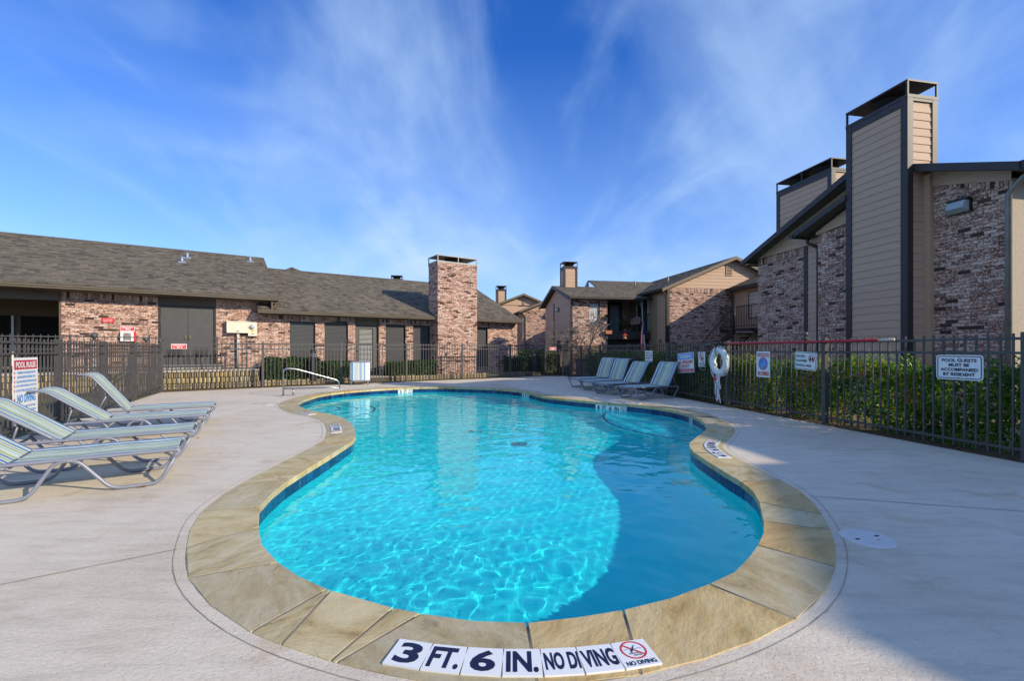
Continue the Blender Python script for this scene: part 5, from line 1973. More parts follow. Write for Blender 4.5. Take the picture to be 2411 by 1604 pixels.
# things about the balcony and the far garden
t = T('wall_planter', 'terracotta trough of dry plants hung on the outside of the balcony rail', 'planter', (9.1, 22.0, 2.03), frame=RF)
mb = MB(); mb.prism([(8.9, 21.98, 2.22), (9.28, 21.98, 2.22), (9.24, 21.98, 2.04), (8.94, 21.98, 2.04)], (0, 0.13, 0)); t.part('trough', mb, MT['terracotta'])
mb = MB()
for q in range(60):
    a = random.uniform(0, 6.28)
    leaf_shape(mb, random.uniform(8.92, 9.26), random.uniform(21.98, 22.1), 2.25 + random.random() * 0.22, a, 0.035, 0.2)
t.part('foliage', mb, MT['leafB'])
t = T('balcony_plant', 'arching spiky pot plant in the middle of the balcony', 'plant', (10.25, 22.55, 2.08), frame=RF)
mb = MB(); mb.lathe([(0.09, 0), (0.13, 0.22), (0.12, 0.22)], (10.25, 22.55, 2.08), 12); t.part('pot', mb, MT['terracotta'])
mb = MB()
for q in range(46):
    a = random.uniform(0, 6.28); l = random.uniform(0.35, 0.75)
    p0 = Vector((10.25, 22.55, 2.28)); d = Vector((math.cos(a), math.sin(a) * 0.6, 0))
    mb.tube([p0, p0 + d * l * 0.3 + Vector((0, 0, l * 0.7)), p0 + d * l * 0.75 + Vector((0, 0, l * 0.75))], [0.012, 0.009, 0.002], 4, tone=random.random())
t.part('foliage', mb, MT['leafY'])
t = T('balcony_chair', 'chair draped with a red and white cloth on the balcony', 'chair', (10.85, 22.9, 2.08), frame=RF)
mb = MB(); mb.bx(10.6, 11.1, 22.65, 23.1, 2.48, 2.53); t.part('seat', mb, MT['frame'])
for (x, y) in ((10.62, 22.67), (11.06, 22.67), (10.62, 23.06), (11.06, 23.06)):
    mb = MB(); mb.tube([(x, y, 2.08), (x, y, 2.5)], 0.018, 6); t.part('leg', mb, MT['frame'])
mb = MB(); mb.prism([(10.55, 22.6, 2.55), (11.12, 22.6, 2.62), (11.15, 22.6, 2.95), (10.95, 22.6, 3.02), (10.6, 22.6, 2.88)], (0, 0.06, 0)); t.part('cloth', mb, MT['plaid'])
t = T('bird_feeder', 'little red pagoda-roofed bird feeder hanging in front of the balcony beam', 'bird feeder', (9.78, 21.6, 1.77), frame=RF)
c = (9.78, 21.6, 0)
mb = MB(); mb.lathe([(0.17, 1.95), (0.10, 1.99), (0.04, 2.04), (0.02, 2.08)], c, 10, smooth=False); t.part('feeder_roof', mb, M('feeder_red', (0.5, 0.06, 0.04), rough=0.5))
mb = MB(); mb.lathe([(0.085, 1.81), (0.085, 1.95)], c, 6, smooth=False); t.part('seed_box', mb, M('seed_glass', (0.5, 0.35, 0.2), rough=0.2))
mb = MB(); mb.lathe([(0.14, 1.77), (0.15, 1.81)], c, 10, smooth=False); t.part('tray', mb, M('feeder_red_tray', (0.5, 0.06, 0.04), rough=0.5))
mb = MB(); mb.tube([(9.78, 21.6, 2.07), (9.78, 21.62, 3.82)], 0.004, 4); t.part('wire', mb, MT['frame'])
# limp flag on a slanted staff
t = T('flag', 'limp American flag hanging from a thin white staff beside the balcony', 'flag', (10.95, 22.1, 2.2), frame=RF)
mb = MB(); mb.tube([(10.92, 22.12, 3.72), (10.9, 21.82, 2.42)], 0.012, 6); t.part('staff', mb, MT['white'])
def flag_part(name, f0, f1, s0, s1, mat, dy):
    mb = MB(); N, Mm = 8, 10
    vs, fs = [], []
    for i in range(N + 1):
        for j in range(Mm + 1):
            u = f0 + (f1 - f0) * i / N; v = s0 + (s1 - s0) * j / Mm
            wd = 0.10 + 0.20 * v
            x = 10.9 + (u - 0.5) * wd - 0.05 * math.sin(3 * v)
            y = 21.8 + dy + 0.05 * math.sin(u * 11 + v * 2)
            vs.append((x, y, 2.62 - 1.42 * v))
    for i in range(N):
        for j in range(Mm):
            a = i * (Mm + 1) + j
            fs.append((a, a + Mm + 1, a + Mm + 2, a + 1))
    mb.add(vs, fs, 0, 0, True)
    t.part(name, mb, mat)
fw_ = M('flag_white', (0.7, 0.68, 0.66), rough=0.8); fr_ = M('flag_red', (0.45, 0.02, 0.04), rough=0.8); fb_ = M('flag_blue', (0.015, 0.03, 0.14), rough=0.8)
for q in range(7):
    flag_part('stripe', q / 7, (q + 1) / 7, 0.0, 1.0, fr_ if q % 2 == 0 else fw_, 0.0)
flag_part('canton', 0.35, 1.0, 0.0, 0.42, fb_, -0.008)
mb = MB()
for q in range(12):
    u, v = 0.42 + (q % 3) * 0.2, 0.06 + (q // 3) * 0.09
    x = 10.9 + (u - 0.5) * (0.10 + 0.20 * v) - 0.05 * math.sin(3 * v); y = 21.785 + 0.05 * math.sin(u * 11 + v * 2); z = 2.62 - 1.42 * v
    mb.add([(x + 0.014 * (1 if k % 2 == 0 else 0.45) * math.sin(k * math.pi / 5), y - 0.004, z + 0.014 * (1 if k % 2 == 0 else 0.45) * math.cos(k * math.pi / 5)) for k in range(10)], [tuple(range(10))])
t.part('stars', mb, fw_)
t = T('wind_chime', 'small blue and white wind chime hanging by the patio door', 'wind chime', (10.95, 22.2, 3.5), frame=RF)
mb = MB()
for q in range(5):
    mb.tube([(10.86 + q * 0.05, 22.15, 3.85), (10.86 + q * 0.05, 22.15, 3.55 - 0.05 * (q % 2))], 0.012, 6)
t.part('tubes', mb, M('chime_blue', (0.2, 0.27, 0.42), rough=0.4)); mb = MB(); mb.bx(10.84, 11.09, 22.13, 22.17, 3.84, 3.88); t.part('crossbar', mb, MT['white'])
t = T('sun_ornament', 'round ochre face ornament on the brick right of the far window', 'ornament', (8.83, 22.18, 2.95), frame=RF)
mb = MB(); pts = [(8.83 + 0.11 * math.cos(a * math.pi / 8) * (1 if a % 2 == 0 else 0.82), 22.15, 2.93 + 0.13 * math.sin(a * math.pi / 8) * (1 if a % 2 == 0 else 0.82)) for a in range(16)]
mb.prism(pts, (0, 0.045, 0)); t.part('face', mb, MT['gold'])
mb = MB(); mb.lathe([(0.035, 0), (0.02, 0.02)], (0, 0, 0), 8); o = t.part('nose', mb, MT['frame'], local=True); o.matrix_basis = t.inv @ (Matrix.Translation((8.83, 22.15, 2.93)) @ Matrix.Rotation(rad(90), 4, 'X'))
t = T('screen_box', 'tan boarded equipment screen behind the far right corner of the fence', 'screen', (7.5, 20.4, 0), frame=RF)
mb = MB(); mb.bx(7.0, 8.1, 20.1, 21.0, 0, 0.8); t.part('panel', mb, MT['box'])
mb = MB(); mb.bx(6.96, 8.14, 20.06, 21.04, 0.74, 0.80); t.part('top_rail', mb, MT['trim'])
for q in range(9):
    mb = MB(); mb.bx(7.0 + q * 0.122, 7.112 + q * 0.122, 20.085, 20.1, 0.03, 0.73); t.part('board', mb, MT['box'])

# ================================================================ FARTHER BUILDINGS
random.seed(43)
fb = T('apartment_building', 'distant gabled flats seen between the clubhouse and the far flats', 'apartment building', (8, 35, 0), frame=RF)
mb = MB(); mb.bx(7.23, 10.6, 33.5, 33.8, 0, 4.22); fb.part('brick_wall', mb, MT['brickfar'])
mb = MB(); mb.bx(7.0, 7.24, 33.52, 35.4, 0, 4.1); fb.part('brick_return', mb, MT['brickfar'])
siding(fb, (6.9, 33.52, 0), X, FRONT, [(0.3, 4.22), (4.2, 4.22), (4.2, 5.2), (2.5, 5.15)], 0.17)
siding(fb, (5.4, 36.5, 0), X, FRONT, [(0.2, 4.88), (4.2, 4.88), (2.2, 5.72)], 0.17)
siding(fb, (5.6, 36.55, 0), X, FRONT, [(0.0, 1.6), (1.6, 1.6), (1.6, 4.86), (0.0, 4.86)], 0.17)
mb = MB(); mb.bx(5.6, 7.2, 36.6, 37, 0, 1.6); fb.part('ground_floor_shade_block', mb, MT['dark'])  # near-black block painted as the shade of an open ground floor
mb = MB(); mb.bx(7.3, 10.6, 33.8, 42, 0, 4.2); mb.bx(5.7, 9.6, 36.6, 44, 0, 4.88); mb.prism([(5.6, 36.6, 4.88), (7.6, 36.6, 5.7), (9.6, 36.6, 4.88)], (0, 7, 0)); fb.part('body', mb, MT['siding'])
for a, za, b_, zb in ((5.2, 4.86, 7.62, 5.82), (10.0, 4.86, 7.62, 5.82)):
    roof_slab(fb, 'roof', (a, 36.1, za), (a, 44, za), (b_, 44, zb), (b_, 36.1, zb), 0.1)
    mb = MB(); mb.prism([(a, 36.08, za), (b_, 36.08, zb), (b_, 36.08, zb - 0.16), (a, 36.08, za - 0.16)], (0, 0.03, 0)); fb.part('rake_board', mb, MT['soffit'])
roof_slab(fb, 'roof', (6.7, 33.1, 4.15), (6.7, 43, 4.15), (9.2, 43, 5.15), (9.2, 33.1, 5.15), 0.1)
mb = MB(); mb.prism([(6.65, 33.07, 4.15), (9.2, 33.07, 5.17), (9.2, 33.07, 5.0), (6.65, 33.07, 3.99)], (0, 0.03, 0)); fb.part('rake_board', mb, MT['soffit'])
mb = MB(); mb.bx(7.59, 7.79, 36.44, 36.485, 4.9, 5.4); vt = fb.part('gable_vent', mb, MT['siding'])
for q in range(5):
    mb = MB(); mb.bx(7.61, 7.77, 36.43, 36.44, 4.95 + q * 0.085, 4.985 + q * 0.085); fb.part('vent_slot', mb, MT['dark'], vt)
board_chimney(fb, 5.56, 6.32, 36.9, 37.6, 4.6, 6.17, 6.5, 0.18, trim=0.1)
mb = MB(); mb.tube([(7.0, 33.45, 3.95), (7.1, 33.45, 3.8), (7.2, 33.45, 3.72), (7.2, 33.45, 0)], 0.045, 6); fb.part('downspout', mb, MT['soffit'])
wall_lamp('small boxy wall lamp on the sunlit distant brick gable', 'boxy lamps on the brick walls', RF, (8.86, 33.48, 3.75), 0.0, 1.25)

bh = T('apartment_building', 'flats behind the clubhouse of which only a roof peak shows over the ridge', 'apartment building', (-9.5, 36, 0), frame=RF)
mb = MB(); mb.bx(-11.6, -7.0, 34.2, 42, 0, 5.9); bh.part('wall', mb, MT['siding'])
for a in (-11.9, -6.8):
    roof_slab(bh, 'roof', (a, 34, 5.95), (a, 42, 5.95), (-9.35, 42, 7.02), (-9.35, 34, 7.02), 0.12)
mb = MB(); mb.prism([(-11.4, 34.2, 5.9), (-9.35, 34.2, 6.88), (-7.3, 34.2, 5.9)], (0, 0.1, 0)); bh.part('gable_end', mb, MT['siding'])
bh2 = T('apartment_building', 'flats behind the clubhouse of which only a capped chimney top shows over the ridge', 'apartment building', (-2, 36, 0), frame=RF)
mb = MB(); mb.bx(-5, 2, 35, 42, 0, 4.4); bh2.part('wall', mb, MT['siding'])
roof_slab(bh2, 'roof', (-5.2, 34.6, 4.4), (2.2, 34.6, 4.4), (2.2, 38, 5.5), (-5.2, 38, 5.5), 0.12)
board_chimney(bh2, -2.63, -1.88, 34.0, 34.7, 4.0, 6.36, 6.64, 0.18)

# flats standing just out of view on the right; their shadow lies over the near deck
ns = T('apartment_building', 'neighbouring two-storey flats with a gable end just outside the picture on the right', 'apartment building', (15, -8, 0), frame=RF)
mb = MB(); mb.prism([(12.46, -2.86, 0), (12.46, -2.86, 5.36), (12.46, -6.7, 6.32), (12.46, -10.5, 5.36), (12.46, -10.5, 0)], (9, 0, 0)); ns.part('wall', mb, MT['brickfar'])
for a in (-2.8, -10.6):
    roof_slab(ns, 'roof', (12.4, a, 5.36), (21.6, a, 5.36), (21.6, -6.7, 6.34), (12.4, -6.7, 6.34), 0.06)
for y0 in (-4.5, -8.5):
    window(ns, (12.46, 0, 0), UXR, LEFT, -y0 - 0.6, -y0 + 0.6, 3.2, 4.6, 'blind', -0.02, (2, 3), 'trim')
n2 = T('apartment_building', 'broad boarded chimney block added out of view to shade the right deck and hedge', 'apartment building', (13.5, -1, 0), frame=RF)
board_chimney(n2, 12.3, 13.1, -2.36, 0.1, 0, 4.75, 5.05, 0.18, mid_y=1, flues=2)  # added unseen block, shaped to cast shade bands on the right deck
mb = MB(); mb.bx(13.1, 18, -2.3, 0.05, 0, 3.6); n2.part('wall', mb, MT['siding'])
roof_slab(n2, 'roof', (13.12, -2.4, 3.6), (18, -2.4, 3.6), (18, 0.15, 4.3), (13.12, 0.15, 4.3), 0.1)

# ================================================================ FENCES
random.seed(53)


def fence(name, label, A, B, posts, zt, drop2=0.16, pitch=0.116, frame=None, cat='fence', ball=True, pk=0.009, post_w=0.035, z0=0.0, zb=0.13, post_extra=0.0, rail_w=0.018, capk=1.0):
    """steel picket fence: square posts with ball caps, three rails, square pickets"""
    A, B = Vector(A), Vector(B)
    L_ = (B - A).length
    d = (B - A) / L_
    ang = math.atan2(d.y, d.x)
    t = T(name, label, cat, (A.x, A.y, 0), ang, frame=frame)
    mb = MB(); mb.bx(-post_w, post_w, -post_w, post_w, z0 - 0.05, zt + 0.07 + post_extra)
    pm = mb.mesh('post', MT['fence'])
    cb = MB(); cb.bx(-post_w - 0.008, post_w + 0.008, -post_w - 0.008, post_w + 0.008, 0, 0.022)
    cb.lathe([(a_ * capk, b_ * capk) for a_, b_ in ((0.022, 0.02), (0.018, 0.035), (0.03, 0.042), (0.04, 0.06), (0.042, 0.08), (0.036, 0.1), (0.02, 0.115), (0.004, 0.12))], n=14)
    cm = cb.mesh('ball_cap', MT['fence'])
    for p in posts:
        po = t.inst('post', pm, Matrix.Translation((p, 0, 0)), local=True)
        if ball:
            t.inst('ball_cap', cm, Matrix.Translation((p, 0, zt + 0.07 + post_extra)), po, local=True)
    # rails between posts
    ps = sorted(posts)
    for a, b_ in zip(ps, ps[1:]):
        for z in (zt, zt - drop2, zb):
            mb = MB(); mb.bx(a + post_w, b_ - post_w, -rail_w, rail_w, z - 0.015, z + 0.015)
            t.part('rail', mb, MT['fence'], local=True)
        n = int((b_ - a - 2 * post_w) / pitch)
        st_ = (b_ - a) / (n + 1)
        for k in range(1, n + 1):
            me = PK.get((zt, pk, z0))
            if me is None:
                mb = MB(); mb.bx(-pk, pk, -pk, pk, z0 + 0.05, zt + 0.058)
                me = PK[(zt, pk, z0)] = mb.mesh('picket', MT['fence'])
            t.inst('picket', me, Matrix.Translation((a + st_ * k, 0, 0)), local=True)
    return t


PK = {}
fr_posts = [0, 2.4, 4.55, 7.05, 9.52, 12.02, 14.49, 17.1]
fence('pool_fence', 'dark picket fence along the hedge on the right with the safety signs', rw(6.4, 20.9), rw(6.4, 3.85), fr_posts[:-1] + [17.05], 1.355)
fence('pool_fence', 'straight picket fence across the far end in front of the clubhouse', cw(-0.55, -1.72), cw(13.77, -1.72), [0, 2.63, 5.1, 7.54, 9.98, 12.39, 14.32], 1.42)
fence('pool_fence', 'steep dark picket fence on the left behind the loungers', (-10.4, 13.45), (-6.1, 4.72), [0, 0.75, 2.55, 4.6, 6.65, 9.05], 1.335, pitch=0.118, pk=0.0095, post_w=0.044, rail_w=0.026, capk=1.35)
fence('guard_railing', 'picket guard railing standing on top of the block retaining wall', cw(-4.4, -1.08), cw(1.68, -1.08), [0.0, 1.75, 3.5, 5.23, 6.06], 1.60, 0.35, 0.155, ball=False, pk=0.008, post_w=0.022, z0=0.585, zb=0.72, cat='railing')
gt = fence('pool_gate', 'narrow picket gate with a red sign at the far right corner', cw(13.81, -1.72), cw(14.73, -1.72), [0.03, 0.9], 1.37, cat='gate', post_w=0.02, ball=False)
mb = MB(); mb.bx(0.8, 0.86, -0.05, 0.05, 1.0, 1.25); gt.part('latch', mb, MT['metal_lt'], local=True)
fence('pool_fence', 'short picket fence panel joining the gate to the hedge side', cw(14.76, -1.72), rw(6.4, 20.95), [0.0, 0.62], 1.40)

# ================================================================ SIGNS


def sign_thing(label, frame, loc, rot, w, h, name='sign', cat='sign', r=0.0, mat='white', bend=0.0, group=None):
    t = T(name, label, cat, loc, rot, group, frame=frame)
    mb = MB()
    if r:
        mb.prism([(x, 0, z) for x, z in rrect(w, h, r)], (0, 0.004, 0))
    else:
        mb.prism([(-w / 2, 0, -h / 2), (w / 2, 0, -h / 2), (w / 2, 0, h / 2), (-w / 2, 0, h / 2)], (0, 0.004, 0))
    t.part('panel', mb, MT[mat], local=True)
    return t


def sq(t, name, x0, x1, z0, z1, mat, y=-0.0015):
    mb = MB(); mb.add([(x0, y, z0), (x1, y, z0), (x1, y, z1), (x0, y, z1)], [(0, 1, 2, 3)])
    t.part(name, mb, MT[mat], local=True)


def tx(t, st, bold, cx, cz, w, h, mat, y=-0.003):
    mb = MB(); text_into(mb, st, bold, cx, cz, w, h, y)
    t.part('lettering', mb, MT[mat], local=True)


def frame_line(t, w, h, r, lw, mat, y=-0.0015):
    a, b_ = rrect(w, h, r), rrect(w - 2 * lw, h - 2 * lw, max(r - lw, 0.003))
    n = len(a)
    mb = MB(); mb.add([(x, y, z) for x, z in a + b_], [(i, (i + 1) % n, n + (i + 1) % n, n + i) for i in range(n)])
    t.part('border', mb, MT[mat], local=True)


FX = 6.4 - 0.03
RS = rad(-90)
# no-pets sign
t = sign_thing('white blue-edged sign reading NO PETS ALLOWED IN POOL AREA', RF, (FX, 6.77, 1.04), RS, 0.46, 0.31, r=0.035)
t.root.rotation_euler = (0, rad(3), RS + rad(10.44))
frame_line(t, 0.435, 0.285, 0.028, 0.009, 'navyink')
tx(t, 'NO PETS', BD, -0.1, 0.075, 0.18, 0.042, 'navyink'); tx(t, 'ALLOWED', BD, -0.078, 0.0, 0.225, 0.042, 'navyink'); tx(t, 'IN POOL AREA', BD, -0.028, -0.08, 0.32, 0.042, 'navyink')
mb = MB(); ring_into(mb, 0.125, 0.045, 0.056, 0.066, -0.003); bar_into(mb, 0.085, 0.085, 0.165, 0.005, 0.008, -0.0045); t.part('prohibition_ring', mb, MT['red'], local=True)
mb = MB()
for sx in (-1, 1):
    bx_ = 0.125 + sx * 0.024
    mb.add([(bx_ + dx * sx, -0.0025, 0.045 + dz) for dx, dz in ((-0.02, -0.036), (0.018, -0.036), (0.02, -0.005), (0.012, 0.012), (0.02, 0.034), (0.004, 0.026), (-0.012, 0.034), (-0.014, 0.005))], [tuple(range(8))])
t.part('pet_silhouettes', mb, MT['navyink'], local=True)
# guests sign
t = sign_thing('white blue-edged sign reading POOL GUESTS MUST BE ACCOMPANIED BY RESIDENT', RF, (FX, 4.475, 1.015), RS, 0.5, 0.305, r=0.04)
frame_line(t, 0.472, 0.277, 0.032, 0.01, 'navyink')
for k, (st, w) in enumerate((('POOL GUESTS', 0.37), ('MUST BE', 0.22), ('ACCOMPANIED', 0.4), ('BY RESIDENT', 0.34))):
    tx(t, st, BD, 0, 0.086 - k * 0.057, w, 0.04, 'navyink')
for z in (0.124, -0.125):
    mb = MB(); mb.lathe([(0.006, 0), (0.006, 0.003)], n=8); o = t.part('rivet', mb, MT['metal_lt'], local=True); o.matrix_basis = Matrix.Translation((0, 0, z)) @ Matrix.Rotation(rad(90), 4, 'X')
# caution sign
t = sign_thing('white CAUTION NO DIVING sign with a blue diver roundel, nearest the life ring', RF, (FX, 7.775, 0.95), RS, 0.36, 0.5)
sq(t, 'red_band', -0.15, 0.15, 0.145, 0.215, 'red'); tx(t, 'CAUTION!', BD, 0, 0.18, 0.27, 0.045, 'white')
mb = MB(); pts = [(0.112 * math.cos(2 * math.pi * k / 28), -0.0015, 0.012 + 0.112 * math.sin(2 * math.pi * k / 28)) for k in range(28)]; mb.add(pts, [tuple(range(28))]); t.part('roundel', mb, MT['lblue'], local=True)
mb = MB(); ring_into(mb, 0, 0.012, 0.106, 0.122, -0.003); bar_into(mb, -0.078, 0.09, 0.078, -0.066, 0.011, -0.0045); t.part('prohibition_ring', mb, MT['red'], local=True)
mb = MB(); mb.add([(-0.02, -0.003, -0.06), (0.0, -0.003, -0.02), (0.03, -0.003, 0.05), (0.042, -0.003, 0.088), (0.022, -0.003, 0.05), (-0.006, -0.003, -0.01)], [tuple(range(6))]); bar_into(mb, -0.08, -0.005, -0.02, -0.012, 0.006, -0.003); bar_into(mb, 0.015, -0.012, 0.08, -0.005, 0.006, -0.003); bar_into(mb, -0.045, -0.062, 0.04, -0.062, 0.005, -0.003); t.part('diver', mb, MT['white'], local=True)
tx(t, 'NO DIVING!', BD, 0.005, -0.18, 0.29, 0.085, 'red')
# no-glass sign
t = sign_thing('narrow white sign with a crossed-out bottle, left of the life ring', RF, (FX, 9.785, 1.005), RS, 0.27, 0.35)
mb = MB(); ring_into(mb, 0, 0.06, 0.078, 0.094, -0.003); bar_into(mb, -0.06, 0.12, 0.06, 0.0, 0.014, -0.0045); t.part('prohibition_ring', mb, MT['red'], local=True)
mb = MB(); mb.add([(x, -0.002, z) for x, z in ((-0.035, -0.0), (-0.002, 0.0), (-0.002, 0.06), (-0.012, 0.075), (-0.012, 0.105), (-0.026, 0.105), (-0.026, 0.075), (-0.035, 0.06))], [tuple(range(8))]); mb.add([(x, -0.002, z) for x, z in ((0.012, 0.0), (0.036, 0.0), (0.044, 0.055), (0.004, 0.055))], [(0, 1, 2, 3)]); t.part('bottle', mb, MT['black'], local=True)
for k, (st, w) in enumerate((('NO GLASS', 0.17), ('CONTAINERS', 0.2), ('IN POOL AREA', 0.22))):
    tx(t, st, MD if st == 'IN POOL AREA' or True else BD, 0, -0.08 - k * 0.033, w, 0.022, 'black')
# warning sign
t = sign_thing('blue, white and red WARNING NO LIFEGUARD ON DUTY sign beside the nearest right lounger', RF, (FX, 10.47, 0.905), RS, 0.72, 0.5)
t.root.rotation_euler = (0, rad(-4), RS + rad(10.44))
sq(t, 'blue_band', -0.34, 0.34, 0.085, 0.235, 'lblue'); tx(t, 'WARNING', BD, 0, 0.16, 0.56, 0.11, 'white')
tx(t, 'NO LIFEGUARD', BD, 0, 0.02, 0.64, 0.085, 'red'); tx(t, 'ON DUTY', BD, 0, -0.085, 0.38, 0.085, 'red')
sq(t, 'red_band', -0.34, 0.34, -0.235, -0.15, 'dred'); tx(t, 'CHILDREN SHOULD NOT USE POOL', MD, 0, -0.174, 0.6, 0.026, 'white'); tx(t, 'WITHOUT ADULT SUPERVISION', MD, 0, -0.212, 0.52, 0.026, 'white')
# small supervision sign
t = sign_thing('small white sign with three dark lines and a red figure above the right loungers', RF, (FX, 12.42, 1.05), RS, 0.46, 0.31)
for k, (st, w) in enumerate((('CHILDREN MUST', 0.3), ('HAVE ADULT', 0.22), ('SUPERVISION', 0.26))):
    tx(t, st, MD, -0.05, 0.085 - k * 0.075, w, 0.036, 'black')
mb = MB(); mb.add([(x, -0.003, z) for x, z in ((0.12, -0.06), (0.135, -0.06), (0.14, -0.01), (0.16, -0.06), (0.178, -0.06), (0.17, 0.03), (0.165, 0.09), (0.15, 0.11), (0.14, 0.06), (0.12, 0.02), (0.11, 0.0))], [tuple(range(11))]); t.part('figure', mb, MT['red'], local=True)
# pool rules on the left fence
AL = math.atan2(0.898, -0.44)
lp = Vector((-6.955, 6.46, 0)) + Vector((0.898, 0.44, 0)) * 0.04
t = sign_thing('tall white POOL RULES sign with a red heading behind the left loungers', None, (lp.x, lp.y, 0.665), AL, 0.68, 0.91, r=0.02)
sq(t, 'red_heading', -0.31, 0.31, 0.29, 0.42, 'dred'); tx(t, 'POOL RULES', BD, 0, 0.355, 0.54, 0.085, 'white')
for k, st in enumerate(('WARNING: NO LIFEGUARD ON DUTY', 'SHOWER BEFORE ENTERING POOL', 'NO GLASS OR ANIMALS IN THE FENCED POOL AREA', 'DO NOT SWIM IF DIARRHEA, ILL OR NOT WELL', 'DO NOT SWALLOW THE POOL WATER')):
    z = 0.245 - k * 0.062
    tx(t, st, MD, 0.02, z, 0.5 if k < 2 else 0.55, 0.034, 'lblue')
    sq(t, 'bullet', -0.31, -0.285, z - 0.014, z + 0.014, 'red')
tx(t, 'NO DIVING', BD, 0.02, -0.12, 0.5, 0.12, 'lblue'); sq(t, 'bullet', -0.31, -0.285, -0.135, -0.105, 'red')
for k, st in enumerate(('POOL CLOSED AFTER DARK', 'PARENTS SUPERVISE CHILDREN', 'KEEP GATE CLOSED AT ALL TIMES')):
    tx(t, st, MD, 0.05, -0.235 - k * 0.062, 0.44, 0.032, 'lblue')


def em_sign(label, frame, loc, rot, w, h):
    t = sign_thing(label, frame, loc, rot, w, h, group='red EMERGENCY 911 signs')
    sq(t, 'red_field', -w / 2 + 0.012, w / 2 - 0.012, -h / 2 + 0.012, h / 2 - 0.012, 'red')
    tx(t, 'EMERGENCY', BD, 0, h * 0.2, w * 0.8, h * 0.24, 'white')
    tx(t, '911', BD, 0.01, -h * 0.17, w * 0.34, h * 0.36, 'white')
    tx(t, 'DIAL', MD, -w * 0.3, -h * 0.22, w * 0.16, h * 0.13, 'white')
    return t


em_sign('red EMERGENCY 911 sign tied to the far fence in front of the dark double door', CF, (-0.14, -1.765, 1.335), 0.0, 0.38, 0.15)
em_sign('red EMERGENCY 911 sign on the sunlit brick above the white phone box', CF, (-1.52, -0.035, 1.9), 0.0, 0.36, 0.155)
em_sign('small red and white sign on the narrow gate at the far right corner', CF, (14.25, -1.765, 1.29), 0.0, 0.4, 0.15)
t = sign_thing('plain red sign with two white lines high on the sunlit brick wall', CF, (-1.99, -0.035, 2.145), 0.0, 0.29, 0.14, mat='red')
tx(t, 'POOL PHONE', MD, 0, 0.022, 0.22, 0.026, 'white', -0.002); tx(t, 'EMERGENCY PHONE', MD, 0, -0.028, 0.2, 0.026, 'white', -0.002)
t = T('phone_box', 'white emergency phone box below the 911 sign on the brick wall', 'phone box', (-1.5, -0.05, 1.55), frame=CF)
mb = MB(); mb.bx(-1.68, -1.36, -0.13, -0.012, 1.5, 1.81); t.part('box', mb, MT['white'])
mb = MB(); mb.bx(-1.61, -1.43, -0.134, -0.13, 1.53, 1.76); t.part('door', mb, MT['metal_lt'])
mb = MB(); mb.bx(-1.54, -1.5, -0.139, -0.134, 1.7, 1.73); t.part('latch', mb, MT['red'])
mb = MB(); mb.bx(-1.36, -1.31, -0.13, -0.012, 1.5, 1.8); t.part('side_label', mb, MT['red'])

# ================================================================ LIFE RING, HOOK
t = T('life_ring', 'white life ring with coiled white rope hanging on the right fence', 'life ring', (FX - 0.05, 9.05, 0.95), RS, frame=RF)
mb = MB(); R_, r_ = 0.228, 0.066
mb.tube([(R_ * math.cos(2 * math.pi * k / 40), 0, 0.02 + R_ * 1.08 * math.sin(2 * math.pi * k / 40)) for k in range(40)], r_, 14, True)
t.part('ring', mb, MT['ring'], local=True)
for a in (20, 110, 200, 290):
    mb = MB()
    for q in range(3):
        a2 = rad(a + (q - 1) * 6)
        c_ = Vector((R_ * math.cos(a2), 0, 0.02 + R_ * 1.08 * math.sin(a2)))
        d_ = Vector((math.cos(a2), 0, math.sin(a2)))
        mb.tube([c_ + (d_ * math.cos(2 * math.pi * k / 12) + Vector((0, 1, 0)) * math.sin(2 * math.pi * k / 12)) * (r_ + 0.004) for k in range(12)], 0.012, 5, True)
    t.part('strap', mb, MT['white'], local=True)
mb = MB()
gl = []
for k in range(64):
    a = 2 * math.pi * k / 64
    rr = R_ + r_ + 0.012 + 0.05 * abs(math.sin(2 * (a - rad(20))))
    gl.append((rr * math.cos(a), -0.02, 0.02 + rr * 1.05 * math.sin(a) - 0.03 * abs(math.sin(2 * (a - rad(20))))))
mb.tube(gl, 0.007, 6, True); t.part('grab_line', mb, MT['rope'], local=True)
mb = MB()
for q in range(6):
    x0 = -0.03 + q * 0.022; ln = (0.42, 0.55, 0.36, 0.62, 0.5, 0.30)[q]
    pts = []
    for k in range(17):
        v = k / 16
        pts.append((x0 + 0.05 * math.sin(math.pi * v) * (1 if q % 2 else -1) + 0.02 * math.sin(9 * v + q), -0.04 - 0.015 * (q % 3), -0.27 - ln * math.sin(math.pi * v) ** 0.8))
    mb.tube(pts, 0.008, 6)
mb.tube([(-0.2, -0.03, -0.2), (-0.13, -0.04, -0.38), (-0.06, -0.05, -0.55), (-0.04, -0.05, -0.78), (0.01, -0.05, -0.9), (0.04, -0.05, -0.8), (0.02, -0.05, -0.5)], 0.008, 6)
t.part('throw_rope', mb, MT['rope'], local=True)
mb = MB(); mb.lathe([(0.01, -0.06), (0.05, -0.035), (0.058, 0), (0.05, 0.035), (0.01, 0.06)], (-0.05, -0.05, -0.36), 14); t.part('float', mb, MT['red'], local=True)
mb = MB(); mb.tube([(0.02, 0.03, 0.42), (0.0, -0.06, 0.36), (-0.02, -0.1, 0.25), (0.02, -0.08, 0.14)], 0.009, 6); mb.tube([(0.03, 0.05, 0.14), (0.05, -0.03, 0.12), (0.0, -0.06, 0.05)], 0.008, 6); t.part('hanger', mb, MT['black'], local=True)
t = T('shepherds_crook', 'long red rescue pole laid along the top of the right fence', 'rescue pole', (FX - 0.03, 7, 1.37), frame=RF)
PX = 6.4 - 0.065
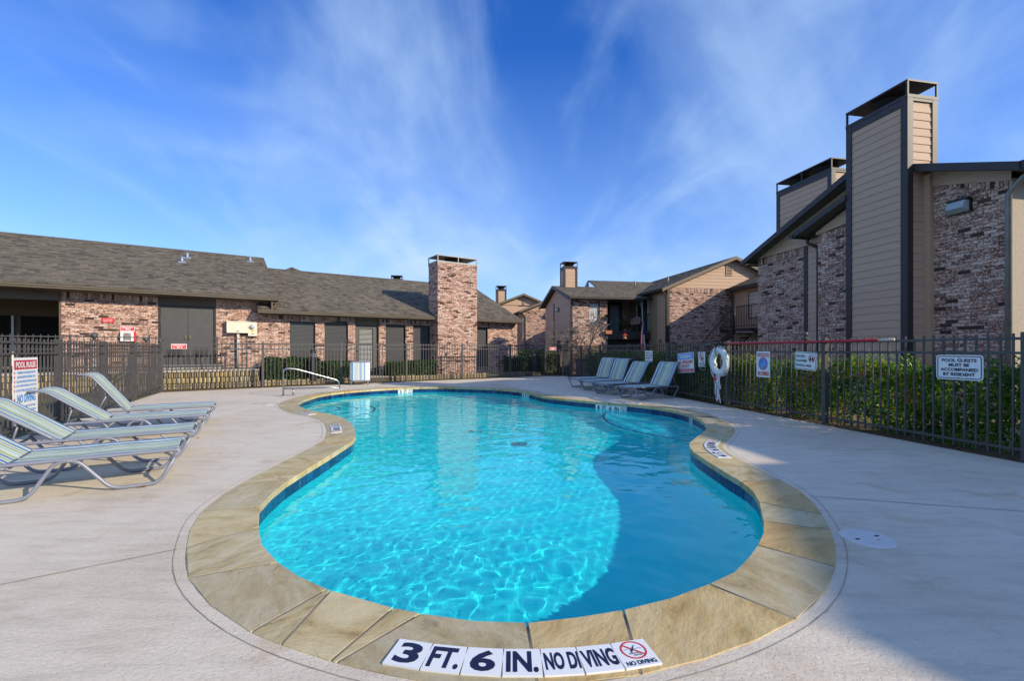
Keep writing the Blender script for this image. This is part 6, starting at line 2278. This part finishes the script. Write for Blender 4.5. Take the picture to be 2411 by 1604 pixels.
pts = [(PX, 8.9 - k * (8.9 - 5.45) / 8, 1.372 - 0.008 * math.sin(math.pi * k / 8)) for k in range(9)]
mb = MB(); mb.tube(pts, 0.019, 10); t.part('pole', mb, MT['polered'])
mb = MB(); mb.tube([(PX, 5.45, 1.372), (PX, 5.23, 1.372)], 0.0185, 10); t.part('tip', mb, M('pole_tip', (0.6, 0.55, 0.4), rough=0.5))
mb = MB(); mb.tube([(PX, 9.35, 1.37), (PX, 8.9, 1.372)], 0.021, 10); t.part('socket', mb, MT['black'])
hp = [(9.3, 1.37), (9.45, 1.365), (9.6, 1.34), (9.72, 1.28), (9.78, 1.2), (9.76, 1.08), (9.7, 1.0), (9.62, 0.9), (9.56, 0.82), (9.58, 0.77), (9.66, 0.75), (9.76, 0.78), (9.82, 0.83)]
mb = MB(); mb.tube([(PX - 0.01, y, z) for y, z in hp], 0.008, 8); t.part('hook', mb, MT['metal_lt'])
for y in (8.9, 6.41):
    mb = MB(); mb.tube([(PX + 0.02, y - 0.03, 1.38), (PX - 0.022, y - 0.03, 1.35), (PX - 0.02, y + 0.02, 1.345), (PX + 0.06, y + 0.03, 1.34)], 0.005, 6); t.part('tie', mb, MT['black'])

# ================================================================ POOL RAIL, TOWEL BIN, BOLLARDS
t = T('grab_rail', 'stainless steel pool entry handrail at the steps', 'handrail', (-6.0, 12.1, 0))
def bez(pts, n=6, rmax=0.16):
    out = []
    for i, p in enumerate(pts):
        out.append(Vector(p))
    # round the corners
    res = [out[0]]
    for i in range(1, len(out) - 1):
        a, b_, c = out[i - 1], out[i], out[i + 1]
        r = min((a - b_).length, (c - b_).length) * 0.45
        r = min(r, rmax)
        p0 = b_ + (a - b_).normalized() * r; p2 = b_ + (c - b_).normalized() * r
        for k in range(n + 1):
            s = k / n
            res.append(p0 * (1 - s) ** 2 + b_ * 2 * s * (1 - s) + p2 * s * s)
    res.append(out[-1])
    return res
A_ = Vector((-6.07, 12.08, 0)); D_ = Vector((1.22, 0.85, 0)).normalized()
def ar(d, z): return A_ + D_ * d + Vector((0, 0, z))
mb = MB(); mb.tube(bez([ar(0, 0), ar(0.0, 0.74), ar(0.28, 0.72), ar(1.42, 0.36), ar(1.45, 0.12), ar(1.28, 0.17), ar(0.02, 0.2)]), 0.021, 12); t.part('rail', mb, MT['steel'])
mb = MB(); mb.tube([ar(0.24, 0.19), ar(0.24, 0)], 0.021, 12); t.part('stub_post', mb, MT['steel'])
for d in (0, 0.24):
    p = ar(d, 0); mb = MB(); mb.lathe([(0.05, 0), (0.048, 0.012), (0.03, 0.022)], (p.x, p.y, 0), 16); t.part('base_flange', mb, MT['steel'])

t = T('towel_bin', 'upright towel bin with striped fabric sides by the far fence', 'towel bin', (-5.36, 16.05, 0), rad(14))
mb = MB(); w_, d_ = 0.33, 0.2
def oct_(w, d, z, c=0.09):
    return [(-w + c, -d, z), (w - c, -d, z), (w, -d + c, z), (w, d - c, z), (w - c, d, z), (-w + c, d, z), (-w, d - c, z), (-w, -d + c, z)]
a = oct_(w_, d_, 0.17); mb.prism(a, (0, 0, 0.62))
uvs = {}
o = t.part('bin_body', mb, MT['white'], local=True)
def bin_stripes():
    cols = ['stB', 'stP', 'stG', 'stB', 'stP', 'stB', 'stG', 'stP', 'stB', 'stP']
    xs = [-0.22, -0.165, -0.12, -0.075, -0.035, 0.02, 0.07, 0.115, 0.16, 0.21]
    ws = [0.03, 0.016, 0.026, 0.016, 0.012, 0.036, 0.022, 0.014, 0.03, 0.012]
    mats = dict(stB=M('stripe_blue', (0.06, 0.24, 0.5), rough=0.7), stP=M('stripe_pale_teal', (0.3, 0.48, 0.55), rough=0.7), stG=M('stripe_olive', (0.34, 0.33, 0.07), rough=0.7))
    for c, x, w in zip(cols, xs, ws):
        mb = MB(); mb.bx(x - w / 2, x + w / 2, -d_ - 0.003, -d_ + 0.01, 0.175, 0.785); t.part('stripe', mb, mats[c], local=True)
    for x in (-0.325, 0.325):
        pass
bin_stripes()
for z in (0.13, 0.79):
    mb = MB(); a = oct_(w_ + 0.012, d_ + 0.012, z); mb.prism(a, (0, 0, 0.035)); t.part('frame_band', mb, MT['tube'], local=True)
for (x, y) in ((-0.27, -0.17), (0.27, -0.17), (-0.27, 0.17), (0.27, 0.17)):
    mb = MB(); mb.tube([(x, y, 0.14), (x, y, 0.0)], 0.014, 8); t.part('leg', mb, MT['tube'], local=True)


def bollard(label, frame, x, y, z0, zt):
    t = T('bollard_light', label, 'bollard light', (x, y, z0), group='dark path lights', frame=frame)
    h = zt - z0
    mb = MB(); mb.bx(-0.075, 0.075, -0.075, 0.075, 0, h - 0.28); t.part('column', mb, MT['navyink_grey'], local=True)
    mb = MB(); mb.lathe([(0.05, h - 0.28), (0.075, h - 0.16), (0.075, h - 0.15)], n=14); t.part('lens', mb, MT['lamp'], local=True)
    mb = MB(); mb.bx(-0.08, 0.08, -0.08, 0.08, h - 0.15, h); t.part('hood', mb, MT['navyink_grey'], local=True)


MT['navyink_grey'] = M('blue_black_paint', (0.02, 0.022, 0.035), rough=0.45)
bollard('dark bollard light between the clipped hedges left of the towel bin', CF, 3.7, -1.25, 0.1, 1.24)
bollard('dark bollard light in front of the tall hedge by the far gate', RF, 5.13, 21.8, 0.0, 1.19)

# ================================================================ LOUNGERS
random.seed(61)


def lounger(label, group, fx, fy, axis, near_side, back_deg, w=0.66):
    """fx, fy: front corner on the near side; axis: direction from foot end to head"""
    ax = Vector((*axis, 0)).normalized()
    rot = math.atan2(ax.y, ax.x)
    ly = Vector((-ax.y, ax.x, 0))
    c = Vector((fx, fy, 0)) - ly * near_side * w / 2
    t = T('sun_lounger', label, 'sun lounger', c, rot, group)
    R = 0.0165
    ZR = 0.305
    hw = w / 2
    for s in (-1, 1):
        y = s * hw
        mb = MB(); mb.tube(bez([(0.09, y, ZR - 0.10), (0.0, y, ZR), (0.75, y, ZR + 0.002), (1.53, y, ZR), (1.46, y, ZR - 0.1)], 5, 0.06), R, 9); t.part('side_rail', mb, MT['tube'], local=True)
        for (x0, x1, x2, x3) in ((0.02, 0.17, 0.50, 0.72), (0.86, 1.02, 1.33, 1.51)):
            mb = MB(); mb.tube(bez([(x0 - 0.02 + 0.03, y, ZR - 0.015), (x1, y, R), (x2, y, R), (x3, y, ZR - 0.012), (x3 + 0.14, y, ZR - 0.006)] if x0 < 0.5 else [(x0 - 0.14, y, ZR - 0.006), (x0, y, ZR - 0.012), (x1, y, R), (x2, y, R), (x3, y, ZR - 0.02)], 5, 0.08), R * 0.95, 9)
            t.part('leg', mb, MT['tube'], local=True)
    for x, z in ((0.03, ZR - 0.03), (1.14, ZR - 0.03), (1.5, ZR - 0.03)):
        if z > 0.1:
            mb = MB(); mb.tube([(x, -hw, z), (x, hw, z)], R * 0.8, 8); t.part('cross_bar', mb, MT['tube'], local=True)
    hi = hw - 0.012

    def sheet(name, prof, sag):
        mb = MB(); N = 16
        vs, fs = [], []
        m = len(prof)
        for side, off in ((0, 0.0), (1, -0.005)):
            for i, (x, z, nx, nz) in enumerate(prof):
                for k in range(N + 1):
                    v = k / N
                    q = -hi + 2 * hi * v
                    wv = sag * (1 - (2 * v - 1) ** 4) * (0.75 + 0.4 * noise.noise(Vector((x * 5 + fx, z * 5, fy))) * 1.6)
                    vs.append((x - nx * (wv - off), q, z - nz * (wv - off)))
                    mb.uv[len(vs) - 1] = (v, i / m)
        n1 = m * (N + 1)
        for i in range(m - 1):
            for k in range(N):
                a = i * (N + 1) + k
                fs.append((a, a + N + 1, a + N + 2, a + 1))
                fs.append((n1 + a, n1 + a + 1, n1 + a + N + 2, n1 + a + N + 1))
        mb.add(vs, fs, 0, 0, True)
        t.part(name, mb, MT['sling'], local=True)
    prof = []
    for k in range(13):
        x = 0.04 + (1.13 - 0.04) * k / 12
        prof.append((x, ZR + 0.014, 0, 1))
    sheet('seat_sling', prof, 0.022)
    # back: straight, then curling over at the head
    a = rad(back_deg)
    x, z = 1.15, ZR + 0.012
    path = [(x, z, a)]
    for k in range(7):
        x += 0.088 * math.cos(a); z += 0.088 * math.sin(a)
        path.append((x, z, a))
    for k in range(6):
        a -= (rad(back_deg) + rad(12)) / 6
        x += 0.036 * math.cos(a); z += 0.036 * math.sin(a)
        path.append((x, z, a))
    sheet('back_sling', [(px, pz, -math.sin(pa), math.cos(pa)) for px, pz, pa in path], 0.014)
    for s in (-1, 1):
        mb = MB(); mb.tube([(px + 0.012 * math.sin(pa), s * (hw - 0.01), pz - 0.012 * math.cos(pa)) for px, pz, pa in path], R * 0.85, 8); t.part('back_rail', mb, MT['tube'], local=True)
    px, pz, pa = path[4]
    for s in (-1, 1):
        mb = MB(); mb.tube([(px + 0.01, s * (hw - 0.06), pz - 0.01), (min(1.5, px + 0.28), s * (hw - 0.06), ZR - 0.02)], R * 0.6, 7); t.part('back_prop', mb, MT['tube'], local=True)
    mb = MB(); mb.tube([(px + 0.05 * math.sin(pa), -hw + 0.02, pz - 0.05 * math.cos(pa)), (px + 0.05 * math.sin(pa), hw - 0.02, pz - 0.05 * math.cos(pa))], R * 0.7, 7); t.part('cross_bar', mb, MT['tube'], local=True)
    px, pz, pa = path[-1]
    mb = MB(); mb.tube([(px, -hw + 0.02, pz - 0.03), (px, hw - 0.02, pz - 0.03)], R * 0.7, 7); t.part('cross_bar', mb, MT['tube'], local=True)
    return t


GL = 'striped loungers in the sun along the left fence'
GR = 'striped loungers in the shade by the right fence'
AX = (-0.84, -0.54)
lounger('nearest of the sunlit striped loungers on the left, cut by the picture edge', GL, -3.07, 4.24, AX, 1, 38)
lounger('second sunlit striped lounger from the front, its head in front of the POOL RULES sign', GL, -3.614, 5.216, AX, 1, 37)
lounger('third sunlit striped lounger from the front with its back half raised', GL, -4.295, 6.47, AX, 1, 38)
lounger('farthest sunlit striped lounger with its back raised steepest, throwing shadow on the fence', GL, -4.86, 7.5, AX, 1, 54)
lounger('shaded striped lounger nearest the WARNING sign on the right', GR, 2.94, 10.99, (0.89, 0.46), -1, 60)
lounger('second shaded striped lounger left of the WARNING sign with its back under the small sign', GR, 2.53, 12.19, (0.89, 0.46), -1, 57)
lounger('third shaded striped lounger from the WARNING sign with a steep back', GR, 2.34, 13.3, (0.89, 0.46), -1, 68)
lounger('farthest shaded striped lounger on the right with a steep back', GR, 2.15, 14.45, (0.89, 0.46), -1, 69)

# ================================================================ HEDGES, SHRUBS, BARE TREE
random.seed(71)


def hedge(label, frame, x0, x1, y0, y1, z0, z1, n, leaf, mat, name='hedge', cat='hedge', lump=0.12, gaps=0.0, twigs=0, rounded=0.12, deadfrac=0.0, group=None, hull=True, deep=0.085, shoots=0):
    """clipped hedge: leaves scattered in a lumpy shell over a plain near-black hull that blocks the view through"""
    t = T(name, label, cat, ((x0 + x1) / 2, (y0 + y1) / 2, z0), frame=frame, group=group)
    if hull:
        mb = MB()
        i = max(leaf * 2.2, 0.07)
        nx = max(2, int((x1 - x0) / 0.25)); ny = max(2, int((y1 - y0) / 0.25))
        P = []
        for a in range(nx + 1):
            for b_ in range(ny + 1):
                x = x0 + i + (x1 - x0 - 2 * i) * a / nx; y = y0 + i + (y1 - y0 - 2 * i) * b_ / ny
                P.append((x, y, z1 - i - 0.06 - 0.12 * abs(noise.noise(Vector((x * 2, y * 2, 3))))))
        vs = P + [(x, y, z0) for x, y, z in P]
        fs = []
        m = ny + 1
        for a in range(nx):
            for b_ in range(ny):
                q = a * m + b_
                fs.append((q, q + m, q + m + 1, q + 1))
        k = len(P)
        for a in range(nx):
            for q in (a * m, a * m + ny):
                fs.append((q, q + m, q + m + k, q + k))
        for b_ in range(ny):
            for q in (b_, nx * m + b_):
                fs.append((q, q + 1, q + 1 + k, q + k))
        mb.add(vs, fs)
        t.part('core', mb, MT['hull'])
    mb = MB()
    vs, fs, tn = [], [], []
    lx, ly, lz = x1 - x0, y1 - y0, z1 - z0
    areas = [lx * ly, lx * lz, lx * lz, ly * lz, ly * lz]
    tot = sum(areas)
    cnt = 0
    while cnt < n:
        f = random.choices(range(5), areas)[0]
        dpt = min(abs(random.gauss(0, deep)), 0.42) - 0.01
        u, v = random.random(), random.random()
        if f == 0:
            p = [x0 + u * lx, y0 + v * ly, z1 - dpt]; nrm_ = Vector((0, 0, 1))
        elif f in (1, 2):
            p = [x0 + u * lx, (y0 + dpt) if f == 1 else (y1 - dpt), z0 + v * lz]; nrm_ = Vector((0, -1 if f == 1 else 1, 0))
        else:
            p = [(x0 + dpt) if f == 3 else (x1 - dpt), y0 + u * ly, z0 + v * lz]; nrm_ = Vector((-1 if f == 3 else 1, 0, 0))
        # round the shoulders
        ex = min(p[0] - x0, x1 - p[0]); ey = min(p[1] - y0, y1 - p[1]); ez = z1 - p[2]
        if rounded and ez < rounded and min(ex, ey) < rounded:
            q = math.hypot(rounded - ez, rounded - min(ex, ey))
            if q > rounded:
                continue
        nz = noise.noise(Vector((p[0] * 2.6, p[1] * 2.6, p[2] * 2.6)))
        if gaps and noise.noise(Vector((p[0] * 1.7 + 9, p[1] * 1.7, p[2] * 1.9))) > 0.62 - gaps and random.random() < 0.85:
            cnt += 1
            continue
        P_ = Vector(p) + nrm_ * nz * lump + Vector((random.gauss(0, .01), random.gauss(0, .01), random.gauss(0, .012)))
        if P_.z < z0 - 0.02:
            P_.z = z0 + random.random() * 0.05
        # leaf: a folded diamond facing roughly outwards and up
        d = (nrm_ * 0.7 + Vector((random.gauss(0, .6), random.gauss(0, .6), random.gauss(0.35, .55)))).normalized()
        s = leaf * random.uniform(0.65, 1.25)
        a = d.orthogonal().normalized(); a.rotate(Matrix.Rotation(random.uniform(0, 6.28), 3, d)); b_ = d.cross(a)
        k = len(vs)
        vs += [P_ - a * s, P_ + b_ * s * 0.5 + d * s * 0.18, P_ + a * s, P_ - b_ * s * 0.5 + d * s * 0.18]
        fs += [(k, k + 1, k + 2), (k, k + 2, k + 3)]
        clump = noise.noise(Vector((p[0] * 3.1, p[1] * 3.1, p[2] * 3.1 + 4)))
        tone = min(0.92, max(0.001, 0.42 + 0.32 * clump + random.gauss(0, 0.17)))
        if deadfrac and noise.noise(Vector((p[0] * 2.1, p[1] * 2.1 + 5, p[2] * 2.6))) > 0.34 and random.random() < deadfrac:
            tone = random.uniform(0.94, 1.0)
        tn += [tone, tone]
        cnt += 1
    for q in range(shoots):
        p = Vector((random.uniform(x0 + 0.02, x1 - 0.02), random.uniform(y0 + 0.05, y1 - 0.05), z1 - 0.12))
        if random.random() < 0.4:
            p = Vector((x0 + 0.05, random.uniform(y0 + 0.05, y1 - 0.05), random.uniform(z0 + 0.15, z1)))
        d = Vector((random.gauss(-0.25, 0.35), random.gauss(0, 0.35), 1)).normalized()
        ln = random.uniform(0.12, 0.34)
        bt = random.gauss(0.72, 0.12)
        for k2 in range(11):
            pp = p + d * ln * k2 / 10 + Vector((random.gauss(0, .018), random.gauss(0, .018), 0))
            dd = Vector((random.gauss(0, .6), random.gauss(0, .6), random.gauss(0.5, .4))).normalized()
            s = leaf * random.uniform(0.6, 1.1)
            a = dd.orthogonal().normalized(); a.rotate(Matrix.Rotation(random.uniform(0, 6.28), 3, dd)); b_ = dd.cross(a)
            k = len(vs)
            vs += [pp - a * s, pp + b_ * s * 0.5 + dd * s * 0.18, pp + a * s, pp - b_ * s * 0.5 + dd * s * 0.18]
            fs += [(k, k + 1, k + 2), (k, k + 2, k + 3)]
            tn += [min(0.92, max(0.1, bt))] * 2
    mb.v = [tuple(q) for q in vs]; mb.f = fs; mb.t = tn; mb.mi = [0] * len(fs); mb.sm = [False] * len(fs)
    t.part('foliage', mb, MT[mat], kind='stuff')
    if twigs:
        mb = MB()
        for q in range(twigs):
            x = random.uniform(x0 + 0.1, x1 - 0.1); y = random.uniform(y0 + 0.02, min(y1, y0 + 0.35))
            p = Vector((x, y, z0)); pts = [p.copy()]
            d = Vector((random.gauss(0, .3), random.gauss(-.1, .2), 1))
            for k in range(5):
                p = p + d.normalized() * (z1 - z0) / 6.0
                d += Vector((random.gauss(0, .35), random.gauss(0, .3), 0))
                p.x = min(max(p.x, x0), x1); p.y = min(max(p.y, y0 - 0.03), y1)
                pts.append(p.copy())
            mb.tube(pts, [0.008, 0.007, 0.006, 0.005, 0.004, 0.002], 5)
        t.part('branches', mb, MT['bark'], kind='stuff')
    return t


hedge('near stretch of leafy hedge with brown patches behind the POOL GUESTS sign', RF, 6.64, 7.15, 2.9, 7.65, 0, 1.0, 20000, 0.034, 'leafA', lump=0.3, gaps=0.3, twigs=90, deadfrac=0.95, hull=False, deep=0.14, shoots=170)
hedge('sunlit middle stretch of leafy hedge between the life ring and the NO PETS sign', RF, 6.64, 7.1, 8.0, 11.2, 0, 0.99, 11500, 0.033, 'leafA', lump=0.28, gaps=0.16, twigs=40, deadfrac=0.4, hull=False, deep=0.12, shoots=120)
hedge('far stretch of dark hedge behind the shaded loungers', RF, 6.64, 7.2, 11.25, 18.6, 0, 1.1, 22000, 0.036, 'leafA', lump=0.3, gaps=0.2, twigs=60, deadfrac=0.5, hull=False, deep=0.14, shoots=180)
GC = 'clipped evergreen hedges along the clubhouse wall'
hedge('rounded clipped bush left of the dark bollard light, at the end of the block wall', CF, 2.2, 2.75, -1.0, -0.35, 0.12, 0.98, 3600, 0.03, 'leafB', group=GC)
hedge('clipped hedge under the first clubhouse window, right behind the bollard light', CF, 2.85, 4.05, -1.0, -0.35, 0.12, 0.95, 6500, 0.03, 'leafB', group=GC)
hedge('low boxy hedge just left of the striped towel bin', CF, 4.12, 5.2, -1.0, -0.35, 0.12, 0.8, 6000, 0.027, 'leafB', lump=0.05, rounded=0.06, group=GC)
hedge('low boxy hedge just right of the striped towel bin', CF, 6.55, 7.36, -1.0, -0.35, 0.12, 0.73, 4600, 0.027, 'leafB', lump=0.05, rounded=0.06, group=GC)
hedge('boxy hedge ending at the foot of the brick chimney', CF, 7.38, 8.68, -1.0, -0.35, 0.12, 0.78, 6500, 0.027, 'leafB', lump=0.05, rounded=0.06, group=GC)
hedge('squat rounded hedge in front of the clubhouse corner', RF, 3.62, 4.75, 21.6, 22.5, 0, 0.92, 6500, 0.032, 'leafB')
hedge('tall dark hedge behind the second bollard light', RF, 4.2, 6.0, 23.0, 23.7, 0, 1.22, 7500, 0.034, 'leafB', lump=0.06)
hedge('bright yellow-green shrub behind the narrow gate', RF, 5.7, 6.6, 22.0, 22.9, 0, 1.15, 4200, 0.04, 'leafY', name='shrub', cat='shrub', lump=0.3, rounded=0.25)
hedge('straggling yellow-leaved shrub below the bare tree', RF, 7.3, 8.7, 21.3, 21.9, 0.6, 1.25, 1500, 0.035, 'leafY', name='shrub', cat='shrub', lump=0.35, rounded=0.2, hull=False, twigs=25)

# leaf litter under the right fence
mb = MB()
for q in range(1500):
    y = random.uniform(2.5, 12); x = random.gauss(6.5, 0.12)
    if x > 6.33:
        leaf_shape(mb, x, y, 0.0, random.uniform(0, 6), random.uniform(0.012, 0.03), random.uniform(0.1, 0.5))
o = bpy.data.objects.new('leaf_litter', mb.mesh('leaf_litter', MT['dryleaf'])); COL.objects.link(o); o.matrix_basis = RF; o['kind'] = 'stuff'
mb = MB()
for q in range(700):
    x = random.uniform(-0.6, 14.5); y = random.gauss(-1.75, 0.12)
    leaf_shape(mb, x, y, 0.006, random.uniform(0, 6), random.uniform(0.012, 0.03), random.uniform(0.1, 0.5))
o = bpy.data.objects.new('leaf_litter', mb.mesh('leaf_litter', MT['dryleaf'])); COL.objects.link(o); o.matrix_basis = CF; o['kind'] = 'stuff'


def bare_tree(label, frame, x, y, h):
    t = T('bare_tree', label, 'tree', (x, y, 0), frame=frame)
    random.seed(5)
    tr, br = MB(), MB()

    def grow(p, d, l, r, depth, mb):
        pts, rs = [p.copy()], [r]
        n = 4
        for k in range(n):
            d = (d + Vector((random.gauss(0, .16), random.gauss(0, .16), random.gauss(0.02, .1)))).normalized()
            p = p + d * l / n
            pts.append(p.copy()); rs.append(max(0.011, r * (1 - 0.4 * (k + 1) / n)))
        mb.tube(pts, rs, 6 if depth < 2 else 4)
        if depth >= 5:
            return
        for q in range(random.choice((2, 3, 3)) if depth > 0 else 5):
            i = random.choice((2, 3, 4)) if depth > 0 else random.choice((2, 3, 3, 4))
            nd_ = (d + Vector((random.gauss(0, .75), random.gauss(0, .75), random.gauss(0.1, .35)))).normalized()
            grow(pts[i], nd_, l * random.uniform(0.6, 0.85), rs[i] * 0.74, depth + 1, br)
    grow(Vector((x, y, 0)), Vector((0.03, 0, 1)), 1.3, 0.095, 0, tr)
    t.part('trunk', tr, MT['bark']); t.part('branches', br, MT['bark'], kind='stuff')


bare_tree('small leafless tree with fine spreading twigs in front of the far window', RF, 8.2, 21.5, 4.4)
t = T('garden_star', 'small blue and white star ornament on a stick below the bare tree', 'ornament', (8.15, 21.0, 0), frame=RF)
mb = MB(); mb.tube([(8.15, 21.0, 0), (8.15, 21.0, 1.1)], 0.008, 5); t.part('stick', mb, MT['frame'])
mb = MB(); mb.prism([(8.15 + 0.12 * (1 if k % 2 == 0 else 0.4) * math.sin(k * math.pi / 5), 20.98, 1.15 + 0.12 * (1 if k % 2 == 0 else 0.4) * math.cos(k * math.pi / 5)) for k in range(10)], (0, 0.02, 0)); t.part('star', mb, M('star_blue', (0.25, 0.33, 0.55), rough=0.4))
